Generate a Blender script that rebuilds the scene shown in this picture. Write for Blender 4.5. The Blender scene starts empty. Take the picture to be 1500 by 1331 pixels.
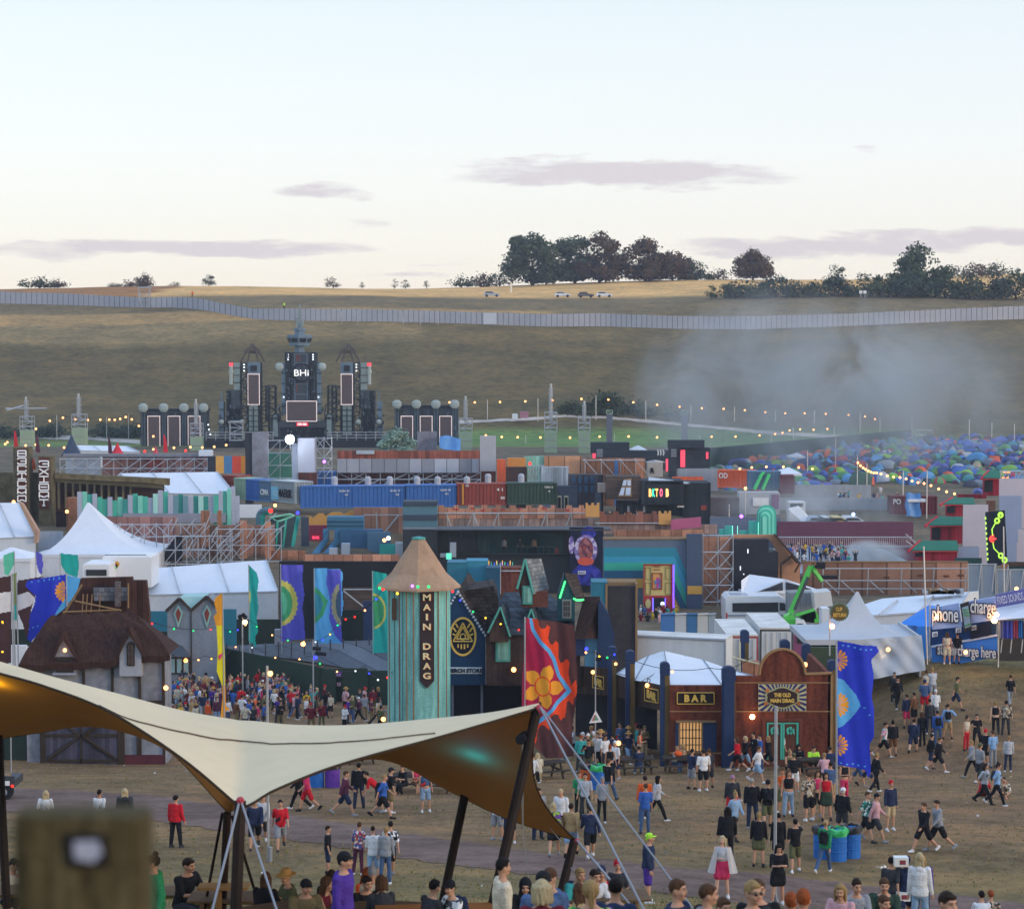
EXPO,SKYS,SUNE,SMOKE,HAZE=.40,1.0,0.9,True,0.0002
import bpy,bmesh,math,random
from mathutils import Vector as Vc,Matrix
r_g,e_n,t_p=range,enumerate,tuple
random.seed(7)
R=math.radians
S=bpy.context.scene
COL=S.collection
F,CU,CV,VH=3000.0,750.0,665.5,520.0
TH=math.atan((CV-VH)/F)
CT,ST=math.cos(TH),math.sin(TH)
def P(u,v,d):
 """point of the photograph's pixel (u, v) at d metres in front of the camera"""
 b=(CV-v)/F
 k=d/(CT+b*ST)
 return Vc(((u-CU)/F*k,d,(-ST+b*CT)*k))
def ss(a,b,x):
 t=min(1,max(0,(x-a)/(b-a)))
 return t*t*(3-2*t)
PROF=[(-60,-1.2),(0,-1.7),(10,-4.6),(22,-7.4),(33,-9.8),(45,-12.4),(57,-15.2),(90,-19.05),(120,-22.5),(140,-24.7),(165,-26),(240,-18.6),(300,-19.0),(385,-17.0),(407,-16.8),(445,-5.5),(480,6.4),(512,13.4),(545,16.5),(605,20.0),(700,20.5),(1200,20)]
def prof(d):
 if d<=PROF[0][0]:return PROF[0][1]
 for(a,za),(b,zb)in zip(PROF,PROF[1:]):
  if d<=b:return za+(zb-za)*(d-a)/(b-a)
 return PROF[-1][1]
def G(x,d):
 w=1.5+0.02*max(0,d)
 z=(prof(d-w)+prof(d)*2+prof(d+w))/4
 z+=4.6*ss(13.5,24,x)*ss(96,116,d)*(1-ss(124,150,d))
 if 190<d<355:
  dg=3.2*ss(-15,-10,x)*ss(191,200,d)*(1-ss(220,230,d))*(1-ss(20,26,x))
  rt=ss(20,27,x)*(ss(196,201,d)*7.2*(1-ss(237,248,d))+ss(237,248,d)*(4.2*(1-ss(248,275,d))+1.7*ss(248,275,d)*(1-ss(285,350,d))))
  z-=dg+rt
 z-=.7*ss(4,12,x)*ss(35,45,d)*(1-ss(60,74,d))
 z+=ss(520,640,d)*0.024*max(0,x+40)
 z-=ss(430,500,d)*0.9*ss(30,110,-x)*(1-ss(505,540,d))
 z+=0.5*math.sin(x*.045+d*.02)*ss(410,450,d)+.08*math.sin(x*.31+1)*math.sin(d*.23)
 return z
def hit(u,v,d0=40.0,d1=640.0):
 """depth at which the view ray of a pixel meets the ground"""
 d=d0
 while d<d1:
  p=P(u,v,d)
  if p.z<=G(p.x,d):return d
  d+=0.25
 return d1
def GP(u,v):
 d=hit(u,v);p=P(u,v,d)
 return Vc((p.x,d,G(p.x,d)))
def GD(u,d):
 x=(u-CU)/F*d
 return Vc((x,d,G(x,d)))
def lin(c):return c/12.92 if c<=.04045 else((c+.055)/1.055)**2.4
def H(h,k=1.0):
 h=h.lstrip('#')
 return t_p(min(.86,lin(int(h[i:i+2],16)/255)*k)for i in(0,2,4))
MATS={}
def nd(nt,t,**kw):
 n=nt.nodes.new(t)
 for k,v in kw.items():
  if k in n.inputs:n.inputs[k].default_value=v
  else:setattr(n,k,v)
 return n
def mth(nt,op,a,b=None,c=None):
 n=nt.nodes.new('ShaderNodeMath');n.operation=op
 for i,x in e_n((a,b,c)):
  if x is None:continue
  if isinstance(x,(int,float)):n.inputs[i].default_value=x
  else:nt.links.new(x,n.inputs[i])
 return n.outputs[0]
def mixc(nt,fac,a,b,mode='MIX'):
 n=nt.nodes.new('ShaderNodeMix');n.data_type='RGBA';n.blend_type=mode
 for i,x in((0,fac),(6,a),(7,b)):
  if isinstance(x,(int,float)):n.inputs[i].default_value=x
  elif isinstance(x,t_p):n.inputs[i].default_value=(*x[:3],1)
  else:nt.links.new(x,n.inputs[i])
 return n.outputs[2]
def M(key,col,rough=.75,var=.22,sc=1.5,kind='',col2=None,met=0,em=0,bump=.15,w=.2,k=1.0):
 if key in MATS:return MATS[key]
 if isinstance(col,str):col=H(col,k)
 if isinstance(col2,str):col2=H(col2,k)
 m=bpy.data.materials.new(key);m.use_nodes=True;nt=m.node_tree
 b=nt.nodes['Principled BSDF'];b.inputs['Roughness'].default_value=rough;b.inputs['Metallic'].default_value=met
 if rough>.52 and not met:b.inputs['Specular IOR Level'].default_value=.14
 m.diffuse_color=(*col,1)
 MATS[key]=m
 if em:
  b.inputs['Base Color'].default_value=(*col,1)
  b.inputs['Emission Color'].default_value=(*col,1);b.inputs['Emission Strength'].default_value=em
  return m
 tc=nd(nt,'ShaderNodeTexCoord');co=tc.outputs['Object']
 mp=nd(nt,'ShaderNodeMapping');nt.links.new(co,mp.inputs[0])
 if kind=='streak':mp.inputs['Scale'].default_value=(3,3,.35)
 if kind=='far':mp.inputs['Scale'].default_value=(.6,1,1.6)
 n1=nd(nt,'ShaderNodeTexNoise',Scale=sc,Detail=6.0,Roughness=.62);nt.links.new(mp.outputs[0],n1 .inputs['Vector'])
 n2=nd(nt,'ShaderNodeTexNoise',Scale=sc*7,Detail=3.0);nt.links.new(co,n2 .inputs['Vector'])
 f=mth(nt,'ADD',mth(nt,'MULTIPLY',n1 .outputs[0],.7),mth(nt,'MULTIPLY',n2 .outputs[0],.3))
 f=mth(nt,'MULTIPLY',mth(nt,'SUBTRACT',f,.3),2.5)
 fc=nd(nt,'ShaderNodeClamp');nt.links.new(f,fc.inputs[0]);f=fc.outputs[0]
 lo=t_p(c*(1-var)for c in(col2 or col));hi=t_p(min(.88,c*(1+var*.8))for c in col)
 c=mixc(nt,f,lo,hi)
 hgt=f
 if kind in('plank','hplank','tile','fold'):
  sp=nd(nt,'ShaderNodeSeparateXYZ');nt.links.new(co,sp.inputs[0])
  s=mth(nt,'ADD',sp.outputs[0],mth(nt,'MULTIPLY',sp.outputs[1],.93))
  if kind=='hplank':s=mth(nt,'ADD',sp.outputs[2],0)
  if kind=='tile':
   row=mth(nt,'MULTIPLY',mth(nt,'ADD',sp.outputs[2],mth(nt,'MULTIPLY',sp.outputs[1],.01)),1/(w*.8))
   rf=mth(nt,'FLOOR',row)
   s=mth(nt,'ADD',s,mth(nt,'MULTIPLY',rf,w*.5))
  q=mth(nt,'MULTIPLY',s,1/w);fl=mth(nt,'FLOOR',q);fr=mth(nt,'FRACT',q)
  wn=nd(nt,'ShaderNodeTexWhiteNoise');wn.noise_dimensions='2D' if kind=='tile' else '1D'
  if kind=='tile':
   cb=nd(nt,'ShaderNodeCombineXYZ');nt.links.new(fl,cb.inputs[0]);nt.links.new(rf,cb.inputs[1])
   nt.links.new(cb.outputs[0],wn.inputs['Vector'])
   fr2=mth(nt,'FRACT',row)
   seam=mth(nt,'MAXIMUM',mth(nt,'LESS_THAN',fr,.08),mth(nt,'LESS_THAN',fr2,.14))
  else:
   nt.links.new(fl,wn.inputs['W']);seam=mth(nt,'LESS_THAN',fr,.07)
  pv=mth(nt,'ADD',mth(nt,'MULTIPLY',wn.outputs[0],.62),.62)
  c=mixc(nt,1.0,c,pv,'MULTIPLY')
  c=mixc(nt,mth(nt,'MULTIPLY',seam,.75),c,t_p(x*.18 for x in col))
  hgt=mth(nt,'SUBTRACT',hgt,seam)
 nt.links.new(c,b.inputs['Base Color'])
 if bump:
  bp=nd(nt,'ShaderNodeBump',Strength=bump,Distance=.03);nt.links.new(hgt,bp.inputs['Height'])
  nt.links.new(bp.outputs[0],b.inputs['Normal'])
 return m
def pat(key,cols,sc=14):
 """printed cloth: voronoi cells of the given colours"""
 if key in MATS:return MATS[key]
 m=bpy.data.materials.new(key);m.use_nodes=True;nt=m.node_tree;b=nt.nodes['Principled BSDF']
 b.inputs['Roughness'].default_value=.85;b.inputs['Specular IOR Level'].default_value=.14
 tc=nd(nt,'ShaderNodeTexCoord');vo=nd(nt,'ShaderNodeTexVoronoi',Scale=float(sc));nt.links.new(tc.outputs['Object'],vo.inputs['Vector'])
 rp=nd(nt,'ShaderNodeValToRGB');rp.color_ramp.interpolation='CONSTANT'
 sp=nd(nt,'ShaderNodeSeparateColor');nt.links.new(vo.outputs['Color'],sp.inputs[0]);nt.links.new(sp.outputs[0],rp.inputs[0])
 e=rp.color_ramp.elements
 for i,c in e_n(cols):
  el=e[i]if i<2 else e.new(.5)
  el.position=i/len(cols);el.color=(*H(c),1)
 nt.links.new(rp.outputs[0],b.inputs['Base Color']);MATS[key]=m
 return m
def glow(key,h,s):return M(key,h,em=s)
class MB:
 def __init__(s):s.v=[];s.f=[];s.m=[];s.mi=0;s.isl=[]
 def mat(s,i):s.mi=i;return s
 def add(s,vs,fs,mi=None):
  o=len(s.v);s.v+=[t_p(p)for p in vs];s.isl.append((o,len(s.f),len(vs),len(fs)))
  for f in fs:s.f.append(t_p(i+o for i in f));s.m.append(s.mi if mi is None else mi)
  return s
 def box(s,x0,y0,z0,x1,y1,z1,mi=None):
  return s.add([(x0,y0,z0),(x1,y0,z0),(x1,y1,z0),(x0,y1,z0),(x0,y0,z1),(x1,y0,z1),(x1,y1,z1),(x0,y1,z1)],[(0,3,2,1),(4,5,6,7),(0,1,5,4),(1,2,6,5),(2,3,7,6),(3,0,4,7)],mi)
 def bp(s,u0,v0,u1,v1,d,dep=.2,mi=None):
  """upright box: front face fills the pixel rectangle at depth d; v1=None reaches the ground"""
  a=P(u0,v0,d);c=P(u1,v1 if v1 is not None else v0+1,d)
  z0=c.z if v1 is not None else min(G(a.x,d),G(c.x,d))-.1
  return s.box(min(a.x,c.x),d,z0,max(a.x,c.x),d+dep,a.z,mi)
 def ext(s,pts,d,dep=.1,mi=None):
  """polygon given in pixels at depth d, extruded away from the camera"""
  w=[P(u,v,d)for u,v in pts]
  return s.p_x(w,Vc((0,dep,0)),mi)
 def p_x(s,w,off,mi=None):
  n=len(w);w2=[p+off for p in w]
  return s.add(w+w2,[t_p(r_g(n)),t_p(r_g(2*n-1,n-1,-1))]+[(i,i+n,(i+1)%n+n,(i+1)%n)for i in r_g(n)],mi)
 def prism(s,pts,z0,z1,mi=None):
  return s.p_x([Vc((x,y,z0))for x,y in pts],Vc((0,0,z1-z0)),mi)
 def t_b(s,p,q,r,n=5,r2=None,mi=None):
  p=Vc(p);q=Vc(q);r2=r if r2 is None else r2;a=(q-p)
  if a.length<1e-6:return s
  a.normalize();t=Vc((0,0,1))if abs(a.z)<.9 else Vc((1,0,0))
  x=a.cross(t).normalized();y=a.cross(x);vs=[]
  for c,rr in((p,r),(q,r2)):
   for i in r_g(n):
    g=2*math.pi*i/n+.4;vs.append(c+x*rr*math.cos(g)+y*rr*math.sin(g))
  return s.add(vs,[(i,(i+1)%n,(i+1)%n+n,i+n)for i in r_g(n)]+[t_p(r_g(n-1,-1,-1)),t_p(r_g(n,2*n))],mi)
 def path(s,pts,r,n=4,mi=None):
  for a,b in zip(pts,pts[1:]):s.t_b(a,b,r,n,mi=mi)
  return s
 def tp(s,u0,v0,u1,v1,d,r,n=5,d2=None,mi=None):return s.t_b(P(u0,v0,d),P(u1,v1,d if d2 is None else d2),r,n,mi=mi)
 def lathe(s,c,prof_,n=12,mi=None,sx=1,sy=1):
  vs=[];fs=[]
  for r,z in prof_:
   for i in r_g(n):
    g=2*math.pi*i/n;vs.append((c[0]+r*sx*math.cos(g),c[1]+r*sy*math.sin(g),c[2]+z))
  for j in r_g(len(prof_)-1):
   for i in r_g(n):
    k=(i+1)%n;fs.append((j*n+i,j*n+k,(j+1)*n+k,(j+1)*n+i))
  fs+=[t_p(r_g(n-1,-1,-1)),t_p(r_g((len(prof_)-1)*n,len(prof_)*n))]
  return s.add(vs,fs,mi)
 def sph(s,c,r,sc=(1,1,1),n=8,mi=None):
  m=max(4,n//2+1)
  pr=[(max(.02,math.sin(math.pi*j/m))*r,-math.cos(math.pi*j/m)*r*sc[2])for j in r_g(m+1)]
  return s.lathe(c,pr,n,mi,sc[0],sc[1])
 def grid(s,fn,nu,nv,mi=None):
  vs=[fn(i/nu,j/nv)for j in r_g(nv+1)for i in r_g(nu+1)]
  fs=[(j*(nu+1)+i,j*(nu+1)+i+1,(j+1)*(nu+1)+i+1,(j+1)*(nu+1)+i)for j in r_g(nv)for i in r_g(nu)]
  return s.add(vs,fs,mi)
 def lat(s,u0,v0,u1,v1,d,dep=2.0,n=3,r=.05,mi=None,xb=True):
  """scaffold: four uprights, n lifts of ledgers, diagonal braces"""
  a=P(u0,v0,d);c=P(u1,v1,d);xs=(a.x,c.x);ys=(d,d+dep)
  for x in xs:
   for y in ys:s.t_b((x,y,c.z),(x,y,a.z),r,4,mi=mi)
  for k in r_g(n+1):
   z=c.z+(a.z-c.z)*k/n
   for y in ys:s.t_b((xs[0],y,z),(xs[1],y,z),r*.85,4,mi=mi)
   for x in xs:s.t_b((x,ys[0],z),(x,ys[1],z),r*.85,4,mi=mi)
   if xb and k<n:
    z2=c.z+(a.z-c.z)*(k+1)/n
    p,q=(xs[0],xs[1])if k%2 else(xs[1],xs[0])
    s.t_b((p,ys[0],z),(q,ys[0],z2),r*.8,4,mi=mi)
  return s
ORG={}
def origin(mb):
 xs=[p[0]for p in mb.v];ys=[p[1]for p in mb.v];zs=[p[2]for p in mb.v]
 return Vc(((min(xs)+max(xs))/2,(min(ys)+max(ys))/2,min(zs)))
def tag(o,label=None,cat=None,group=None,kind=None):
 if label:o['label']=label
 if cat:o['category']=cat
 if group:o['group']=group
 if kind:o['kind']=kind
 return o
def mesh(name,mb,mats,org,smooth=False):
 me=bpy.data.meshes.new(name);me.from_pydata([(p[0]-org[0],p[1]-org[1],p[2]-org[2])for p in mb.v],[],mb.f)
 for m in(mats if isinstance(mats,(list,t_p))else[mats]):me.materials.append(m)
 me.polygons.foreach_set('material_index',mb.m)
 if smooth:me.polygons.foreach_set('use_smooth',[True]*len(mb.f))
 me.update();return me
SPLIT=set('post side_column red_tube dish brace prop leg pane shutter wheels window arm strut guy_strap thin_rope lock_bar ramp column column_band chimney_band painted_flower dark_panel small_plaque plinth timber_beam door_brace door_post glazing_bar fin step lit_edge white_light red_panel white_arrow foot loudspeaker lamp_arm lamp painted_rose tail_light support steel_rod pole blue_tube rail_moulding header_board groove dark_band white_stripe slat bargeboard truss_leg red_mark app_icons stay painted_figure plaque'.split())
def ob(name,mb,mats,par=None,org=None,smooth=False):
 """link the builder's shapes as ONE mesh object"""
 if par is not None and name in SPLIT and 1<len(mb.isl)<=40:
  for(o,f,nv,nf)in mb.isl:
   b=MB();b.add(mb.v[o:o+nv],[t_p(i-o for i in t)for t in mb.f[f:f+nf]]);b.m=mb.m[f:f+nf];r=ob(name,b,mats,par,None,smooth)
  return r
 if par is not None:org=ORG[par.name]
 elif org is None:org=origin(mb)
 o=bpy.data.objects.new(name,mesh(name,mb,mats,org,smooth));COL.objects.link(o)
 if par is not None:o.parent=par
 else:o.location=org
 ORG[o.name]=Vc(org)
 return o
def t_n(name,label,cat,loc,group=None):
 o=bpy.data.objects.new(name,None);COL.objects.link(o);o.location=loc;o.empty_display_size=.3
 ORG[o.name]=Vc(loc)
 return tag(o,label,cat,group)
def one(name,mb,mats,label,cat,group=None,smooth=False,kind=None):
 return tag(ob(name,mb,mats,smooth=smooth),label,cat,group,kind)
def dup(o,par=None):
 c=o.copy();COL.objects.link(c)
 if par is not None:c.parent=par
 for ch in list(o.children):dup(ch,c)
 ORG[c.name]=Vc(c.location)
 return c
def put(o,loc,rz=0,sc=1,label=None,group=None):
 o.location=loc;o.rotation_euler=(0,0,rz);o.scale=(sc,sc,sc)if isinstance(sc,(int,float))else sc
 if label:o['label']=label
 if group:o['group']=group
 return o
DG=None
def evald(o):
 """mesh of an object after its modifiers"""
 dg=bpy.context.evaluated_depsgraph_get();dg.update()
 return bpy.data.meshes.new_from_object(o.evaluated_get(dg))
def text(name,body,mat,c,h,par=None,rot=(R(90),0,0),ext=.02,wid=None,sp=1.0,italic=0,bold=.0,vert=False):
 """lettering as mesh; c is the centre of the words (world), h the capital height"""
 cu=bpy.data.curves.new(name,'FONT');cu.body='\n'.join(body)if vert else body;cu.size=1;cu.align_x='CENTER';cu.align_y='CENTER'
 cu.extrude=.02;cu.offset=bold;cu.space_character=sp;cu.shear=italic;cu.resolution_u=3
 if vert:cu.space_line=.82
 t=bpy.data.objects.new(name+'_tmp',cu);COL.objects.link(t)
 me=evald(t);bpy.data.objects.remove(t);bpy.data.curves.remove(cu)
 me.name=name
 xs=[v.co.x for v in me.vertices];ys=[v.co.y for v in me.vertices]
 cx,cy=(min(xs)+max(xs))/2,(min(ys)+max(ys))/2
 hh=max(ys)-min(ys);ww=max(xs)-min(xs)
 sy=h/hh;sx=(wid/ww)if wid else sy
 rm=Matrix.Rotation(rot[2],4,'Z')@Matrix.Rotation(rot[1],4,'Y')@Matrix.Rotation(rot[0],4,'X')
 o0=ORG[par.name]if par is not None else Vc(c)
 for v in me.vertices:
  q=Vc(((v.co.x-cx)*sx,(v.co.y-cy)*sy,v.co.z*ext/.02))
  v.co=rm@q+Vc(c)-o0
 me.materials.clear();me.materials.append(mat)
 o=bpy.data.objects.new(name,me);COL.objects.link(o)
 if par is not None:o.parent=par
 else:o.location=o0
 ORG[o.name]=o0
 return o
WH=M('white_canvas',(.66,.69,.75),.6,.07,.6)
STEEL=M('galvanised_tube',(.42,.44,.47),.45,.2,3,met=.5)
DARKST=M('dark_steel',(.06,.065,.075),.6,.3,2)
BLK=M('black_cloth',(.018,.019,.024),.8,.3,1)
CHAR=M('charcoal_panel',(.035,.04,.052),.75,.3,.7)
GREYP=M('grey_hoarding',(.30,.33,.38),.6,.15,.8)
PLY=M('plywood','#b98468',.8,.28,.8,col2='#96664f',kind='plank',w=1.2,k=1.0)
OLDPLY=M('weathered_ply','#a58a80',.85,.25,.8,kind='plank',w=.6)
RUSTW=M('rust_stained_board','#7a4434',.75,.5,.8,col2='#3c2420',kind='streak',k=.9)
DKWOOD=M('dark_timber','#4a3a30',.8,.3,2,kind='streak')
NAVY=M('navy_paint','#2a3a5c',.6,.2,1,k=1.0)
GOLD=M('gold_paint','#c9a64e',.5,.15,3,k=1.2)
TIMB=M('timber_post','#8a6f50',.8,.25,2,kind='streak')
GALV=M('grey_steel_sheet',(.28,.31,.36),.5,.2,.5,kind='streak')
WARM=glow('warm_bulb','#ff9a58',5);HOT=glow('white_flood_lamp','#e8f0ff',60)
REDL=glow('red_lamp','#ff2820',2.5);GRNL=glow('green_lamp','#20e070',1.6);BLUL=glow('blue_lamp','#3038ff',3);YELL=glow('yellow_lamp','#ffb830',2.4);PURL=glow('purple_lamp','#a050ff',6)
COLD=glow('cold_bulb','#dfe8ff',1.1)
cam=bpy.data.objects.new('camera',bpy.data.cameras.new('camera'));COL.objects.link(cam)
cam.rotation_euler=(R(90)-TH,0,0);cd=cam.data;cd.sensor_width=36;cd.lens=72;cd.clip_end=4000;cd.clip_start=.1
cd.dof.use_dof=True;cd.dof.focus_distance=95;cd.dof.aperture_fstop=3.2
S.camera=cam
S.view_settings.view_transform='Standard';S.view_settings.look='None';S.view_settings.exposure=EXPO;S.view_settings.gamma=1
S.cycles.use_denoising=True;S.cycles.max_bounces=6;S.cycles.volume_bounces=0;S.cycles.transparent_max_bounces=12
S.cycles.caustics_reflective=False;S.cycles.caustics_refractive=False
SUN_EL,SUN_AZ=9.0,118.0
W=bpy.data.worlds.new('World');S.world=W;W.use_nodes=True;nt=W.node_tree;bg=nt.nodes['Background']
sky=nd(nt,'ShaderNodeTexSky');sky.sky_type='NISHITA';sky.sun_disc=False;sky.sun_elevation=R(SUN_EL);sky.sun_rotation=R(SUN_AZ);sky.dust_density=1.5
geo=nd(nt,'ShaderNodeTexCoord');sp=nd(nt,'ShaderNodeSeparateXYZ');nt.links.new(geo.outputs['Generated'],sp.inputs[0])
X_,Y_,Z_=sp.outputs
rp=nd(nt,'ShaderNodeValToRGB');nt.links.new(Z_,rp.inputs[0]);e=rp.color_ramp.elements
SK=[(0.0,(.70,.625,.56)),(.025,(.725,.66,.60)),(.06,(.725,.695,.665)),(.10,(.69,.695,.705)),(.15,(.63,.67,.70)),(.2,(.565,.63,.68)),(.4,(.56,.71,.94)),(1.0,(.54,.72,1.04))]
for i,(p_,c_)in e_n(SK):
 el=e[i]if i<2 else e.new(p_)
 el.position=p_;el.color=(*c_,1)
nis=mixc(nt,1.0,sky.outputs[0],(.55,.55,.55),'MULTIPLY')
base=mixc(nt,.08,rp.outputs[0],nis)
el_=mth(nt,'DIVIDE',Z_,mth(nt,'MAXIMUM',Y_,.05));az_=mth(nt,'DIVIDE',X_,mth(nt,'MAXIMUM',Y_,.05))
cb=nd(nt,'ShaderNodeCombineXYZ');nt.links.new(mth(nt,'MULTIPLY',az_,26),cb.inputs[0]);nt.links.new(mth(nt,'MULTIPLY',el_,130),cb.inputs[1])
nz=nd(nt,'ShaderNodeTexNoise',Scale=1.0,Detail=8.0,Roughness=.62);nt.links.new(cb.outputs[0],nz.inputs['Vector'])
nw=nd(nt,'ShaderNodeTexNoise',Scale=.42,Detail=7.0,Roughness=.6);nt.links.new(cb.outputs[0],nw.inputs['Vector'])
tot=None
for(cu_,cv_,hw,hh,amp)in[(470,285,85,14,.8),(905,256,300,26,1.0),(850,248,80,14,.5),(270,363,330,15,.95),(60,372,110,14,.5),(1210,360,260,24,1.0),(1460,352,130,15,1.0),(535,330,40,9,.5),(1265,219,28,8,.5),(700,388,110,10,.35),(590,404,80,6,.6)]:
 a0=(cu_-CU)/F;b0=(VH-cv_)/F
 dx=mth(nt,'MULTIPLY',mth(nt,'SUBTRACT',az_,a0),F/hw);dy=mth(nt,'ADD',mth(nt,'MULTIPLY',mth(nt,'SUBTRACT',el_,b0),F/hh),mth(nt,'MULTIPLY',mth(nt,'SUBTRACT',nw.outputs[0],.5),3.2))
 r2=mth(nt,'ADD',mth(nt,'MULTIPLY',dx,dx),mth(nt,'MULTIPLY',dy,dy))
 g=mth(nt,'MULTIPLY',mth(nt,'MAXIMUM',mth(nt,'SUBTRACT',1.0,r2),0),amp)
 tot=g if tot is None else mth(nt,'MAXIMUM',tot,g)
cm=mth(nt,'MULTIPLY',mth(nt,'ADD',mth(nt,'MULTIPLY',tot,1.1),mth(nt,'MULTIPLY',mth(nt,'SUBTRACT',nz.outputs[0],.60),2.2)),1.7)
cc=nd(nt,'ShaderNodeClamp');nt.links.new(cm,cc.inputs[0])
cm=mth(nt,'MULTIPLY',mth(nt,'MULTIPLY',cc.outputs[0],mth(nt,'GREATER_THAN',tot,.0)),.8)
nt.links.new(mixc(nt,cm,base,(.54,.49,.52)),bg.inputs[0]);bg.inputs[1].default_value=SKYS
sl=bpy.data.lights.new('sun','SUN');sl.energy=SUNE;sl.angle=R(10);sl.color=(1,.78,.58)
so=bpy.data.objects.new('sun',sl);COL.objects.link(so)
sd=Vc((math.sin(R(SUN_AZ))*math.cos(R(SUN_EL)),math.cos(R(SUN_AZ))*math.cos(R(SUN_EL)),math.sin(R(SUN_EL))))
so.rotation_euler=sd.to_track_quat('Z','Y').to_euler()
ds=[-60,-40,-20,-8];d=0.0
while d<1150:ds.append(d);d+=1.2 if d<60 else(1.6 if d<170 else(2.6 if d<620 else 40))
NX=150
gv,gf,gc=[],[],[]
rnd=random.Random(3)
def gcol(x,d):
 dry=H('#7a6049',1.07);green=H('#63623c',1.04)
 near=ss(78,52,d)
 n=.5+.5*math.sin(x*.21+2*math.sin(d*.11))*math.sin(d*.17+x*.06)
 g=.55*near+.25*n*(1-near)+.6*ss(17,24,x)*ss(104,114,d)
 c=[a+(b-a)*min(1,g)for a,b in zip(dry,green)]
 if d>150:
  t=ss(150,175,d);town=H('#6a6050');c=[a+(b-a)*t for a,b in zip(c,town)]
 if d>375:
  hill=H('#595137',.98);h2=H('#69593d',1.02)
  n2=.5+.3*math.sin(x*.05+d*.09)*math.sin(d*.13-x*.021)+.2*math.sin(d*.42+2.2*math.sin(x*.03))*math.sin(x*.017+1)
  hc=[a+(b-a)*n2*.8 for a,b in zip(hill,h2)]
  t=ss(380,415,d)if not(-12<x<82)else ss(408,416,d)
  gr=H('#607a46',1.05);c=gr if d>383 else c
  c=[a+(b-a)*t for a,b in zip(c,hc)]
  if d>466:
   b_=ss(466,476,d)*(.5 if x<-20 else.15);c=[a+(b-a)*b_ for a,b in zip(c,H('#96805a',1.1))]
  if d>486:
   t=ss(486,492,d);c=[a+(b-a)*t for a,b in zip(c,H('#6f6045',1.1))]
  if 488<d<502 and x<10:c=[a+(b-a)*.6 for a,b in zip(c,H('#b08d5c'))]
  if d>524:
   t=ss(524,536,d);fld=H('#c49a62',1.15)if x>-95 else H('#8d6238',1.2);c=[a+(b-a)*t for a,b in zip(c,fld)]
 return c
for d in ds:
 for i in r_g(NX+1):
  t=(i/NX-.5)*1.1
  x=t*(max(d,0)+45)
  gv.append((x,d,G(x,d)));gc.append(gcol(x,d))
for j in r_g(len(ds)-1):
 for i in r_g(NX):
  a=j*(NX+1)+i;gf.append((a,a+1,a+NX+2,a+NX+1))
gm=bpy.data.meshes.new('ground');gm.from_pydata(gv,[],gf);gm.update()
at=gm.color_attributes.new('Col','FLOAT_COLOR','POINT')
for i,c in e_n(gc):at.data[i].color=(*c,1)
gm.polygons.foreach_set('use_smooth',[True]*len(gf))
def ground_mat(name,attr=True,col=None,spread=.42):
 m=bpy.data.materials.new(name);m.use_nodes=True;nt=m.node_tree;b=nt.nodes['Principled BSDF'];b.inputs['Roughness'].default_value=.95
 b.inputs['Specular IOR Level'].default_value=.1
 tc=nd(nt,'ShaderNodeTexCoord');fs=[]
 for sc,st_ in((.035,(1,1,1)),(.16,(.55,1,1)),(.9,(.6,1,1)),(4.0,(1,.7,1))):
  mp=nd(nt,'ShaderNodeMapping');mp.inputs['Scale'].default_value=st_;nt.links.new(tc.outputs['Object'],mp.inputs[0])
  n=nd(nt,'ShaderNodeTexNoise',Scale=sc,Detail=7.0,Roughness=.68);nt.links.new(mp.outputs[0],n.inputs['Vector']);fs.append(n.outputs[0])
 f=mth(nt,'ADD',mth(nt,'ADD',mth(nt,'MULTIPLY',fs[0],.16),mth(nt,'MULTIPLY',fs[1],.27)),mth(nt,'ADD',mth(nt,'MULTIPLY',fs[2],.35),mth(nt,'MULTIPLY',fs[3],.22)))
 k=mth(nt,'ADD',mth(nt,'MULTIPLY',mth(nt,'SUBTRACT',f,.5),5.2),1.0)
 kc=nd(nt,'ShaderNodeClamp');kc.inputs[1].default_value=1-spread;kc.inputs[2].default_value=1+spread*1.1;nt.links.new(k,kc.inputs[0])
 if attr:
  a=nd(nt,'ShaderNodeVertexColor');a.layer_name='Col';c=a.outputs[0]
  c=mixc(nt,mth(nt,'MULTIPLY',mth(nt,'GREATER_THAN',mth(nt,'ADD',mth(nt,'MULTIPLY',fs[1],.5),mth(nt,'MULTIPLY',fs[2],.5)),.53),.35),c,mixc(nt,1.0,c,(1.25,.98,.68),'MULTIPLY'))
 else:c=mixc(nt,0.0,col,col)
 c=mixc(nt,1.0,c,kc.outputs[0],'MULTIPLY')
 nt.links.new(c,b.inputs['Base Color'])
 bp=nd(nt,'ShaderNodeBump',Strength=.6,Distance=.25);nt.links.new(f,bp.inputs['Height']);nt.links.new(bp.outputs[0],b.inputs['Normal'])
 return m
gm.materials.append(ground_mat('dry_grass_ground'))
go=bpy.data.objects.new('ground',gm);COL.objects.link(go);go['kind']='structure'
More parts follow.
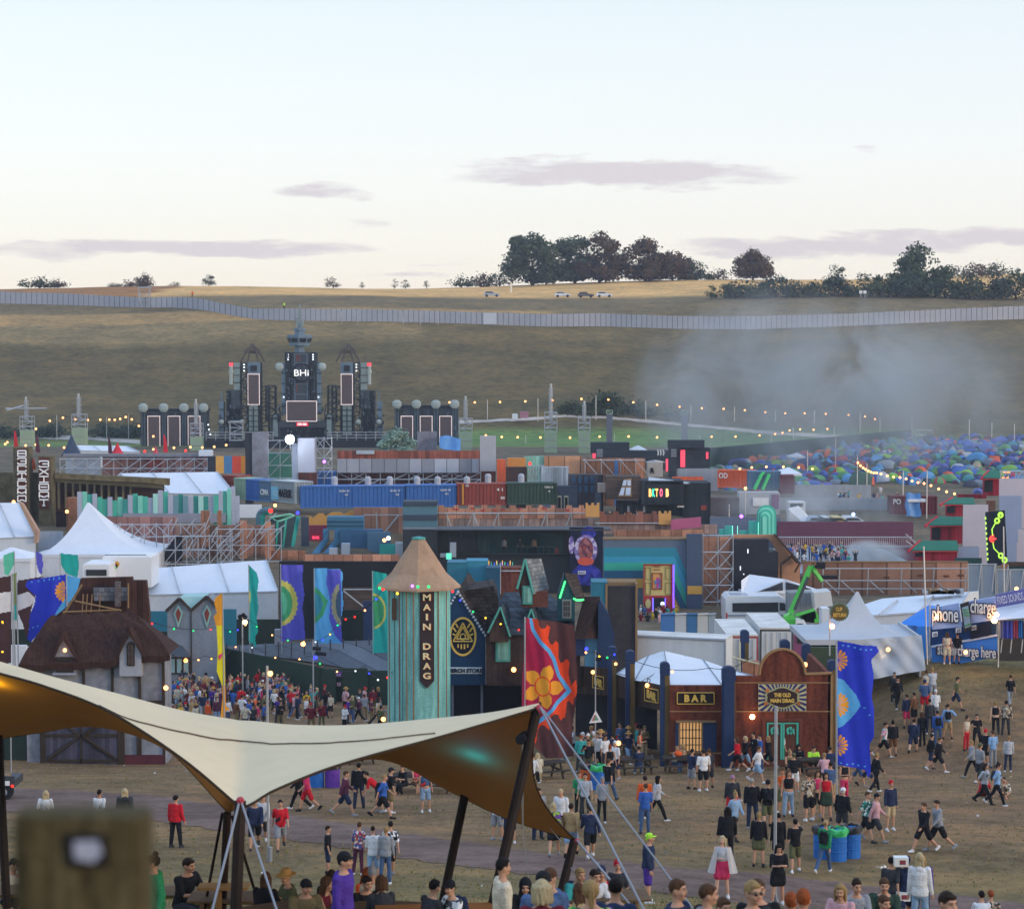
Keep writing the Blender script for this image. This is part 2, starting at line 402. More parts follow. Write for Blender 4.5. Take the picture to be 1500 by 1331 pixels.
def strip(name,top,bot,mat,n=90,jit=.25,lift=.03):
 """a path lying on the ground between two pixel polylines"""
 def at_(pl,t):
  for(a,b),(c,d_)in zip(pl,pl[1:]):
   if t<=c:return b+(d_-b)*(t-a)/(c-a)
  return pl[-1][1]
 mb=MB();u0,u1=top[0][0],top[-1][0];rows=[];rr=random.Random(5)
 for i in r_g(n+1):
  u=u0+(u1-u0)*i/n
  a=GP(u,at_(top,u));b=GP(u,at_(bot,u));col=[]
  a+=(a-b).normalized()*rr.uniform(-jit,jit);b+=(b-a).normalized()*rr.uniform(-jit,jit)
  for k in r_g(9):
   p=a.lerp(b,k/8);p.z=G(p.x,p.y)+lift;col.append(p)
  rows.append(col)
 mb.grid(lambda s_,t:rows[round(s_*n)][round(t*8)],n,8)
 o=ob(name,mb,mat,org=Vc((0,0,0)),smooth=True);o['kind']='structure';return o
dirt=ground_mat('trodden_dirt',False,H('#6a574f',1.12),.28)
strip('dirt_path',[(-160,1128),(0,1153),(200,1163),(400,1189),(600,1222),(780,1248),(1000,1272),(1140,1283),(1300,1300),(1500,1325),(1620,1337)],[(-160,1160),(0,1188),(200,1200),(400,1226),(600,1259),(780,1281),(1000,1312),(1140,1330),(1300,1352),(1500,1380),(1620,1392)],dirt,130,.3,.016)
strip('gravel_track',[(640,618),(760,613),(830,608),(900,611),(1000,620),(1130,632),(1330,643)],[(640,622),(760,617),(830,611.5),(900,614.5),(1000,624),(1130,637),(1330,648)],ground_mat('pale_gravel',False,H('#b5aaa0'),.15),80,.3,.06)
strip('service_road',[(-60,637),(60,637),(140,639),(205,645)],[(-60,642),(60,643),(140,645),(205,651)],ground_mat('pale_chalk_road',False,H('#a9a39b'),.15),30,.3,.06)
def tufts(name,spots,mats,h,wd,nb):
 mb=MB();rr=random.Random(11)
 for(x,y,k)in spots:
  z=G(x,y);mi=rr.randrange(len(mats))
  for b in r_g(nb):
   a=rr.uniform(0,6.28);hh=h*k*rr.uniform(.5,1.2);ww=wd*k
   px,py=x+math.cos(a)*wd*k*rr.random()*2,y+math.sin(a)*wd*k*rr.random()*2
   dx,dy=math.cos(a+1.6)*ww*.5,math.sin(a+1.6)*ww*.5
   lx,ly=math.cos(a)*hh*.5,math.sin(a)*hh*.5
   mb.add([(px-dx,py-dy,z-.02),(px+dx,py+dy,z-.02),(px+lx,py+ly,z+hh)],[(0,1,2)],mi)
 o=ob(name,mb,mats,org=Vc((0,0,0)));return o
rr=random.Random(21)
PATHT=[(-160,1128),(0,1150),(200,1160),(400,1186),(600,1219),(780,1245),(1000,1269),(1140,1280),(1300,1298),(1500,1323),(1700,1340)]
def onpath(x,d):
 u=CU+x*F/d;v=VH-G(x,d)*F/d
 for(a,b),(c,e_)in zip(PATHT,PATHT[1:]):
  if a<=u<=c:
   t=b+(e_-b)*(u-a)/(c-a);return t<v<t+42
 return False
sp_=[]
while len(sp_)<24000:
 d=rr.uniform(44,118);x=rr.uniform(-.27,.27)*d
 if onpath(x,d):continue
 sp_.append((x,d,rr.uniform(.6,1.4)))
tag(tufts('grass',sp_,[M('dry_blade','#8d7a52',.9,.2,5,k=1.0),M('green_blade','#5f6a38',.9,.2,5),M('straw_blade','#9c8458',.9,.2,5)],.06,.035,3),'short dry grass covering the trampled festival field','grass',kind='stuff')
def leafmat(key,h,h2):return M(key,h,.85,.35,.5,col2=h2,bump=0)
LFD=leafmat('leaf_dark','#47523a','#333d2c');LFR=leafmat('leaf_copper','#5c4632','#3c3128');LFG=leafmat('leaf_mid','#48563a','#344030');LFB=leafmat('leaf_bluish','#3c4c40','#2c3834')
BARK=M('bark','#40352b',.9,.3,3)
def crown_mb(seed,w,h,z0,n,leaf,lobes=9,squash=.8):
 rr=random.Random(seed);mb=MB();cl=[];w*=1.24
 for k in r_g(lobes):
  a=rr.uniform(0,6.28);zf=rr.random()**1.3;r=rr.uniform(.12,.42)*w;zz=z0+h*(.06+.76*zf)
  tap=1-.55*abs((zz-z0)/h-.36)
  cl.append((math.cos(a)*r*tap,math.sin(a)*r*tap,zz,w*rr.uniform(.15,.26)*tap))
 cl.append((0,0,z0+h*.5,w*.36));cl.append((0,0,z0+h*.82,w*.2));cl.append((w*.26,0,z0+h*.22,w*.24));cl.append((-w*.26,0,z0+h*.22,w*.24));cl.append((0,w*.2,z0+h*.2,w*.25))
 for i in r_g(n):
  c=rr.choice(cl);v=Vc((rr.gauss(0,1),rr.gauss(0,1),rr.gauss(0,1))).normalized();q=c[3]*(rr.random()**.38)*rr.uniform(.85,1.12)
  p=Vc((c[0],c[1],c[2]))+Vc((v.x*q,v.y*q,v.z*q*squash))
  if p.z<z0*.6:continue
  a=Vc((rr.gauss(0,1),rr.gauss(0,1),rr.gauss(0,.6))).normalized();b=a.cross(v if abs(a.dot(v))<.95 else Vc((1,0,0))).normalized();s_=leaf*rr.uniform(.6,1.4)
  mb.add([p-a*s_,p+b*s_*.7,p+a*s_,p-b*s_*.7],[(0,1,2,3)])
 return mb
def trunk_mb(seed,w,h,z0):
 rr=random.Random(seed);mb=MB();r=w*.035
 mb.t_b((0,0,-.4),(0,0,z0+h*.25),r,7,r*.7)
 for k in r_g(6):
  a=k*1.05+rr.random();L=w*rr.uniform(.25,.38);zz=z0*.8+h*.06*k
  mb.t_b((0,0,zz),(math.cos(a)*L,math.sin(a)*L,zz+h*rr.uniform(.2,.4)),r*.5,5,r*.15)
 return mb
TREEP={}
def tree(name,u,vb,wpx,hpx,d,leaf,label,group,kind='tree',seed=1,lobes=9,n=2600):
 loc=P(u,vb,d);loc.z=min(loc.z,G(loc.x,d)+.3);w,h=wpx*d/F,(loc.z-P(u,vb-hpx,d).z)*-1
 o=t_n(name,label,kind,loc,group);z0=h*(.05 if kind=='tree' else.0)
 cm=crown_mb(seed,w,h-z0,z0,n,w*.035,lobes);tm=trunk_mb(seed,w,h-z0,z0)
 for mb,nm,mt in((cm,'crown',leaf),(tm,'trunk' if kind=='tree' else 'stem',BARK)):
  c=bpy.data.objects.new(nm,mesh(nm,mb,mt,(0,0,0)));COL.objects.link(c);c.parent=o
 return o
RG='big trees on the ridge'
tree('ridge_tree',780,415,76,74,600,LFD,'round dark green tree at the left end of the ridge clump',RG,seed=2,lobes=14,n=5800)
tree('ridge_tree',842,414,66,70,604,LFD,'dark tree joined to the broad copper-topped tree on the ridge',RG,seed=3,lobes=14,n=5200)
tree('ridge_tree',878,414,66,76,600,LFR,'broad copper-topped tree, tallest in the middle of the ridge clump',RG,seed=4,lobes=14,n=5600)
tree('ridge_tree',945,412,66,64,600,LFR,'reddish tree right of the sky gap in the ridge clump',RG,seed=5,lobes=14,n=5200)
tree('ridge_tree',985,411,60,42,603,LFR,'lower reddish tree sloping down at the right of the ridge clump',RG,seed=6,n=2800)
tree('ridge_tree',1020,410,44,26,603,LFD,'small low tree ending the ridge clump on the right',RG,seed=7,n=1500)
tree('ridge_tree',1103,408,54,42,600,LFR,'copper beech standing alone on the wheat field',RG,seed=8,lobes=14,n=4600)
tree('ridge_tree',1344,430,78,74,530,LFG,'tall round green tree rising above the right hedge',RG,seed=9,lobes=14,n=5600)
tree('ridge_tree',1222,430,38,44,528,LFG,'thin sparse young tree in the right hedge',RG,seed=10,lobes=7,n=900)
tree('ridge_tree',306,419,21,17,600,LFD,'small lone round tree on the left skyline',RG,seed=12,n=900)
tree('ridge_tree',211,421,32,19,596,LFR,'orange-tinted tree on the left skyline above the watchtower',RG,seed=13,n=1200)
for i,(u,w,h,vb,lb)in e_n([(1070,26,17,432,'square low bush by a gate in front of the wheat field'),(1042,16,16,432,'thin bare bush left of the square low bush'),(1090,60,12,434,'flat bush strip right of the square bush'),(1137,44,28,433,'rounded bush below the wheat field, left end of the hedge'),(1162,34,22,434,'grey-green bush joined to the rounded bush'),(1190,36,18,434,'low bush in the gap of the hedge'),(1228,42,30,434,'dense bush at the foot of the thin young tree'),(1266,46,32,434,'wide dark bush behind the two white signs'),(1302,44,30,434,'dark bush left of the tall round tree'),(1336,60,30,434,'bush at the foot of the tall round tree'),(1384,44,32,434,'bush right of the tall round tree'),(1420,52,32,434,'wide bush near the right edge of the hedge'),(1456,44,38,435,'tall bush second from the right edge'),(1488,50,40,435,'tall bush at the right edge of the hedge')]):
 tree('hedge_bush',u,vb,w*1.2,h,522,(LFB,LFG,LFD)[i%3],lb,'bushes of the right hedge','bush',seed=30+i,lobes=8,n=1300)
for i,(u,w,h,vb,lb)in e_n([(58,44,8,419,'flat bush on the far left skyline'),(84,30,7,420,'low bush next to the flat bush on the left skyline'),(166,18,6,421,'tiny bush left of the skyline tree'),(188,26,9,421,'dark bush touching the orange-tinted skyline tree'),(255,16,8,421,'tiny bush between the two left skyline trees'),(488,20,14,419,'square bush alone on the skyline above the stage'),(530,8,6,418,'smallest bush on the skyline'),(578,9,11,417,'thin conical bush on the skyline'),(594,12,9,417,'round small bush beside the conical one'),(625,9,8,417,'sparse small bush near the hedge on the skyline'),(676,34,11,416,'hedge bush at the start of the skyline hedge'),(705,40,13,416,'middle hedge bush left of the big trees'),(732,34,15,416,'hedge bush touching the big trees'),(1052,30,14,409,'low bush left of the lone copper beech'),(1392,34,11,400,'far hedge bush right of the tall round tree'),(1425,40,12,399,'far hedge bush in the middle of the right skyline'),(1462,40,10,398,'far hedge bush at the end of the right skyline')]):
 tree('skyline_bush',u,vb+1,w*1.15,h,606,(LFD,LFR)[i%2],lb,'bushes on the skyline','bush',seed=60+i,lobes=6,n=600)
tree('gorse_bush',885,612,66,34,424,LFD,'large dark bush at the foot of the hill above the track',None,'bush',seed=80,lobes=14,n=4200)
tree('gorse_bush',840,612,50,22,424,LFD,'dark bush left of the largest bush above the track',None,'bush',seed=81,lobes=8,n=1500)
tree('gorse_bush',930,614,70,20,424,LFD,'low dark bush right of the largest bush above the track',None,'bush',seed=82,lobes=8,n=1500)
tree('gorse_bush',985,622,70,12,423,LFB,'low bush strip tapering off along the track',None,'bush',seed=83,lobes=8,n=1200)
for i,u in e_n([8,48,80,150,178,200]):
 tree('verge_bush',u,640,52,(14,10,16,18,12,16)[i],406,LFB,'dark green bush in the verge below the left hill, '+('at the photo edge','left of the first light mast','between the two light masts','right of the second light mast','near the left stage wing','touching the left stage wing')[i],'bushes below the left hill','bush',seed=90+i,lobes=8,n=900)
FN=[(-120,427,443),(0,427,444.5),(100,430,447),(205,436,450.5),(260,435,450.5),(290,437,453),(330,445,460),(370,452,468),(440,452,470),(560,453,471),(690,457,474.5),(800,460,478.5),(880,459,478),(1000,463,482),(1100,463,482.5),(1250,459,477.5),(1400,452,470.5),(1500,448,467.5),(1640,441,460)]
MH=None;ft=t_n('perimeter_fence','long grey steel perimeter fence winding along the hillside','fence',GP(750,478))
fm,fp=MB(),MB();pts=[]
for(a,b,c),(a2,b2,c2)in zip(FN,FN[1:]):
 n=max(2,int((a2-a)/7.5))
 for k in r_g(n):t=k/n;pts.append((a+(a2-a)*t,c+(c2-c)*t,(c-b)+((c2-b2)-(c-b))*t))
gp=[(hit(u,v,440,560),u,v,h)for u,v,h in pts]
gp=[(sum(gp[min(len(gp)-1,max(0,i+k))][0]for k in(-2,-1,0,1,2))/5,*g[1:])for i,g in e_n(gp)]
fr=random.Random(2)
for(d1,u1,v1,h1),(d2,u2,v2,h2)in zip(gp,gp[1:]):
 j=fr.uniform(-.06,.06)
 a=P(u1+.35,v1+.4,d1);b=P(u2-.35,v2+.4,d2);ta=P(u1+.35,v1-h1,d1);tb=P(u2-.35,v2-h2,d2)
 a.z-=.6;b.z-=.6
 fm.p_x([a,b,tb+Vc((0,0,j)),ta+Vc((0,0,j))],Vc((0,.12,0)))
 p=P(u1,v1+.4,d1);q=P(u1,v1-h1,d1);fp.box(p.x-.07,p.y+.02,p.z-.6,p.x+.07,p.y+.2,q.z+.05)
ob('sheeting',fm,M('fence_sheet',(.335,.35,.40),.55,.12,.2),ft);nb=len(fp.v)//8;order=sorted(r_g(nb),key=lambda i:fp.v[i*8][1]);rest=MB()
for k,i in e_n(order):
 b=MB()if k<100 else rest;b.add(fp.v[i*8:i*8+8],[t_p(j-i*8 for j in f)for f in fp.f[i*6:i*6+6]])
 if k<100:ob('post',b,DARKST,ft)
tag(ob('far_posts',rest,DARKST,ft),kind='stuff')
mb=MB();mb.bp(708,458.5,727,475,hit(717,475,440,560)-.4,.2);ob('gate',mb,M('pale_gate',(.46,.50,.56),.5,.1),ft)
mb=MB()
for u in(615,641,675,788,500,523,590):
 d=hit(u,474,440,560)-1.5;mb.tp(u,456,u+1,478,d,.06)
ob('brace',mb,STEEL,ft)
mb=MB();d=hit(211,450,440,560)-1;mb.lat(203,421,219,450,d,2,3,.07);mb.bp(202,420,220,421.5,d,2.2);mb.tp(203,428,207,450,d-.3,.12)
one('watchtower',mb,STEEL,'scaffold watchtower standing against the perimeter fence at left','watchtower')
def car(u,v,col,label,ln=4.2):
 d=hit(u,v,480,600);c=P(u,v,d);c.z=G(c.x,d)+.35;o=t_n('parked_car',label,'car',c,'cars parked beyond the fence')
 x,y,z=c;L=ln/2;b=MB()
 pr=[(-L,.35),(-L,.8),(-L*.93,.95),(L*.35,.98),(L*.95,.82),(L,.6),(L,.35)]
 b.p_x([Vc((x+px,y-.8,z+pz))for px,pz in pr],Vc((0,1.6,0)));ob('body',b,col,o)
 b=MB();pr=[(-L*.9,.95),(-L*.72,1.42),(L*.02,1.45),(L*.42,.97)]
 b.p_x([Vc((x+px,y-.72,z+pz))for px,pz in pr],Vc((0,1.44,0)));cab=ob('cabin',b,col,o)
 b=MB();b.p_x([Vc((x+px,y-.74,z+pz))for px,pz in[(-L*.8,.98),(-L*.66,1.34),(L*.0,1.36),(L*.33,.99)]],Vc((0,1.48,0)));ob('window',b,M('car_glass',(.03,.035,.04),.15),cab)
 for sx in(-.6,.62):
  b=MB();b.t_b((x+L*sx,y-.85,z+.32),(x+L*sx,y+.85,z+.32),.33,12);ob('wheel',b,BLK,o)
CW=M('car_white',(.72,.73,.75),.35,.03);CS=M('car_silver',(.38,.42,.48),.35,.05);CR=M('car_dark',(.10,.09,.10),.35,.05)
car(720,437,CS,'silver estate car alone beyond the fence, leftmost of the parked cars');car(824,437.5,CW,'white car half hidden in grass, left of the dark car');car(858,438,CR,'dark car with a red light between two white cars');car(885,437.5,CW,'white hatchback at the right end of the row of cars')
mb=MB();mb.bp(747.5,414.5,750,428.5,548,.3);one('marker_post',mb,M('marker_white','#efe0d0',k=1),'white marker post in the wheat field below the big trees','post')
for u,lb in((1261,'left'),(1267,'right')):
 mb=MB();mb.bp(u-2.2,425.5,u+2.2,430,515,.2);mb.tp(u,428,u,436,515.1,.05)
 one('white_sign',mb,M('sign_white',(.75,.75,.75)),f'{lb} of two small white signs before the hedge','sign','white signs before the hedge')
def bulbs_on(o,pts,r,mats,every=1,seed=1):
 q=random.Random(seed)
 for i,p in e_n(pts):
  if i%every:continue
  b=MB();b.sph(p,r,n=6);ob('bulb',b,mats[q.randrange(len(mats))],o)
def festoon(label,poles,d,r=.16,mats=None,sag=6,per=4,group='festoon light strings',cable=.02,pole_r=.05,ground=True,seed=1,polename='pole'):
 """string of bulbs; poles = [(u, v_top, v_base or None, depth)] with bulbs between"""
 tops=[(P(u,v,dd or d),vb,u,dd or d)for u,v,vb,dd in poles]
 o=t_n('string_lights',label,'string lights',tops[0][0],group);cb=MB();pts=[]
 for(a,_,_,d1),(b,_,_,d2)in zip(tops,tops[1:]):
  pr=[a.lerp(b,t/8)-Vc((0,0,sag*d1/F*4*(t/8)*(1-t/8)))for t in r_g(9)]
  cb.path(pr,cable,3)
  for k in r_g(per):
   t=(k+.5)/per;pts.append(a.lerp(b,t)-Vc((0,0,sag*d1/F*4*t*(1-t)+r*1.2)))
 ob('cable',cb,BLK,o);bulbs_on(o,pts,r,mats or[WARM],seed=seed)
 for p,vb,u,dd in tops:
  if vb is not None:
   m=MB();q=P(u,vb,dd);z=min(q.z,G(q.x,dd)+.0)if vb==0 else q.z
   m.t_b((p.x,p.y+.03,G(p.x,dd)if vb==0 else z),(p.x,p.y+.03,p.z+.1),pole_r,5);ob(polename,m,STEEL,o)
 return o
FG='festoon light strings over the far field'
festoon('string of warm bulbs on poles along the foot of the hill above the track',[(640,586,None,418),(714,586,622,418),(788,584,618,418),(873,580,615,418),(946,588,620,418),(1012,594,624,418),(1076,596,634,418),(1136,602,638,418),(1193,602,640,416),(1260,605,636,410),(1289,612,632,405)],418,.2,per=2,sag=2,group=FG,pole_r=.09)
festoon('string of warm bulbs over the green field behind the containers',[(700,634,None,390),(770,638,655,390),(900,636,655,390),(1025,637,660,390),(1130,634,660,390),(1162,626,646,400),(1222,625,640,400)],390,.2,per=3,sag=2,group=FG,pole_r=.08)
festoon('string of warm bulbs on poles over the left verge',[(0,650,None,380),(83,608,645,395),(156,612,645,395),(188,607,645,395),(230,640,None,380)],395,.2,per=4,sag=3,group=FG,pole_r=.08)
festoon('string of warm bulbs low across the left stage yard',[(0,647,None,370),(60,648,None,370),(150,655,None,370),(270,652,None,365),(340,648,None,365)],370,.2,per=4,sag=3,group=FG)
SD=385.0
STG=M('stage_panel',(.055,.07,.085),.7,.35,.5);STG2=M('stage_dark',(.024,.029,.036),.7,.35,.5);STL=M('stage_pale_panel',(.22,.28,.28),.6,.25,.6)
STB=M('stage_blue_panel',(.13,.19,.25),.6,.25,.6);SCR=M('led_screen_off',(.085,.058,.062),.45,.1,.5);RIM=glow('screen_border_light','#f0dcd8',.42)
TRS=M('dark_truss',(.045,.05,.055),.6,.2,2);DISH=M('dish_metal',(.32,.38,.37),.5,.15,1)
def dish(mb,u,v,r,d):
 c=P(u,v,d);r=r*d/F
 mb.lathe((c.x,c.y-.2,c.z-r*.9),[(r*.55,0),(r,r*.5),(r,r*1.3),(r*.5,r*1.8),(.05,r*1.85)],12,sy=.4)
def screen(par,u0,v0,u1,v1,d,label=None):
 s=MB();s.bp(u0+.8,v0+.8,u1-.8,v1-.8,d-.25,.2);o=ob('screen',s,SCR,par)
 m=MB();w=1.0
 for a,b,c,e_ in((u0,v0,u1,v0+w),(u0,v1-w,u1,v1),(u0,v0+w,u0+w,v1-w),(u1-w,v0+w,u1,v1-w)):m.bp(a,b,c,e_,d-.3,.3)
 ob('light_border',m,RIM,o)
def spots(par,pts,d,name='spotlight',mt=None):
 for u,v in pts:
  m=MB();c=P(u,v,d-.5);m.sph(c,.16,n=6);ob(name,m,mt or COLD,par)
SG='parts of the big stage at the foot of the hill'
def greeble(par,x0,v0,x1,v1,d,n,seed,nm='fitting'):
 q=random.Random(seed);b=MB()
 for k in r_g(n):
  u,v=q.uniform(x0,x1),q.uniform(v0,v1);w,h=q.choice([(1.2,5),(3,1),(2,2),(.6,9),(5,.7),(1.5,3)]);b.bp(u,v,min(x1+1,u+w),min(v1+2,v+h),d-q.uniform(.2,.6),.4,q.choice([0,0,1,2,3]))
 ob(nm,b,[STG2,STG,TRS,STB],par)
ct_=t_n('stage_tower','tall central stage tower with control room and round letter disc','stage tower',GD(441,SD),SG)
b=MB();b.bp(417,516,462,588,SD,5);b.bp(405,617,478,None,SD+.4,6);ob('core',b,STG2,ct_)
b=MB();b.bp(427,517,453,590,SD-.3,.3);ob('front_panel',b,STG,ct_)
b=MB()
for x in(431,449):b.bp(x,518,x+1.6,590,SD-.5,.2)
for v in(518,531,562,577):b.bp(431,v,450.6,v+1,SD-.55,.2)
ob('panel_frame',b,STB,ct_)
b=MB();b.bp(434,519.5,435.2,529,SD-.6,.1);b.bp(438,519.5,439,529,SD-.6,.1);b.bp(434,563,435,575,SD-.6,.1);ob('red_tube',b,M('dull_red',(.25,.03,.03),.5),ct_)
b=MB();c=P(442,545.6,SD-.9);b.t_b(c,c+Vc((0,.5,0)),14*SD/F,24);dk=ob('disc',b,M('disc_black',(.012,.013,.016),.6),ct_)
b=MB();b.t_b(c+Vc((0,-.05,0)),c+Vc((0,.2,0)),11.5*SD/F,24);ob('disc_face',b,STG,dk)
b=MB();b.bp(441.3,533,442.7,558,SD-1.1,.2);b.bp(430,546.6,454,547.8,SD-1.05,.15);ob('disc_bar',b,STG2,dk)
text('lettering','BHi',glow('white_letters','#f0f0f4',.8),P(441.5,546,SD-1.3),9*SD/F,dk,wid=21*SD/F)
b=MB()
for x0 in(412,464.2):b.bp(x0,531,x0+6.2,607,SD-.2,1.2)
ob('side_column',b,STB,ct_)
b=MB()
for x0 in(411.6,463.8):
 for v in(546,561,576,591):b.bp(x0,v,x0+7,v+1.3,SD-.35,1.4)
ob('column_band',b,STG2,ct_)
b=MB();dish(b,409.5,537,6,SD-.4);dish(b,472,537,6,SD-.4);ob('dish',b,DISH,ct_)
screen(ct_,419.5,587,464.2,617.3,SD-.7)
b=MB();b.bp(408,617.5,478,626,SD-.3,.6);ob('lintel',b,STG,ct_)
b=MB();b.bp(434,618.5,451.5,624,SD-.6,.2);sg=ob('on_air_sign',b,M('on_air_red','#d02038',.5,.05,em=.55),ct_)
text('lettering','ON AIR',glow('on_air_white','#fff0f0',1.0),P(442.7,621.2,SD-.75),3.3*SD/F,sg,wid=13.5*SD/F,bold=.03)
for x0 in(399.5,478):
 b=MB();p0=P(x0,607,SD);w=8*SD/F
 b.bp(x0-3,612,x0+11,None,SD+.3,2);b.t_b((p0 .x+w/2,SD+.3,P(0,612,SD).z),(p0 .x+w/2,SD+2,P(0,612,SD).z),7*SD/F,16);ar=ob('arch',b,STG,ct_)
 b=MB();b.bp(x0+.5,611,x0+7.5,644,SD-.2,.5);b.t_b((p0 .x+w/2,SD-.2,P(0,611,SD).z),(p0 .x+w/2,SD+.3,P(0,611,SD).z),3.5*SD/F,14);ob('arch_panel',b,STL,ar)
b=MB();c=P(439,520,SD+1.5)
oct_=lambda r,v,hh:[(r[i]*SD/F,(v[0]-v[i])*SD/F)for i in r_g(len(v))]
zz=lambda v:P(439,v,SD+1.5).z
def lath(mb,pr):mb.lathe((c.x,c.y,0),[(r*SD/F,zz(v))for r,v in pr],8)
lath(b,[(8,517),(7,511),(7,506.5),(15,506.4),(15.4,502),(18.5,494),(18.5,490.5),(8,490),(7,484.2),(9.3,484),(9.3,480.8),(3,480.5),(2.5,474)]);ob('control_room',b,STB,ct_)
b=MB()
for k in r_g(8):
 a=(k+.5)*math.pi/4
 ca,sa=math.cos(a),math.sin(a)
 def q(r,v,w):return Vc((c.x+(r*ca-w*sa)*SD/F,c.y+(r*sa+w*ca)*SD/F,zz(v)))
 b.p_x([q(14.6,501.2,-4.2),q(14.6,501.2,4.2),q(16.9,495.5,5),q(16.9,495.5,-5)],Vc((ca*.12,sa*.12,0)))
ob('window',b,M('control_glass',(.012,.014,.018),.2),ct_)
b=MB();b.tp(439,480,439,446,SD+1.5,.16)
for v,w in((452,4),(457,3),(461,4.5),(466,3)):b.tp(439-w,v,439+w,v+1,SD+1.5,.07)
for x in(434.5,437,441.5,443.5):b.tp(x,479,x+.3,464+(x%2)*3,SD+1.4,.2)
ob('mast',b,STL,ct_)
spots(ct_,[(u,v)for u in(422,458.5)for v in(519.5,523,526.5)]+[(415.5,581.5),(466.5,581.5)],SD)
b=MB();b.lat(389,565,403,617,SD+1,2,6,.12);b.lat(480,565,492,617,SD+1,2,6,.12);b.lat(419,528,424,586,SD-.5,.6,9,.07);b.lat(456,528,461,586,SD-.5,.6,9,.07);ob('truss',b,TRS,ct_)
greeble(ct_,418,518,430,586,SD-.3,40,1);greeble(ct_,451,518,461,586,SD-.3,40,2);greeble(ct_,400,626,480,640,SD-.3,40,3);greeble(ct_,405,590,418,616,SD-.2,26,8);greeble(ct_,466,590,478,616,SD-.2,26,9)
def side_tower(cx,s,label):
 t=t_n('stage_tower',label,'stage tower',GD(cx,SD),SG);X=lambda a:cx+s*a
 def B(mb,a0,v0,a1,v1,d,dep):mb.bp(min(X(a0),X(a1)),v0,max(X(a0),X(a1)),v1,d,dep)
 b=MB();B(b,-9,531,9,None,SD+.4,4);B(b,21,572,40,None,SD+.3,4);ob('core',b,STG2,t)
 b=MB();B(b,-9.2,530.5,9,548,SD-.3,.8);hd=ob('head_box',b,STB,t)
 b=MB();B(b,-4.5,535,4.5,544,SD-.6,.3);ob('vent',b,STG2,hd)
 screen(t,cx-8.8,547.5,cx+8.8,593,SD-.2)
 b=MB();B(b,-6,594,7,636,SD-.2,.6);ob('base_panel',b,STL,t)
 b=MB()
 for v in(600,608,616,624,631):B(b,-7,v,8,v+1,SD-.35,.2)
 B(b,-.5,596,1,636,SD-.4,.2);ob('base_frame',b,STG2,t)
 b=MB();B(b,20,531,29,571,SD-.1,1.5);pc=ob('pale_column',b,STL,t)
 b=MB()
 for v in(538,549,560):B(b,19.5,v,29.5,v+1,SD-.25,1.8)
 ob('column_band',b,STG2,pc)
 b=MB();B(b,20,571,33,598,SD-.3,1);ob('duct',b,STG,t)
 b=MB();B(b,46,572,47.6,588,SD,.4);B(b,44,588,51,None,SD-.2,2);ob('chimney',b,STB,t)
 b=MB()
 for v in(599,612,625):B(b,43.6,v,51.4,v+1.2,SD-.35,.3)
 ob('chimney_band',b,STG2,t)
 b=MB();b.tp(X(33),563,X(33),536,SD,.35,8);b.tp(X(33),556,X(24),556,SD,.1);b.t_b(P(X(33),546,SD),P(X(33),542,SD),.5,8);rk=ob('beacon_pole',b,DISH,t)
 b=MB();b.t_b(P(X(33),536,SD),P(X(33),531.5,SD),.36,8);ob('beacon',b,glow('beacon_red','#ff3a48',1.6),rk)
 b=MB();ap=P(cx+s*2,503.5,SD+1)
 for a_,v in((-16,530),(-7,530),(9,530),(19,530)):
  b.t_b(P(X(a_),v,SD),P(X(a_*.45+1),512,SD),.15,4);b.t_b(P(X(a_*.45+1),512,SD),ap,.15,4)
 for k in r_g(9):
  g=k*math.pi/8;cc_=P(X(1),517,SD+.5);b.t_b(cc_,cc_+Vc((math.cos(g)*14*SD/F,0,math.sin(g)*9*SD/F)),.1,3)
 ob('crown_frame',b,M('crown_metal',(.09,.07,.065),.6),t)
 b=MB();b.lat(min(X(9.5),X(19)),531,max(X(9.5),X(19)),640,SD,1.2,12,.1);ob('truss',b,TRS,t)
 xa,xb=sorted((X(20),X(42)));greeble(t,xa,574,xb,636,SD-.1,70,4);xa,xb=sorted((X(9),X(20)));greeble(t,xa,535,xb,636,SD-.1,60,5);xa,xb=sorted((X(40),X(54)));greeble(t,xa,606,xb,640,SD-.1,30,6)
 b=MB();xa,xb=sorted((X(-22),X(-9)));b.lat(xa,566,xb,636,SD+1,2,6,.12);ob('truss',b,TRS,t)
 spots(t,[(X(14),534),(X(14),538),(X(14),543)],SD)
 for a_ in(47,17):
  b=MB();c=P(X(a_),618,SD-.8);b.sph(c,.5,n=8);ob('lamp_head',b,DISH,t)
side_tower(371.5,-1,'stage tower left of the centre with a tall blank screen');side_tower(508,1,'stage tower right of the centre with a tall blank screen')
def wing(u0,u1,dishes,scr,vt,label):
 t=t_n('stage_wing',label,'stage wing',GD((u0+u1)/2,SD),SG)
 b=MB();b.bp(u0,vt,u1,None,SD+.3,3);ob('back_panel',b,STG,t)
 b=MB();b.bp(u0-1,vt-1.5,u1+1,vt+2,SD,3.4);ob('cornice',b,STG2,t)
 for u in dishes:
  b=MB();b.bp(u-3.5,vt+3,u+3.5,None,SD-.3,.8);cl=ob('column',b,STG,t)
  b=MB();dish(b,u,vt-3,6.8,SD-.5);ob('dish',b,DISH,cl)
  b=MB();b.bp(u-2.6,vt+4,u-1.8,656,SD-.45,.2);b.bp(u+1.4,vt+4,u+2.2,656,SD-.45,.2);ob('pipe',b,STB,cl)
 for a,e_ in scr:screen(t,a,609,e_,655,SD-.2)
 greeble(t,u0,vt+4,u1,640,SD+.2,70,7)
 return t
wing(206,303,(210,240,269.5,298.5),((216,234.5),(245.5,264),(275,293.5)),600,'left stage wing with four dishes and three blank screens')
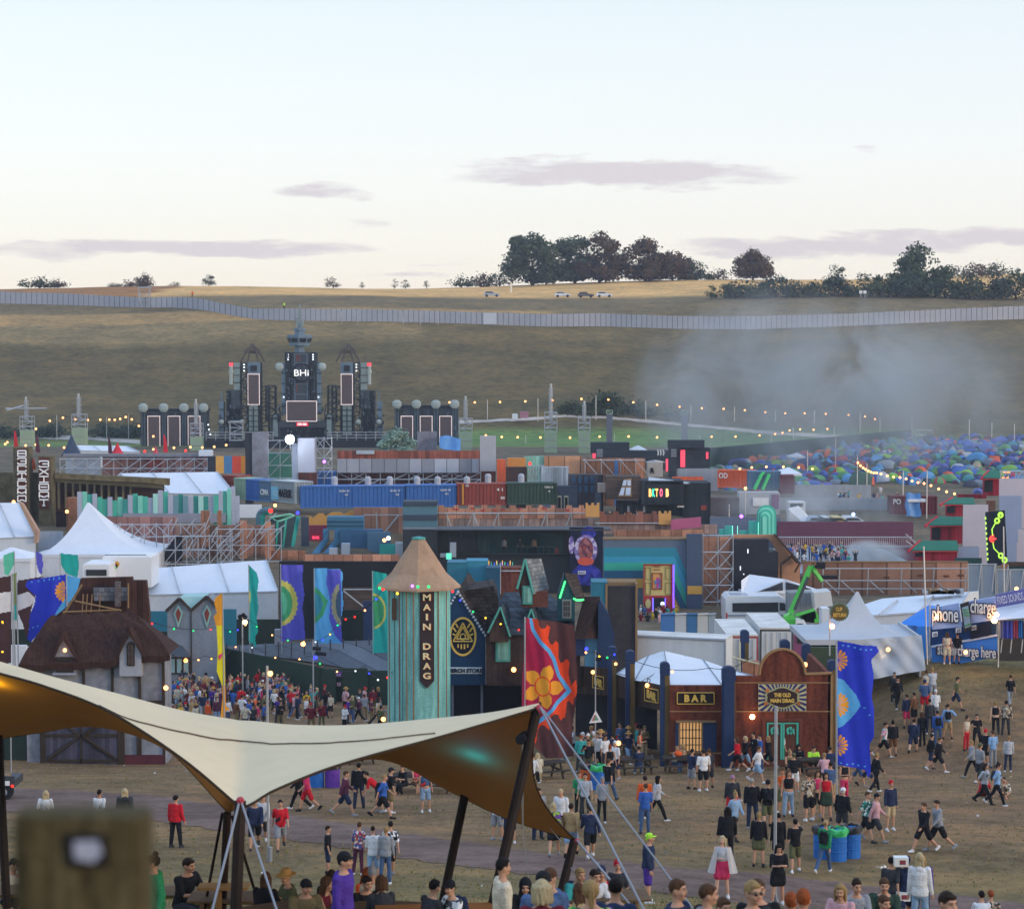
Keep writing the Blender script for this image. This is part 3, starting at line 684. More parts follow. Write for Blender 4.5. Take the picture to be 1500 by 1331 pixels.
wing(578,671,(581.5,610,638.5,666),((587,605),(615,633.5),(643.5,662)),595,'right stage wing with four dishes and three blank screens')
t=t_n('stage_deck','low dark stage deck with railings between the stage towers','stage deck',GD(440,SD-6),SG)
b=MB();b.bp(300,641,582,None,SD-6,6);ob('deck',b,STG2,t)
b=MB()
for v in(633,637,641):b.tp(302,v,400,v,SD-6,.06);b.tp(480,v,580,v,SD-6,.06)
for u in r_g(302,402,14):b.tp(u,632,u,645,SD-6,.06)
for u in r_g(480,582,14):b.tp(u,632,u,645,SD-6,.06)
ob('railing',b,STEEL,t)
b=MB();b.bp(334,617,356,619.5,SD-7,1);b.lat(336,617,355,645,SD-7.5,1.5,3,.08);ob('light_gantry',b,STEEL,t)
spots(t,[(305,622),(306,629),(308,636)],SD-6)
CLAD=M('pale_green_sheet','#93a890',.7,.15,.5,k=.95)
def light_mast(u,vt,vc,w,d,label,arms=0,extra=False):
 t=t_n('light_mast',label,'light mast',GD(u,d),'scaffold light masts on the far field')
 b=MB();b.lat(u-w/2,vc-28 if extra else vc-20,u+w/2,vc+2,d,2,4 if extra else 3,.07);b.tp(u,vc-15,u,vt,d+1,.22);b.lat(u-2.5,vt+6,u+2.5,vc-16,d+.6,.8,5,.05);ob('scaffold',b,STEEL,t)
 b=MB();b.bp(u-w/2,vc,u+w/2,None,d-.1,2.2);cl=ob('cladding',b,CLAD,t)
 b=MB()
 for k in r_g(1,4):b.bp(u-w/2,vc+k*11,u+w/2,vc+k*11+.8,d-.2,.15)
 ob('cladding_seam',b,STEEL,cl)
 if arms:
  b=MB();b.tp(u-30,vc-32,u+30,vc-32,d,.12);b.tp(u-28,vc-29,u-4,vc-36,d,.2);ob('arm',b,STEEL,t)
light_mast(38,581,630,18,372,'scaffold light mast with wide arms at the far left',1);light_mast(115,576,627,20,374,'scaffold light mast with a tall thin spike left of the stage',0)
light_mast(287,584,640,17,372,'scaffold light mast standing in front of the left stage wing');light_mast(682,580,633,19,372,'scaffold light mast at the right end of the stage')
light_mast(807,562,632,18,366,'tallest scaffold light mast, over the green field',extra=True);light_mast(856,587,632,17,366,'scaffold light mast right of the tallest one')
for u,lb in((893,'grey pillar with a lattice top near the low dark sheds'),(1003,'grey pillar with a lattice top in the drifting smoke')):
 t=t_n('pillar',lb,'pillar',GD(u,368),'grey pillars on the green field');b=MB();b.bp(u-4.3,606,u+4.3,None,368,1);ob('shaft',b,M('pillar_grey',(.14,.155,.2),.7),t)
 b=MB();b.lat(u-4.3,601,u+4.3,606,368,1,1,.09);ob('lattice_top',b,CLAD,t)
mb=MB();mb.bp(762,603.5,774,612,415,2);mb.bp(761.5,603,774.5,604.2,414.9,2.2);one('shed',mb,M('pink_shed','#a8788c',.7,.1,k=1),'small pinkish shed beside the track','shed')
mb=MB();mb.bp(750,607,758.5,613.5,415,2);mb.bp(751,606,757.5,607,415.1,1.8);one('water_tank',mb,WH,'white water tank left of the pinkish shed','tank')
def w_l(name,label,cat,mt,u0,v0,u1,d,dep=.25,group=None,v1=None):
 mb=MB();mb.bp(u0,v0,u1,v1,d,dep);return one(name,mb,mt,label,cat,group)
def scaf(label,u0,v0,u1,v1,d,nx,ny,dep=2.2,r=.05,group='scaffold frames behind the sets',seed=1,ground=True):
 """run of scaffold bays with braces"""
 mb=MB();q=random.Random(seed);xs=[u0+(u1-u0)*i/nx for i in r_g(nx+1)];vs=[v1+(v0-v1)*j/ny for j in r_g(ny+1)]
 for u in xs:
  for y in(d,d+dep):
   a=P(u,v0-q.uniform(0,3),y);c=P(u,v1,y);mb.t_b((a.x,y,G(c.x,y)if ground else c.z),(a.x,y,a.z),r,4)
 for v in vs:
  for y in(d,d+dep):mb.tp(u0-1,v,u1+1,v,y,r,4)
 for i in r_g(nx):
  for j in r_g(ny):
   if q.random()<.7:mb.tp(xs[i],vs[j],xs[i+1],vs[j+1],d-.06,r*.9,4)
   if q.random()<.4:mb.tp(xs[i+1],vs[j],xs[i],vs[j+1],d+dep,r*.9,4)
 return one('scaffold',mb,STEEL,label,'scaffold',group)
def peak(name,label,u0,u1,vtop,veave,d,upk=None,vpk=None,dep=4.0,group=None,eave_h=None,walls=True,mt=None,conc=True,k=2.1):
 """pagoda marquee: concave pyramid roof on upright canvas walls"""
 upk=(u0+u1)/2 if upk is None else upk
 a,c,p=P(u0,veave,d),P(u1,veave,d),P(upk,vtop,d+dep/2);xc=(a.x+c.x)/2
 t=t_n(name,label,'marquee',Vc((xc,d,G(xc,d))),group);mb=MB();cs=[(a.x,d),(c.x,d),(c.x,d+dep),(a.x,d+dep)];n=10
 for i in r_g(4):
  (x0,y0),(x1,y1)=cs[i],cs[(i+1)%4]
  def fn(s_,t_):
   h=(t_**k)if conc else t_
   x=x0+(x1-x0)*s_;y=y0+(y1-y0)*s_;r=t_*.985
   return(x+(p.x-x)*r,y+(p.y-y)*r,a.z+(p.z-a.z)*h)
  mb.grid(fn,6,n)
 ob('roof',mb,mt or WH,t,smooth=True)
 vb=MB();vb.box(a.x,d-.02,a.z-.28,c.x,d+.04,a.z+.02);vb.box(a.x,d,a.z-.28,a.x+.05,d+dep,a.z+.02);vb.box(c.x-.05,d,a.z-.28,c.x,d+dep,a.z+.02);ob('valance',vb,mt or WH,t)
 if walls:
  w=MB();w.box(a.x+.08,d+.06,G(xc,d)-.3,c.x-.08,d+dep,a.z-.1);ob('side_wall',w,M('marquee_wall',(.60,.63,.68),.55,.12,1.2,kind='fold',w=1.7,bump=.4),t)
 return t
def frame_tent(name,label,pts_eave,pts_ridge,d0,d1,group=None,vb=None):
 """clear-span tent: front eave and ridge given in pixels at depths d0 and d1, gable walls"""
 e0,e1=(P(u,v,d0)for u,v in pts_eave);r0,r1=(P(u,v,(d0+d1)/2)for u,v in pts_ridge)
 b0=Vc((2*r0 .x-e0 .x,d1,e0 .z));b1=Vc((2*r1 .x-e1 .x,d1,e1 .z))
 c=(e0+e1)/2;t=t_n(name,label,'marquee',Vc((c.x,d0,G(c.x,d0))),group)
 m=MB();o=Vc((0,0,.06));m.grid(lambda s_,q:e0 .lerp(e1,s_).lerp(r0 .lerp(r1,s_),q)-Vc((0,0,.12*math.sin(math.pi*q))),6,6);m.grid(lambda s_,q:r0 .lerp(r1,s_).lerp(b0 .lerp(b1,s_),q),6,3);ob('roof',m,WH,t)
 zb0,zb1=G(e0 .x,d0)-.2,G(e1 .x,d0)-.2;w=MB()
 w.add([(e0 .x,d0,zb0),(e1 .x,d0,zb1),t_p(e1-o),t_p(e0-o)],[(0,1,2,3)])
 for e_,r_,b_,zb in((e0,r0,b0,zb0),(e1,r1,b1,zb1)):w.add([(e_.x,d0,zb),(b_.x,d1,zb),t_p(b_),t_p(r_),t_p(e_)],[(0,1,2,3,4)])
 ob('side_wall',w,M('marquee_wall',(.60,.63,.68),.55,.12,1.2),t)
 f=MB();n=3
 for k in r_g(n+1):
  s_=k/n;f.t_b(e0 .lerp(e1,s_)+o,r0 .lerp(r1,s_)+o,.06,4)
 f.t_b(e0+Vc((0,-.05,0)),e1+Vc((0,-.05,0)),.07,4);ob('frame',f,M('tent_frame',(.40,.42,.46),.5),t);return t
def corr(mb,p,q,z0,z1,n,amp=.07):
 """corrugated sheet between two plan points"""
 p=Vc(p);q=Vc(q);dx=(q-p);nn=Vc((-dx.y,dx.x)).normalized();pts=[]
 for i in r_g(n):
  for f,s in((0,0),(.5,0),(.58,1),(.92,1)):pts.append(p+dx*((i+f)/n)+nn*amp*s)
 pts.append(q)
 vs=[(a.x,a.y,z0)for a in pts]+[(a.x,a.y,z1)for a in pts];k=len(pts)
 mb.add(vs,[(i,i+1,i+1+k,i+k)for i in r_g(k-1)])
def container(label,p,q,ztop,col,marks=None,h=2.6,wd=2.44,group='shipping containers walling the middle of the site',n=16,letter=None):
 """container whose visible long side runs from plan point p to q"""
 p=Vc(p);q=Vc(q);dr=(q-p).normalized();nn=Vc((-dr.y,dr.x))
 if nn.y<0:nn=-nn
 c=(p+q)/2;t=t_n('shipping_container',label,'container',Vc((c.x,c.y,ztop-h)),group);mb=MB()
 e=.08
 corr(mb,p+dr*e,q-dr*e,ztop-h+.12,ztop-.1,n);corr(mb,p+nn*wd,q+nn*wd,ztop-h+.12,ztop-.1,n);corr(mb,p+nn*e,p+nn*(wd-e),ztop-h+.12,ztop-.1,6);corr(mb,q+nn*e,q+nn*(wd-e),ztop-h+.12,ztop-.1,6)
 ob('side_wall',mb,col,t);r=MB();pl=[p+nn*.02,q+nn*.02,q+nn*wd,p+nn*wd]
 r.prism([(a.x,a.y)for a in pl],ztop-.07,ztop);r2=MB()
 for a in pl:r2 .box(a.x-.09,a.y-.09,ztop-h,a.x+.09,a.y+.09,ztop-.005)
 for a,b_ in zip(pl,pl[1:]+pl[:1]):
  for z in(ztop-h+.09,ztop-.09):r2 .t_b((a.x,a.y-.02,z),(b_.x,b_.y-.02,z),.1,4)
 ob('roof',r,col,t);ob('frame',r2,col,t)
 if marks:
  rot=math.atan2(dr.y,dr.x)
  if math.cos(rot)<0:rot+=math.pi
  for(body,s_,z,hh,w_)in marks:
   a=p+dr*((q-p).length*s_);text('lettering',body,letter or M('stencil_white',(.75,.76,.76)),(a.x-nn.x*.12,a.y-nn.y*.12-.02,ztop-h+z),hh,t,rot=(R(90),0,rot),wid=w_,bold=.02)
 return t
CBL=M('container_blue','#3f6db0',.55,.22,.8,kind='streak',k=.92);CRD=M('container_red','#8a4238',.6,.3,.8,kind='streak',k=1.0);CGN=M('container_green','#3a4f45',.6,.25,.8,kind='streak',k=.9)
CGY=M('container_grey','#8f9aa0',.6,.2,.8,kind='streak',k=1.0);CLG=M('container_pale_green','#8fa893',.6,.2,.8,kind='streak',k=1.0);CST=M('container_steel_blue','#5b7894',.6,.2,.8,kind='streak',k=1.0);COR=M('container_orange','#d0603c',.55,.25,.8,kind='streak',k=1.0);CMR=M('container_maroon','#6a3038',.6,.3,.8,kind='streak',k=.9)
def cpx(label,u0,u1,vt,d0,d1,col,marks=None,**kw):
 a=P(u0,vt,d0);b=P(u1,vt,d1);return container(label,(a.x,d0),(b.x,d1),(a.z+b.z)/2,col,marks,**kw)
cpx('blue container next to the pale grey lettered one, left of the blue row',441,518,711.5,240,240.6,CBL,[('HLXU 42',.82,2.0,.22,1.2),('45',.86,1.55,.2,.4)],n=13)
cpx('middle blue container in the row of three',518.5,594,711,240.6,241,CBL,[('HLXU 17',.8,2.0,.22,1.2),('22',.84,1.55,.2,.4)],n=13)
cpx('right blue container touching the red one',594.5,669,710,241,241.4,CBL,[('HLXU 60',.78,2.0,.22,1.2),('G1',.8,1.55,.2,.4)],n=13)
cpx('brick red container between the blue row and the green one',669.5,742,708,241.4,241.8,CRD,[('4 1',.86,1.9,.35,.7),('80',.92,.9,.3,.5)],n=13)
cpx('dark green container at the right end of the row',742.5,815,707,241.8,242.2,CGN,[('CAIU 2',.84,2.1,.22,1.0),('4',.85,1.6,.22,.25)],n=13)
mb=MB();a=P(678,709,241.3);mb.box(a.x-.1,241.22,a.z-2.4,a.x+.12,241.38,a.z);one('yellow_strip',mb,M('yellow_paint','#c98a3a'),'yellow upright strip fixed to the brick red container','strip')
mk=cpx('pale grey container lettered in capitals at the corner of the blue row',398,432,704,244,240,CGY,[('MAERSK',.62,1.15,1.0,2.9)],n=12,letter=M('letter_black',(.02,.02,.025)))
mb=MB();c=P(404,722,242.9);mb.box(c.x-.55,c.y-.05,c.z-.75,c.x+.55,c.y+.05,c.z+.75);em_=ob('emblem',mb,M('emblem_blue','#7fc0dc'),mk)
mb=MB()
for k in r_g(7):
 g=k*2*math.pi/7+math.pi/2;mb.p_x([Vc((c.x+math.cos(g+o_)*r_,c.y-.09,c.z+math.sin(g+o_)*r_))for o_,r_ in((-.3,.15),(0,.5),(.3,.15))],Vc((0,.04,0)))
ob('star',mb,M('white_mark',(.8,.8,.8)),em_)
cpx('steel blue container with white capitals left of the pale grey one',379,398,703.5,246,244,CST,[('CMA',.5,1.2,.7,1.7)],n=8)
cpx('plain blue container behind the steel blue lettered one',361,379,702,248,246,CBL,None,n=8)
cpx('pale green container at the left end of the container corner',343.5,361,700,249.5,248,CLG,None,n=8)
cpx('rusty red container stacked behind the pale green one',326,346,696,252,250.5,CRD,None,n=6)
cpx('small blue container under the grey tower left of the silver netting',466,490,691,262,262,CBL,None,n=6)
cpx('orange container with white marks behind the dark shed at right',1052,1106,688.5,300,299,COR,[('OD',.14,1.8,.8,1.3)],n=12)
cpx('maroon container with a blue tarpaulin in the yard below the campsite',1306,1372,726.5,268,268,CMR,[('PO',.12,1.9,.7,1.0)],n=12)
cpx('steel blue container with bright green bars in the smoky yard',1098,1143,690,285,285,CST,None,n=8)
mb=MB();mb.tp(1105,717,1116,694,284.6,.25);mb.tp(1117,717,1127,694,284.6,.25);mb.tp(1116,694,1120,692,284.6,.22);one('green_ramp',mb,M('bright_green','#50d080'),'two bright green ramps leaning on the steel blue container','ramp')
cpx('dark red container end beside the bright green ramps',1144,1163,696,284,284,CMR,None,n=5)
mb=MB();c=P(1336,740,266)
mb.grid(lambda s_,t:(c.x-.9+1.9*s_+.1*math.sin(9*t),c.y-.6*t-.15*math.sin(8*s_),c.z+1.6-3.0*t+.1*math.sin(7*s_)),8,8);one('tarpaulin',mb,M('tarp_blue','#4f86c0',.5,.2,k=1),'crumpled blue tarpaulin hung on the maroon container','tarpaulin')
mb=MB();mb.bp(1330,731,1356,735,265.4,1.2);one('awning',mb,WH,'white awning above the blue tarpaulin','awning')
for i,(u,lb)in e_n(((490,'over the joint left of the blue row'),(539,'over the first blue container'),(571,'over the second blue container, left one'),(611,'over the third blue container'),(641,'at the right of the third blue container'),(684,'over the left of the red container'),(715,'over the right of the red container'),(763.5,'over the dark green container'))):
 d=241.8 if u<700 else 243;c=P(u,711 if u<700 else 707,d);b=MB();w=.38
 b.lathe((c.x,c.y,c.z-.1),[(w,0),(w,.85),(w*.9,1.05),(w*.5,1.18),(.05,1.2)],12);one('barrel',b,M('smoky_plastic','#a8acb8',.4,.25,1),'grey dome-topped barrel standing '+lb,'barrel','grey barrels on top of the containers')
w_l('timber_shed','patchwork shed clad in dark boards and blue shutters right of the green container','shed',M('dark_cladding','#4b4a52',.8,.35,.8,kind='plank',w=.5),833,695,884,243,2)
mb=MB()
for i in r_g(4):
 for j in r_g(2):mb.bp(838+i*9,698+j*13,843+i*9,708+j*13,242.9,.1)
one('shutter_panel',mb,M('blue_shutter','#35506c',.7,.2),'blue shutters fixed on the patchwork shed','shutters')
t=t_n('dark_shed','dark shed below the shutters with two pale framed windows','shed',GD(826,242.6));b=MB();b.bp(815,712,846,None,242.6,2);ob('wall',b,M('slate_blue','#414b5a',.7,.2),t)
for u in(816.5,826.5):
 b=MB();b.bp(u,726,u+6,744,242.5,.1);f=ob('window_frame',b,M('pale_frame','#b9b69a'),t);b=MB();b.bp(u+1,728,u+5,744,242.4,.1);ob('pane',b,BLK,f)
t=t_n('black_shack','black board shack with lit sign letters, right of the skylight','building',GD(985,240));DKB=M('tarred_board',(.026,.033,.042),.7,.35,.6,kind='plank',w=.35)
b=MB();b.bp(939,704,1001,739,239,5);b.bp(1001,707,1041,None,240,5);b.bp(905,735,1001,None,240.5,4);ob('wall',b,DKB,t)
b=MB();a,c,e_,f=P(950,698.5,240),P(1012,706.5,240),P(1008,706.8,239),P(950,706,239);b.add([t_p(x)for x in(a,c,e_,f)]+[t_p(x-Vc((0,0,.15)))for x in(a,c,e_,f)],[(0,1,2,3),(7,6,5,4),(3,2,6,7),(0,3,7,4)]);ob('roof_sheet',b,M('pale_sheet',(.42,.47,.52),.45),t)
for i,(u,h)in e_n(((952.5,'#ffb060'),(957.5,'#40c0a0'),(962,'#ffb060'),(968.5,'#ff6080'),(977.5,'#ffc070'))):
 c=P(u,721.5,238.9);text('lit_letter','HOTEL'[i]if 0 else 'BKTOB'[i],glow('lit_'+h,h,1.6),c,.95,t,wid=.33,bold=.04)
b=MB();b.bp(992,740.5,1002,743,239.8,.2);ob('notice',b,M('white_mark',(.8,.8,.8)),t)
b=MB();b.bp(1027,740,1035,747,239.9,.1);ob('rust_plate',b,CRD,t)
for u in(919,942):b=MB();b.bp(u,741,u+3,750,240.4,.1);ob('slot_window',b,M('white_mark',(.8,.8,.8))if 0 else GREYP,t)
t=t_n('brown_shack','brown boarded shack with a slanted skylight left of the black shack','building',GD(914,239.5))
b=MB();b.bp(888,698,939,731,239.3,4);ob('wall',b,M('brown_board','#544742',.8,.35,.8,kind='hplank',w=.4),t)
b=MB();a=[P(u,v,dd)for u,v,dd in((915,702,239.2),(925,700,239.2),(925,727,238.2),(905,727,238.2))];b.p_x(a,Vc((0,.2,0)));sk_=ob('skylight',b,TIMB,t)
for(u0,u1,v0,v1,s0)in((912,917.5,703,711,1.5),(919,924,703,711,0),(908,914,714,725,2.5),(916.5,923.5,714,725,.5)):
 f0=lambda v:239.15-(v-701)/26-.05
 b=MB();b.p_x([P(u0+s0,v0,f0(v0)),P(u1+s0*.5,v0,f0(v0)),P(u1-s0*.3,v1,f0(v1)),P(u0-s0*.5,v1,f0(v1))],Vc((0,-.05,0)));ob('pane',b,M('sky_glass',(.42,.48,.58),.15),sk_)
w_l('stair_block','grey stair block left of the brown shack','building',M('slate_blue','#414b5a'),872,722,880,240.3,1)
b=MB();b.bp(876,708,888,721,240.8,1.5);one('canvas_bundle',b,M('dusty_cloth','#b0a49a',.9,.3),'dusty canvas bundle on the patchwork shed','bundle')
w_l('netting_screen','long silver netting screen above the blue containers','screen',M('silver_net','#a6abb8',.6,.12,.5,kind='fold',w=1.6),494,672,702,262,.15,v1=692)
w_l('net_screen','tall silver netting panel at the right end of the long screen','screen',M('silver_net2','#a8abb4',.6,.1,.5),703,638,726.5,261,.2,v1=690)
w_l('rusty_wall','rust coloured plank wall under the long silver screen','wall',M('dark_rust','#5e3a36',.8,.3,.8,kind='plank',w=.5),494,690,726,264,.2)
scaf('scaffold rows under the long silver screen',494,692,704,712,262.5,10,2,1,.07,seed=4)
w_l('plank_wall','low rust orange plank wall behind the silver screen','wall',M('orange_plank','#9a5a4a',.8,.25,.8,kind='plank',w=.5),494,660,705,266,.2)
w_l('grey_tower','pale grey sheeted tower with the bright floodlight beside it','tower',M('sheet_blue_grey','#a7aec2',.6,.08,.6),436,642,461,258,1.5,v1=692)
w_l('rust_base','rusty red board under the pale grey sheeted tower','board',M('dark_rust','#5e3a36'),437,692,464,257.6,.3)
b=MB();b.bp(427.5,650,436,None,258.5,.8);one('tower_edge',b,M('sheet_blue_grey','#a7aec2'),'narrow pale sheet left of the grey sheeted tower','sheet')
scaf('scaffold tower right of the grey sheeted tower',463,642,486,700,259,2,4,2,.06,seed=5)
w_l('steel_board','rust spotted grey steel panel left of the floodlight','panel',M('spotted_steel','#7d8596',.55,.3,.7,col2='#6b5d5c'),369,632,393,257,.4,v1=700)
w_l('black_board','black upright panel left of the rust spotted steel panel','panel',CHAR,359,634,369,257.2,1.5)
w_l('steel_board','rust spotted grey steel panel behind the bush, right of centre','panel',M('spotted_steel','#7d8596'),611,632,639.5,275,.4,v1=668)
scaf('green backed scaffold beside the floodlight',392,645,428,700,260,2,3,2,.06,seed=6)
w_l('green_board','teal green board behind the floodlight scaffold','board',M('teal_board','#4f8a78',.7,.15),393,662,428,262.6,.2)
b=MB();c=P(424.5,643.5,256.5);b.sph(c,.55,n=10);fl=t_n('flood_light','dazzling white floodlight on the scaffold below the stage','floodlight',c);ob('lamp',b,HOT,fl);b=MB();b.box(c.x-.5,c.y+.4,c.z-.5,c.x+.5,c.y+.7,c.z+.5);b.t_b((c.x,c.y+.55,c.z),(c.x,c.y+.55,c.z-3),.08,5);ob('housing',b,DARKST,fl)
tree('silver_bush',583,664,62,46,285,M('leaf_silver','#8da79a',.8,.25,.5,col2='#6d8a80'),'silvery green round bush in front of the right stage wing',None,'bush',seed=120,lobes=16,n=6000)
b=MB();c=P(655,655,274);b.grid(lambda s_,t:(c.x-1+2.8*s_,c.y-t*1.2-.2*math.sin(9*s_),c.z+1.4-2.3*t*(.5+.5*s_)+.2*math.sin(5*s_+4*t)),10,6);one('tarpaulin',b,M('tarp_blue','#4f86c0'),'blue tarpaulin slide hanging below the right stage wing','tarpaulin')
w_l('sheet_roof','small pale sheet roof behind the silver screen','roof sheet',M('pale_sheet',(.42,.47,.52)),522,660,548,265.5,.6,v1=665)
w_l('orange_shack','orange painted shack beside the tall netting panel','shack',COR,728,673,741,255,1.5)
w_l('ochre_shack','ochre board shack with a red lamp','shack',M('ochre_board','#c98a4a',.8,.2),743,671,770,256,1.5)
w_l('brown_pen','dark brown pen in front of the ochre shack','pen',M('pen_brown','#4a3a38'),741,684,772,250,1)
w_l('mint_sheet','mint green sheeting between the ochre shack and the plywood','sheet',M('mint_cloth','#9fd8c4',.8,.1,kind='fold',w=.5),768,668,798,256.5,.3)
w_l('plywood_wall','bright new plywood wall behind the dark green container','wall',M('fresh_ply','#cf9a76',.8,.12,.6,kind='plank',w=2),797,668,852,256,.3)
w_l('plywood_wall','brown plywood wall with white braces right of the fresh plywood','wall',PLY,853,671,945,255,.3)
mb=MB()
for u in(855,879,907,929):mb.tp(u,672,u+22,697,254.5,.06);mb.tp(u+2,672,u+2,697,254.6,.06)
mb.tp(853,674,945,674,254.5,.07);one('brace',mb,STEEL,'white steel braces on the brown plywood wall','brace')
w_l('blue_board','bright blue board standing in the brown plywood wall','board',M('mid_blue','#4a6fa0'),900,674,905.5,254.2,.2)
w_l('silver_tank','silver ribbed tank cladding left of the patchwork shed','tank',M('silver_rib','#9aa7b4',.45,.3,.6,kind='plank',w=.3),793,684,833,249,1.5)
scaf('thin scaffold poles around the ochre shack',774,682,796,705,249.5,5,1,1,.05,seed=8)
t=t_n('canvas_box','grey canvas cube with a black figure painted on it','canvas box',GD(957,250));b=MB();b.bp(949,677,971,698,250,2.5);b.lathe(t_p(P(960,677,251.3)),[(1.3,0),(.7,.2),(.05,.3)],4);ob('cover',b,M('grey_canvas','#a6a09c',.85,.15),t)
b=MB();b.bp(953,685,957,688,249.9,.1);b.ext([(952.5,688),(957.5,688),(958,694),(955,691),(952.5,694)],249.9,.05);ob('painted_figure',b,BLK,t)
t=t_n('black_booth','low black stage booth with curved white arrows','booth',GD(925,330));b=MB();b.bp(868,660,982,None,330,3);b.bp(866,648,922,664,331,3);ob('wall',b,M('booth_black',(.03,.04,.055),.7,.3),t)
b=MB()
for k in r_g(3):
 x=962+k*4;b.ext([(x,658.5),(x+2,658.5),(x+3.5,662),(x+2.5,667),(x+.8,667),(x+1.6,662)],329.8,.1)
ob('white_arrow',b,M('white_mark',(.8,.8,.8)),t)
for u0,u1 in((874,883),(983,991)):
 b=MB()
 for k in r_g(4):b.bp(u0,658+k*3,u1,659.6+k*3,329.7 if u0<900 else 318.6,.1)
 ob('vent_slats',b,GREYP,t)
b=MB();b.bp(868,664,872.5,672,329.6,.2);ob('red_panel',b,glow('red_panel','#ff4a60',.8),t)
t=t_n('black_booth','tall black booth with bright red panels by the campsite screen','booth',GD(1010,319));b=MB();b.bp(980,645,1032,656,319,3);b.bp(981,656,991,None,319,3);b.bp(991,656,1040,686,320,3);ob('wall',b,M('booth_black',(.03,.04,.055)),t)
b=MB();b.bp(997,659,1003.5,684,319.8,.2);b.bp(1034.5,662,1037.5,672,319.8,.2);b.bp(975.5,672,978.5,690,318,.2);ob('red_panel',b,glow('red_panel','#ff4a60',.8),t)
peak('gazebo','white pop-up gazebo over the low black booth',918,952,652,661,332,dep=4,walls=False,conc=False)
w_l('steel_fence','grey steel sheet fence below the tall black booth','fence',GALV,993,686,1052,305,.15)
w_l('low_fence','rust orange low fence behind the black shack','fence',COR,985,698,1030,262,.2)
mb=MB();a,b_=P(1030,684,330),P(1326,628,412);c,e_=P(1030,657,330),P(1326,628,412);b0=Vc((a.x,330,G(a.x,330)-.3));b1=Vc((b_.x,405,G(b_.x,405)-.3));t1=P(1326,629,405)
mb.p_x([b0,b1,Vc((b1 .x,405,t1 .z)),Vc((b0 .x,330,c.z))],Vc((0,.15,0)));one('screen_fence',mb,M('green_screen','#223c3e',.8,.15,.3,k=.9),'long dark green screen fence between green field and campsite','fence')
w_l('plank_palisade','weathered plywood walls in a row, far left behind the ramparts','wall',M('pinkish_ply','#a87a70',.8,.3,.5,kind='plank',w=1.2),150,668,305,268,.3)
w_l('grey_ledge','grey ledge running over the weathered plywood walls','ledge',M('ledge_grey','#7d7f88'),92,664.5,304,267,1.0,v1=669)
scaf('scaffold in front of the weathered plywood walls at far left',88,672,304,700,266,11,2,1,.06,seed=9)
w_l('red_board','dark red board among the weathered plywood walls','board',CRD,216,672,236,267.7,.2)
w_l('steel_sheet','pale steel sheet at the left end of the plywood walls','sheet',M('pale_steel','#a8b2c2',.5,.2),96,668,146,267.4,.2)
for i,(u0,u1,h,w_)in e_n(((304,316,'#33353f','black'),(316,328,'#d9a050','yellow'),(328,340,'#4f7ea8','blue'),(340,353,'#d0503c','red'),(353,359,'#d08a3c','orange'))):
 w_l('painted_board',w_+' painted door in the colourful row beside the black panel','door',M('door_'+w_,h,.6,.15),u0,668,u1,262,.3,'painted doors in a row',v1=693)
w_l('white_van_box','small white box van roof above the colourful doors','van',WH,291,660,309,266.5,2,v1=668)
def cone_tent(u,vt,vb,w,d,mt,label):
 b=MB();c=P(u,vb,d);r=w/2*d/F;h=(vb-vt)*d/F;b.lathe(t_p(c),[(r,0),(r*.75,h*.18),(r*.42,h*.5),(r*.16,h*.82),(.03,h)],10)
 return one('pointed_tent',b,mt,label,'tent','pointed tents at far left',smooth=True)
cone_tent(105,636,667,32,300,M('navy_tent','#3a465c',.7),'dark navy pointed tent left of the red pointed one');cone_tent(172,648,666,22,300,M('red_tent','#c8303c',.7),'red pointed tent at far left');cone_tent(228,653,666,12,300,M('pink_tent','#c04a58',.7),'small pinkish red pointed tent below the left stage wing')
for i,(u,vt,h,lb)in e_n(((21,630,'#c03038','red'),(53,636,'#5a3040','dark plum'),(159,640,'#50283a','purplish'),(240,636,'#d03040','bright red'))):
 mb=MB();d=290;mb.tp(u,662,u,vt,d,.06);mb.ext([(u,vt),(u+2,vt+3),(u+4.5,vt+14),(u+6,vt+27),(u,vt+26)],d,.05);one('feather_flag',mb,M('flag_'+lb,h,.8),f'{lb} feather flag at far left below the hill','flag','feather flags at far left')
frame_tent('marquee','long low white marquee between the hill verge and the left stage wing',((118,660),(205,662)),((112,652),(185,653)),330,338)
t=t_n('rampart','mossy timber rampart with heavy ledge at left','rampart',GD(165,236));MOSS=M('mossy_timber','#6c634d',.9,.4,1.2,col2='#4a4632')
b=MB();a0,a1=P(80,692,234),P(247,701,238)
b.p_x([P(80,693,233),P(215,700,236),P(247,701,238),P(247,711,238),P(215,707,236),P(80,701,233)],Vc((0,1.0,0)));ob('ledge',b,MOSS,t)
b=MB();b.p_x([P(80,701.5,233.3),P(215,708,236.3),P(238,711,237.5),P(238,716,237.5),P(215,714,236.3),P(80,706,233.3)],Vc((0,.8,0)));ob('lower_ledge',b,M('mossy_dark','#4e4a38',.9,.35,1),t)
b=MB();b.bp(78,700,240,None,238.5,.3);ob('wall',b,M('rampart_brown','#4a332c',.85,.3,.7,kind='plank',w=.6),t)
b=MB()
for k in r_g(11):b.bp(84+k*10.5,702,87+k*10.5,745,237.8,.5)
ob('post',b,M('rampart_post','#7c725e',.85,.3),t)
w_l('rampart','dark mossy rampart at the left photo edge','rampart',MOSS,-30,692,18,236,1.0)
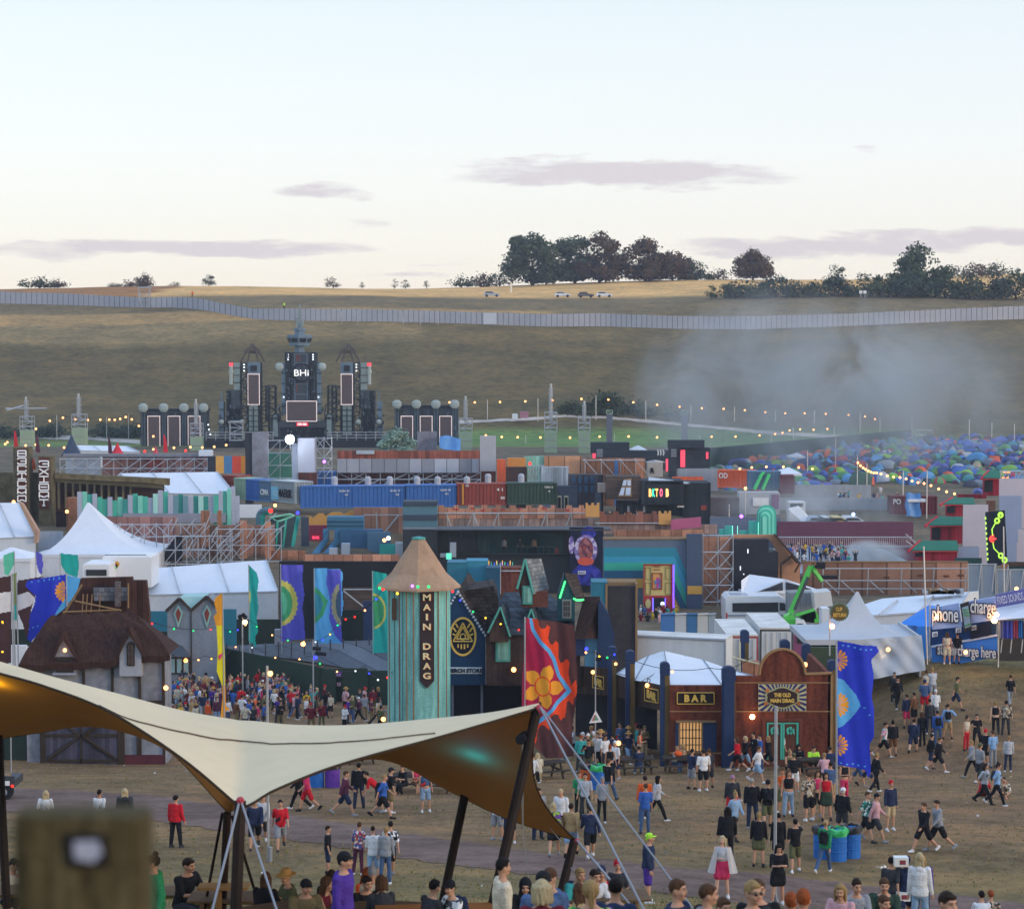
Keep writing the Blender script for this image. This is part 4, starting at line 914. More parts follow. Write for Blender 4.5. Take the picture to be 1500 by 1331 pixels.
def letters(par,chars,u0,u1,v0,v1,d):
 """stacked sign letters as white frames, one stroke set per letter"""
 b=MB();n=len(chars);h=(v1-v0)/n
 SH={'E':[(0,0,1,0),(1,0,1,1),(0,1,1,1),(.35,.5,1,.5),(0,0,0,.25),(0,.75,0,1)],'X':[(0,0,1,1),(1,0,0,1)],'I':[(0,0,1,0),(.5,0,.5,1),(0,1,1,1)],'H':[(0,0,1,0),(.5,0,.5,1),(0,1,1,1),(0,0,0,.3),(1,0,1,.3)],'B':[(0,0,1,0),(0,1,1,1),(0,0,0,1),(1,0,1,1),(.15,.5,.85,.5)],'T':[(0,0,1,0),(.5,0,.5,1),(.35,1,.65,1)],'K':[(0,0,0,1),(1,0,1,1),(0,.6,.5,.9),(.5,.9,1,.6),(0,0,1,0)],'R':[(0,0,1,0),(0,0,0,1),(1,0,1,1),(0,1,.5,.7),(.5,.7,1,1)],'C':[(0,0,1,0),(0,0,0,1),(0,1,1,1),(1,0,1,.3),(1,.7,1,1)],'W':[(0,0,0,1),(1,0,1,1),(0,.5,1,.5),(0,0,1,0),(0,1,1,1)]}
 for i,ch in e_n(chars):
  for x0,y0,x1,y1 in SH[ch]:b.tp(u0+(u1-u0)*x0,v0+h*(i+.1+.75*y0),u0+(u1-u0)*x1,v0+h*(i+.1+.75*y1),d,.085,4)
 ob('lettering',b,M('letter_cream','#e8e2d6',.6,.08,k=1.25),par)
for(u0,u1,vt,ch,lu0,lu1,lv0,lv1,lb)in((19,42,655,'WECHCKR',26,38,659,736,'timber sign tower with white stacked letters, left one of two'),(56,75,668,'EXIBKT',57.5,71,674,742,'timber sign tower with big letter X, right one of two')):
 t=t_n('sign_tower',lb,'sign tower',GD((u0+u1)/2,232),'timber sign towers at left');b=MB();b.bp(u0,vt,u1,None,232,2);ob('column',b,MOSS,t)
 b=MB();b.bp(lu0-1,vt+2,lu1+1,745,231.7,.3);ob('sign_board',b,M('rust_board','#5a342c',.8,.4,.8),t);letters(t,ch,lu0,lu1,lv0,lv1,231.5)
w_l('rampart','mossy wall between the two letter towers','rampart',MOSS,42,692,57,234,.5)
mb=MB();mb.ext([(40,683),(49,671),(52,683)],233.5,.3);mb.bp(40,683,52,688,233.6,.3);one('small_gable',mb,COR,'small orange gable between the letter towers','gable')
w_l('doorway','dark doorway in the rampart beside the right letter tower','doorway',M('doorway_dark',(.02,.012,.012),.9),82,749,97,231.5,.2)
w_l('plywood_wall','plywood end wall beside the dark doorway at left','wall',PLY,97,729,112,229,1.5)
t=t_n('plank_screen','screen of upright teal, mint and lilac planks','plank screen',GD(230,224));q=random.Random(3)
cols={'lilac':'#a9aec0','teal':'#4fb09c','mint':'#7cc8b4','dark_teal':'#3d8f88','pale_mint':'#a4d6cc','slate_teal':'#6d94a0'}
seq=['lilac','mint','teal','lilac','teal','teal','lilac','teal','mint','dark_teal','lilac','teal','mint','teal','lilac','pale_mint','lilac','teal','lilac','slate_teal','dark_teal','slate_teal','lilac','dark_teal','pale_mint','dark_teal','lilac','teal','lilac','teal','mint','lilac','lilac']
x=113
for i,cn in e_n(seq):
 w=7.4 if i<28 else 6.2;hgt=(719,722,724,723,728,731,728,733,728,731,725,723,726,727,729,723,718,720,726,725,724,726,727,726,728,727,726,725,719,719,716,712,726)[i]
 if i<2:hgt=720
 b=MB();b.bp(x,hgt,x+w-.25,756 if 3<i<27 else 766+(i%4)*4,224+(i%3)*.12,.15);ob('plank',b,M('plank_'+cn,cols[cn],.7,.12,.5),t);x+=w
b=MB();b.bp(180,752,330,765,223.6,.4);ob('grey_beam',b,M('beam_grey','#8d8f9c',.7,.15),t)
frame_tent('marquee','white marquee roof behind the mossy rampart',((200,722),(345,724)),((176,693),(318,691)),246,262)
w_l('white_canvas','white canvas panel right of the teal plank screen','canvas',WH,346,739,383,233,.3,v1=758)
w_l('plywood_wall','long plywood wall behind the tangled scaffold','wall',M('ply_struts','#a87f6c',.8,.3,.7,col2='#7f5a4c',kind='plank',w=.7),258,769,402,214,.3)
w_l('plywood_wall','pinkish plywood wall between the big marquee and the tangled scaffold','wall',M('pinkish_ply','#a87a70'),145,757,258,214.5,.3)
mb=MB();mb.bp(294,748,306,800,211.5,.8);mb.bp(318,748,324,800,211.5,.6);mb.bp(350,763,361,818,211.5,.8);mb.bp(388,764,396,818,211.5,.6);one('plywood_posts',mb,PLY,'upright plywood boxes rising over the tangled scaffold','plywood box')
scaf('tangled scaffold behind the big white marquee',158,768,300,822,209,8,3,3,.055,seed=11);scaf('tangled scaffold above the long white tent',240,785,340,826,206,6,2,2,.055,seed=12);scaf('stepped scaffold right of the tangled scaffold',318,775,412,822,207,5,2,3,.055,seed=13)
mb=MB();q=random.Random(8)
for k in r_g(26):
 u=q.uniform(235,400);v=q.uniform(775,815);mb.tp(u,v,u+q.uniform(8,26),v-q.uniform(8,30),q.uniform(205.5,208.5),.055,4)
one('scaffold',mb,STEEL,'loose diagonal scaffold tubes over the long white tent','scaffold','scaffold frames behind the sets')
mb=MB();mb.ext([(238,822),(243,804),(258,786),(266,782),(266,822)],207.5,.4);one('black_sheet',mb,BLK,'black sheet draped on the tangled scaffold','sheet')
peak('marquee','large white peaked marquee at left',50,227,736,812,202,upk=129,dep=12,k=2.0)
t=frame_tent('marquee','long white frame tent below the tangled scaffold',((192,872),(407,866)),((182,835),(390,820)),184,196)
frame_tent('marquee','white ridge tent roof at the left photo edge',((-40,790),(52,786)),((-60,737),(28,736)),200,210)
peak('gazebo','small white gazebo at the left edge below the ridge tent',-22,45,801,818,172,upk=16,dep=4,conc=False)
mb=MB();mb.ext([(27,735),(32,737),(56,778),(54,795),(50,795),(50,782)],199.5,.8);one('gable_board',mb,M('pale_ply','#a98b78',.8,.25),'slanted plywood gable board beside the white ridge tent','board')
w_l('steel_fence','steel sheet fence below the letter towers','fence',GALV,56,778,92,207,.15)
for i,(u0,u1,vt,d,lb)in e_n(((121,160,827,180,'white van cab parked behind the brown roof'),(150,222,816,183,'white box truck with painted flowers behind the van cab'))):
 t=t_n('white_van',lb,'van',GD((u0+u1)/2,d));b=MB();b.bp(u0,vt,u1,860,d,4);b.bp(u0+3,vt-2,u1-3,vt+.5,d+.3,3.4);ob('body',b,CW,t)
 b=MB()
 if i==0:b.bp(u0+5,vt+7,u1-4,vt+16,d-.1,.15);ob('windscreen',b,M('car_glass',(.03,.035,.04)),t)
 else:
  for k,h in e_n(('#e05a60','#60a0d0','#60b070','#e0a040')):b=MB();c=P(163+k*2.5,829-(k%2)*3,d-.05);b.t_b(c,c+Vc((0,.1,0)),.28,8);ob('painted_flower',b,M('flower%d'%k,h),t)
  b=MB();b.bp(u0+4,vt-4,u1-8,vt-3,d+1,.1)
  for u in(155,173,192,208):b.tp(u,vt-4,u,vt,d+1,.06)
  ob('roof_rack',b,DARKST,t)
 for u in(u0+7,u1-7):b=MB();c=P(u,858,d);b.t_b((c.x,d-.05,G(c.x,d)+.4),(c.x,d+.3,G(c.x,d)+.4),.4,10);ob('wheel',b,BLK,t)
def crenel(u0,u1,vt,vb,w,hgt,seed=1):
 q=random.Random(seed);pts=[(u0,vb),(u0,vt+hgt)];u=u0;up=True
 while u<u1-1:
  n=min(u1,u+w*q.uniform(.35,.6)*(1 if up else 1.5));v=vt if up else vt+hgt*q.uniform(.8,1.2);pts+=[(u,v),(n,v)];u=n;up=not up
 return pts+[(u1,vb)]
t=t_n('castle_wall','long plywood castle wall with cut battlements and white props','castle wall',GD(760,228));CAST=M('castle_ply','#c08a70',.8,.2,.8,kind='plank',w=1.0)
b=MB();b.ext(crenel(640,858,740,759,17,4.5,2),228,.2);ob('battlement',b,CAST,t)
b=MB();b.bp(640,759,875,775,228.1,.2);ob('lower_boards',b,OLDPLY,t)
b=MB();b.tp(640,751.5,857,751.5,227.4,.08)
for u in(654,692,694,729,765,800,836):b.tp(u,753,u-8 if u not in(654,694)else u+7,773,227.4,.09);b.tp(u+1,752,u+2,773,227.3,.06)
ob('prop',b,STEEL,t)
b=MB();q=random.Random(4)
for u in(663,668,690,704,723,735,760,794,828):
 c=P(u,746+q.uniform(-1,3),227.95);r=q.uniform(.12,.26)
 b.lathe((0,0,0),[(0.001,0),(0.001,.001)],3);b.t_b(c,c+Vc((r*2,0,r)),.05,4);b.t_b(c+Vc((0,0,r)),c+Vc((r*2,0,0)),.05,4)
ob('red_mark',b,M('spray_red','#c23a34'),t)
t=t_n('castle_wall','lower castle wall with battlements between two yellow blocks','castle wall',GD(930,226));b=MB();b.ext(crenel(878,966,749,768,15,4,5),226,.2);ob('battlement',b,M('castle_brown','#9a6654',.8,.25,.8,kind='plank',w=1),t)
b=MB();b.bp(878,768,1050,782,226.1,.2);ob('lower_boards',b,OLDPLY,t);b=MB();b.tp(872,766,966,766,225.5,.07);ob('prop',b,STEEL,t)
OCH=M('castle_ochre','#d09a5a',.8,.12,1)
for u0,u1,vt,vb,d,lb in((858,878,737,757,225.6,'yellow battlement block at the right end of the long castle wall'),(965,983,749,768,225.4,'yellow battlement block beside the pink panel')):
 mb=MB();mb.ext([(u0,vb),(u0,vt),(u0+3,vt),(u0+4,vt+3.5),(u0+8,vt+3.5),(u0+8.5,vt),(u0+12,vt),(u0+12.5,vt+3.5),(u1-4,vt+3.5),(u1-3,vt),(u1,vt-.5),(u1,vb)],d,.6);one('castle_block',mb,OCH,lb,'castle block')
mb=MB();mb.ext([(983,761),(1027,757),(1027,772),(983,776)],225,.2);one('pink_board',mb,M('pink_panel','#b45f80',.6,.1),'pink sloping panel beside the yellow castle block','panel')
w_l('ochre_castle_wall','ochre and plywood castle wall with white diagonal prop, left of the grey block','castle wall',CAST,518,743,592,228.5,.2)
mb=MB();mb.ext([(448,769),(448,756),(455,756),(457,759),(466,752),(474,752),(476,756),(486,750),(500,750),(503,753),(512,748),(522,748),(522,769)],229,.3);one('castle_block',mb,M('castle_gold','#c08f4c',.8,.12),'golden stepped castle cut-out under the blue containers','castle block')
mb=MB();mb.tp(560,784,584,754,227.5,.1);mb.tp(533,754,590,754,227.6,.06);mb.tp(551,750,553,784,227.5,.08);one('prop',mb,STEEL,'white diagonal prop against the ochre castle wall','prop')
t=t_n('grey_block','slate blue banded block rising before the castle wall','tower',GD(615,225));b=MB();b.bp(590,735,640,776,225,3);ob('body',b,M('slate_teal','#567a88',.7,.12),t);b=MB();b.bp(589.8,734.5,640.2,741,224.9,3.2);b.bp(589.8,754,640.2,762,224.9,3.2);ob('dark_band',b,M('slate_dark','#3f4a58',.7,.12),t)
w_l('crimson_board','crimson painted panel with a glowing red sign','panel',M('crimson_panel','#9c3f52',.7,.15),452,769,481,223,.3,v1=812)
mb=MB();c=P(463,787,222.8);text('lit_sign','BAR',glow('sign_glow_red','#ff4060',1.2),c,.32,None,wid=.8,bold=.05);tag(bpy.data.objects['lit_sign'],'small glowing red sign on the crimson panel','sign')
TEALB=M('teal_blue_paint','#3f6f8c',.65,.12,.8);TEAL2=M('steel_blue_paint','#4f6f88',.65,.15,.8);TEAL3=M('bright_teal','#2f9a90',.6,.12)
t=t_n('blue_slide_set','blue stepped set with two sloping ramps','stage set',GD(510,220));b=MB();b.bp(479,757,532,776,220,2);ob('header',b,TEALB,t)
b=MB();b.bp(478.5,763,532.5,765,219.9,.2);b.bp(478.5,769,532.5,771,219.9,.2);ob('groove',b,M('blue_groove','#2a4a60'),t)
for x in(473,490):
 b=MB();b.p_x([P(x,775,219.8),P(x+8,775,219.8),P(x+8,792,219.4),P(x-6,812,216),P(x-18,812,216),P(x,790,219.4)],Vc((0,.8,0)));ob('ramp',b,TEALB,t)
b=MB();b.bp(497,776,560,813,219,1.5);ob('wall',b,M('deep_blue_paint','#3a5f80',.65,.15),t)
w_l('blue_wall','grey blue wall section right of the blue ramps','wall',TEAL2,538,779,572,218,.4);w_l('green_wall','bright teal low wall behind the pointed tower roof','wall',TEAL3,556,797,592,217,.3)
for u0,u1,vt in((482,494,803),(500,512,796),(579,592,795)):w_l('white_plinth','pale grey plinth '+{482:'at the foot of the left ramp',500:'at the foot of the right ramp',579:'behind the pointed tower roof'}[u0],'plinth',M('plinth_grey','#a4acba',.6,.08),u0,vt,u1,215.5,1)
t=t_n('fluted_set','curved teal and black fluted stage shell','stage set',GD(420,219));b=MB()
def fl(s_,q_):p=P(396+44*s_*(1-.25*q_),756+56*q_,221-3*math.sin(math.pi*(1-q_)*.5)*(1-s_)-1.5*q_);return t_p(p)
b.grid(fl,14,8);
for i in r_g(len(b.f)):b.m[i]=1 if(i%14)in(3,7,12,13)else 0
ob('shell',b,[M('shell_dark','#2c4048',.6),TEAL3],t);b=MB()
for k in r_g(3):b.p_x([P(394+k*3,757+k*2,217),P(425+k*3,752+k,217),P(427+k*2,754+k,217),P(404+k*3,760+k*2,217)],Vc((0,.5,.0)))
ob('fin',b,M('mint_fin','#86d0b4',.6),t)
t=t_n('arched_pipe','bent teal and grey pipe set with a red lamp at its mouth','stage set',GD(385,219));
for off,mt in((0,'slate_teal'),(5,'bright_teal')):
 b=MB();pts=[P(379+off,780,218.5),P(379+off,756-off*.2,218.5),P(382+off,750,218.4),P(388+off*.7,747+off*.4,218.3),P(396,747+off*.5,218)];b.path(pts,.33,8);ob('pipe',b,MATS[mt],t)
b=MB();b.sph(P(396.5,748,217.5),.25,n=6);ob('lamp',b,REDL,t)
w_l('plywood_wall','plywood strip wall in front of the blue ramps','wall',CAST,445,812,585,211,.2);w_l('black_wall','long black cloth wall behind the tall banners','wall',BLK,409,822,585,178,.3)
mb=MB();a=P(1255,830,207);mb.box(P(1150,830,207).x,201,a.z-.3,P(1345,830,207).x,227,a.z);o=one('dance_floor',mb,GREYP,'floor','floor',kind='structure');del o['label'],o['category']
w_l('plywood_wall','stepped plywood wall left of the crimson panel','wall',PLY,390,806,447,212.5,.2);w_l('blue_board','textured grey blue panel right of the teal fluted shell','panel',M('slate_blue','#414b5a'),441,757,452,220,.4)
w_l('white_board','pale board beside the arched pipe','board',OLDPLY,395,768,402,216,.2)
t=t_n('glass_hall','long dark glass hall with people standing behind its panes','hall',GD(740,211));b=MB();b.bp(590,775,640,None,212,3);b.bp(640,777,884,None,214,4);b.bp(640,812,884,None,211.6,1);ob('wall',b,M('hall_black',(.014,.017,.024),.5,.4,.5),t)
b=MB();b.bp(636,775,895,777,210.5,4);ob('roof_edge',b,DARKST,t)
b=MB();b.bp(700,780,825,812,213.8,.1);ob('back_wall',b,M('hall_teal_glow',(.03,.07,.075),.6,.4,.5),t)
b=MB();q=random.Random(4)
for k in r_g(14):u=640+k*17.5;b.bp(u,777,u+.9,812,211.2,.15)
b.bp(640,811,884,813,211.1,.5);ob('mullion',b,M('mullion_black',(.012,.014,.018),.4),t)
b=MB();b.bp(756,800,812,801,212.6,.1)
for u in r_g(756,814,8):b.bp(u,800,u+.5,812,212.6,.1)
ob('railing',b,M('rail_dark',(.08,.11,.12),.5),t)
b=MB();b.bp(813.5,802,817.5,811,213,.3);ob('red_cabinet',b,M('cabinet_red',(.45,.04,.04),.5),t)
b=MB();b.bp(645,811,662,816,209.5,.6);b.bp(659,795,668,816,209.8,.8);ob('console',b,GREYP,t);b=MB();b.bp(653.5,810,661.5,819,209.3,.1);ob('monitor',b,glow('monitor_glow','#60d0b0',.7),t)
b=MB()
for k in r_g(16):
 u=712+k*2.6+(k%3);h=(4,7,5,8)[k%4];b.bp(u,828-h,u+1.1,829,209,.1,k%4)
b.bp(708,829,755,831,209.1,.4,3);ob('bar_bottles',b,[glow('btl_blue','#4060ff',.9),glow('btl_amber','#ffb060',.8),glow('btl_green','#50c0a0',.6),M('shelf_dark',(.05,.05,.06))],t)
t=t_n('printed_banner','purple printed banner of a helmeted figure on the dark hall','banner',P(858,856,210.6));b=MB();b.bp(834,772,884,857,210.6,.06);ob('cloth',b,M('banner_ink','#1d2238',.7,.3),t)
def disc(mb,u,v,ru,rv,d,a0=0,a1=2*math.pi,n=24):mb.ext([(u+ru*math.cos(a0+(a1-a0)*k/n),v+rv*math.sin(a0+(a1-a0)*k/n))for k in r_g(n)],d,.02)
b=MB();b.ext([(836,857),(838,838),(848,826),(868,826),(880,836),(883,857)],210.55,.03);disc(b,862,780,11,9,210.55);ob('suit_print',b,pat('ink_blue',['#30348c','#3c40a4','#2a2c78','#4448ac'],1.5),t)
b=MB();disc(b,858,805,17,22,210.5);disc(b,837,798,4,13,210.5);ob('helmet_print',b,pat('ink_lilac',['#8a78b4','#b8a8d0','#6a5a9c','#c8c0dc'],3),t)
b=MB();disc(b,858,805,11,18,210.46);ob('face_print',b,pat('ink_rose',['#8a4a58','#a86a70','#704050','#9a5a58','#b88088'],2.2),t)
b=MB();disc(b,858,822,12,6,210.42);b.bp(854,800,856.5,803,210.42,.02);ob('collar_print',b,M('ink_orange','#d05a48',.7),t)
b=MB()
for eu in(853.5,862.5):disc(b,eu,801,1.7,.9,210.41,n=10)
disc(b,858,813,2.2,.8,210.41,n=10);ob('features_print',b,M('ink_dark','#3a2634',.7),t)
b=MB();b.bp(846.5,836,858,841,210.45,.03);lgo=ob('badge_print',b,M('white_mark',(.8,.8,.8)),t);text('lettering','RIG',M('ink_violet','#4a3a90'),P(852.2,838.5,210.4),.22,lgo,wid=.6)
for i,(u0,u1,vt,d,mt,lb)in e_n(((655,683,824,178,M('petrol_teal','#2f7388',.6,.12),'petrol teal box left of the lighter teal box'),(683,714.5,822,178.4,M('lake_teal','#3a86a0',.6,.12),'lighter teal box above the store gable'),(712,732.5,832,176,M('ink_teal','#27506a',.6,.12),'dark teal box beside the brown plywood box'),(867,890,853,150,M('petrol_teal','#2f7388'),'petrol teal box left of the black cloth box at right'))):
 mb=MB();mb.bp(u0,vt,u1,None,d,2.5);mb.bp(u0-.2,vt-.6,u1+.2,vt,d-.05,2.6);one('painted_box',mb,mt,lb,'set box')
w_l('plywood_box','plywood backed box beside the dark teal box','set box',RUSTW,733,831,764,177,2);mb=MB();mb.tp(732,836,765,836,176.8,.06);mb.tp(733,824,733,870,176.8,.06);one('scaffold_rail',mb,STEEL,'white scaffold rail on the plywood backed box','rail')
t=t_n('painted_box','plywood framed box faced with black cloth right of the petrol teal box','set box',GD(910,150));b=MB();b.bp(889,852,933,862,151,2);b.bp(931,855,934,None,150,2);b.bp(887,855,890,None,149.9,2);ob('frame',b,TIMB,t);b=MB();b.bp(890,858,931,None,150.2,.2);ob('cloth',b,M('dusty_black',(.045,.04,.045),.85,.3),t)
t=t_n('striped_wall','big grey wall painted with blue, green and yellow bent stripes','painted wall',GD(955,190));SW=190
b=MB();b.bp(884,789,1028,None,SW,1.2);ob('wall',b,M('wall_slate','#5e6c80',.65,.1,.8),t)
b=MB();b.bp(1006,782,1028.5,None,SW-.5,.5);ob('return_panel',b,M('wall_slate_dark','#46546a',.65,.1),t)
for i,(v0,v1,h)in e_n(((802,815,'#2f8298'),(815,824,'#3a93b4'),(824,838,'#3aa492'),(835.5,847,'#2c5c7c'),(847,861,'#c99a4c'))):
 e0={0:(990,1006),1:(988,1006),2:(985,1006),3:(980,1000),4:(975,992)}[i]
 b=MB();r=1006;dl=52
 b.ext([(884.5,v0),(e0[0],v0),(r,v0+(r-e0[0])*1.9+6),(r,v1+(r-e0[0])*1.9+12),(e0[0]-3,v1),(884.5,v1)],SW-.04-i*.012,.03);ob('painted_stripe',b,M('stripe%d'%i,h,.6,.08),t)
b=MB();b.bp(1007,858,1028.4,870,SW-.55,.05);ob('painted_stripe',b,MATS['stripe4'],t)
b=MB();b.bp(884,788,1006,790,SW-.1,1.4);ob('top_batten',b,TIMB,t)
t=t_n('fairground_door','yellow and red painted fairground door front lit with a purple tube','door front',GD(965,188));d=188
b=MB();b.bp(943,827,985,None,d,.8);ob('panel',b,M('cream_yellow','#c9b878',.65,.12),t);b=MB();b.bp(943,872,985,None,d-.1,.1);ob('lower_panel',b,M('fair_red','#a83c40',.65,.15),t)
b=MB()
for a in((943,826,985.5,828),(942.6,826,944,905),(983,826,984.5,905),(955,839,970,840),(955,862,970,863),(955,839,956,863),(969,839,970,863),(957.5,829,967,830),(957.5,833.5,967,834.5)):b.bp(*a,d-.15,.1)
ob('red_trim',b,M('trim_red','#98283a',.6),t);b=MB();b.bp(956,840,969,862,d-.05,.04);pc=ob('poster',b,M('poster_amber','#d8a060',.6),t)
b=MB();disc(b,963,851,4.5,6,d-.12,n=12);b.ext([(959,861),(961,853),(966,853),(968,861)],d-.11,.02);ob('poster_flower',b,pat('poster_mix',['#7a50a0','#d0506a','#e0b050','#5080b0'],5),pc)
b=MB()
for(u0,v0)in((945.5,831),(975,831),(945.5,853),(975,853)):
 for a in((0,0,8,.7),(0,17,8,17.7),(0,0,.7,17.5),(7.3,0,8,17.5)):b.bp(u0+a[0],v0+a[1],u0+a[2],v0+a[3],d-.08,.05)
ob('panel_moulding',b,M('moulding_brown','#8a6f48',.7),t)
b=MB();disc(b,949.5,884,4,7,d-.16);ob('emblem',b,MATS['cream_yellow'],t);b=MB();b.bp(957,875,974,None,d-.14,.06);dr=ob('doorway',b,BLK,t);b=MB();b.bp(955.8,876,957.4,900,d-.3,.1);b.bp(974,876,975,900,d-.3,.1);ob('blue_tube',b,glow('tube_blue','#5a50ff',2.2),dr)
b=MB();b.bp(985.8,827,987.6,900,d-.2,.15);ob('purple_tube',b,glow('tube_violet','#7a48ff',1.6),t);b=MB();b.sph(P(970.5,884,d-.6),.2,n=6);ob('lamp',b,COLD,t)
for i,(u0,u1,h)in e_n(((968,988,'#4a78b0'),(989,1005,'#b8bcc0'),(1006,1021,'#3f6f9c'),(1022,1037,'#c0c0bc'),(1038,1048,'#98a4b0'))):
 mb=MB();mb.bp(u0,900,u1,None,172,.1);mb.tp(u0,899.6,u1+1,898.6,171.9,.09);one('crowd_barrier',mb,M('barrier_'+h,h,.6,.1),('blue barrier panel left of the cream one','cream barrier panel between two blue ones','dark blue barrier panel behind the trailer','cream barrier panel right of the dark blue one','grey barrier panel by the scaffold foot')[i],'barrier','coloured barriers behind the trailer')
t=t_n('black_building','black clad building with a plywood wedge side behind the white van','building',GD(1100,193));b=MB();b.bp(1074,790,1126,None,193,4);b.bp(1126,809,1140,None,193,4);ob('wall',b,M('clad_black',(.024,.026,.036),.6,.3,.6),t)
b=MB();b.ext([(1074,783),(1135,783),(1174,826),(1172,832),(1172,860),(1138,860),(1138,808),(1127,790),(1074,791)],194.5,.4);ob('plywood_side',b,M('wedge_ply','#bb8a6a',.8,.2,.7),t)
b=MB();b.p_x([P(1135,783,193.4),P(1137,783,193.4),P(1174,825,193),P(1171,827,193)],Vc((0,1.2,0)));b.tp(1144,826,1160,814,193.8,.12);b.tp(1160,814,1168,824,193.8,.12);b.tp(1144,826,1144,850,193.8,.1);b.tp(1164,838,1172,824,193.8,.1);ob('wedge_frame',b,DKWOOD,t)
for u0,v0 in((1095,804),(1084,829),(1089,840)):b=MB();b.bp(u0,v0,u0+1.2,v0+(6 if v0<835 else 1.5),192.8,.1);ob('white_light',b,COLD,t)
scaf('scaffold bay between the striped wall and the black building',1030,784,1074,930,190.5,2,6,2,.06,seed=15);w_l('plywood_wall','plywood wall behind the scaffold bay at centre right','wall',CAST,1028,786,1076,194,.2)
w_l('plywood_wall','plywood ledge between castle wall and striped wall','wall',PLY,900,776,1030,224,.2)
t=t_n('teal_fountain_set','mint and teal stepped arches glowing in the smoke','stage set',GD(1110,214));q=random.Random(2)
for i in r_g(6):
 b=MB();r0=14-i*2.2;u=1123-i*.6
 b.ext([(u+r0*math.cos(math.pi*k/10),752+i*1.3-r0*.9*math.sin(math.pi*k/10))for k in r_g(11)]+[(u-r0,784),(u+r0,784)],214-i*.15,.12);ob('arch_layer',b,M('arch%d'%(i%2),('#4fb8a4','#86dcc6')[i%2],.6,.08),t)
b=MB();b.bp(1054,775,1062,786,214,.4);b.bp(1062,770,1074,786,213.9,.4);b.bp(1083,777,1100,786,214,.4);b.bp(1097,763,1110,786,213.8,.4);ob('step',b,M('set_teal','#48a8a0',.6,.12),t)
b=MB()
for u in(1072.5,1080,1110.5):b.bp(u,765+(u<1100)*5,u+.8,784,213.6,.05)
ob('lit_edge',b,glow('lit_edge_mint','#80ffd0',.9),t)
w_l('maroon_wall','wide maroon wall behind the smoky dance floor','wall',M('maroon_paint','#6c4458',.7,.15,.5),1139,764,1338,234,.4)
w_l('maroon_wall','lower maroon wall under the grey railing','wall',M('maroon_low','#6f5264',.7,.15),1150,802,1345,228,.3)
t=t_n('railing','grey barred railing along the maroon wall','railing',GD(1240,230));b=MB()
for u in r_g(1141,1336,3):b.tp(u,787,u,800,230,.03,3)
b.tp(1140,786.5,1336,786.5,230,.07);ob('bars',b,STEEL,t);b=MB();b.bp(1146,799.5,1340,802,229.8,.6);ob('floor_edge',b,GREYP,t);b=MB();b.tp(1327,782,1342,796,229.5,.08);b.tp(1327,792,1342,803,229.5,.08);ob('stair_rail',b,STEEL,t)
t=t_n('plywood_wall','long plywood wall with scaffold braces in front of the smoky dance floor','wall',GD(1300,199));b=MB();b.bp(1176,823,1418,None,199,.2);ob('boards',b,M('wide_ply','#a87c66',.8,.25,.6,kind='plank',w=2.4),t);b=MB();b.bp(1175,822,1418.5,823.5,198.9,.4);ob('top_batten',b,TIMB,t)
mb=MB()
for v in(832.5,850,862):mb.tp(1205,v,1417,v,197.5,.06)
for u in(1206,1230,1272,1321,1368,1415):mb.tp(u,833,u-2,880,197.5,.06);mb.tp(u+2,850,u+22,868,197.4,.06)
one('scaffold',mb,STEEL,'scaffold braces on the long plywood wall at right','scaffold','scaffold frames behind the sets')
mb=MB();q=random.Random(9)
for u,v in((1295,844),(1345,841),(1383,842),(1404,841)):
 for k in r_g(3):mb.bp(u+k*3,v,u+k*3+1.6,v+3.2,198.9,.05)
one('stencil_marks',mb,M('stencil_brown','#6a4638'),'brown stencilled marks on the long plywood wall','markings')
for u0,u1,v0 in((1418,1460,826),(1460,1560,834)):
 t=t_n('steel_fence','grey steel panel fence right of the long plywood wall' if u0<1450 else 'lower grey steel panel fence at the right photo edge','fence',GD((u0+u1)/2,190));b=MB();b.bp(u0,v0,u1,None,190,.12);ob('panel',b,M('panel_blue_grey','#7f8ea2',.5,.12,.4),t)
 b=MB()
 for u in r_g(u0,u1,20):b.tp(u,v0,u+.2,870,189.9,.05);b.tp(u+19,v0+2,u+15,866,189.2,.05)
 b.tp(u0,v0,u1,v0,189.9,.05);ob('post',b,STEEL,t)
PGR=M('pagoda_red','#8e2434',.65,.25,.6,kind='plank',w=.35,k=1.1);PGG=M('pagoda_green','#2f6a58',.6,.15,.6,k=1.1)
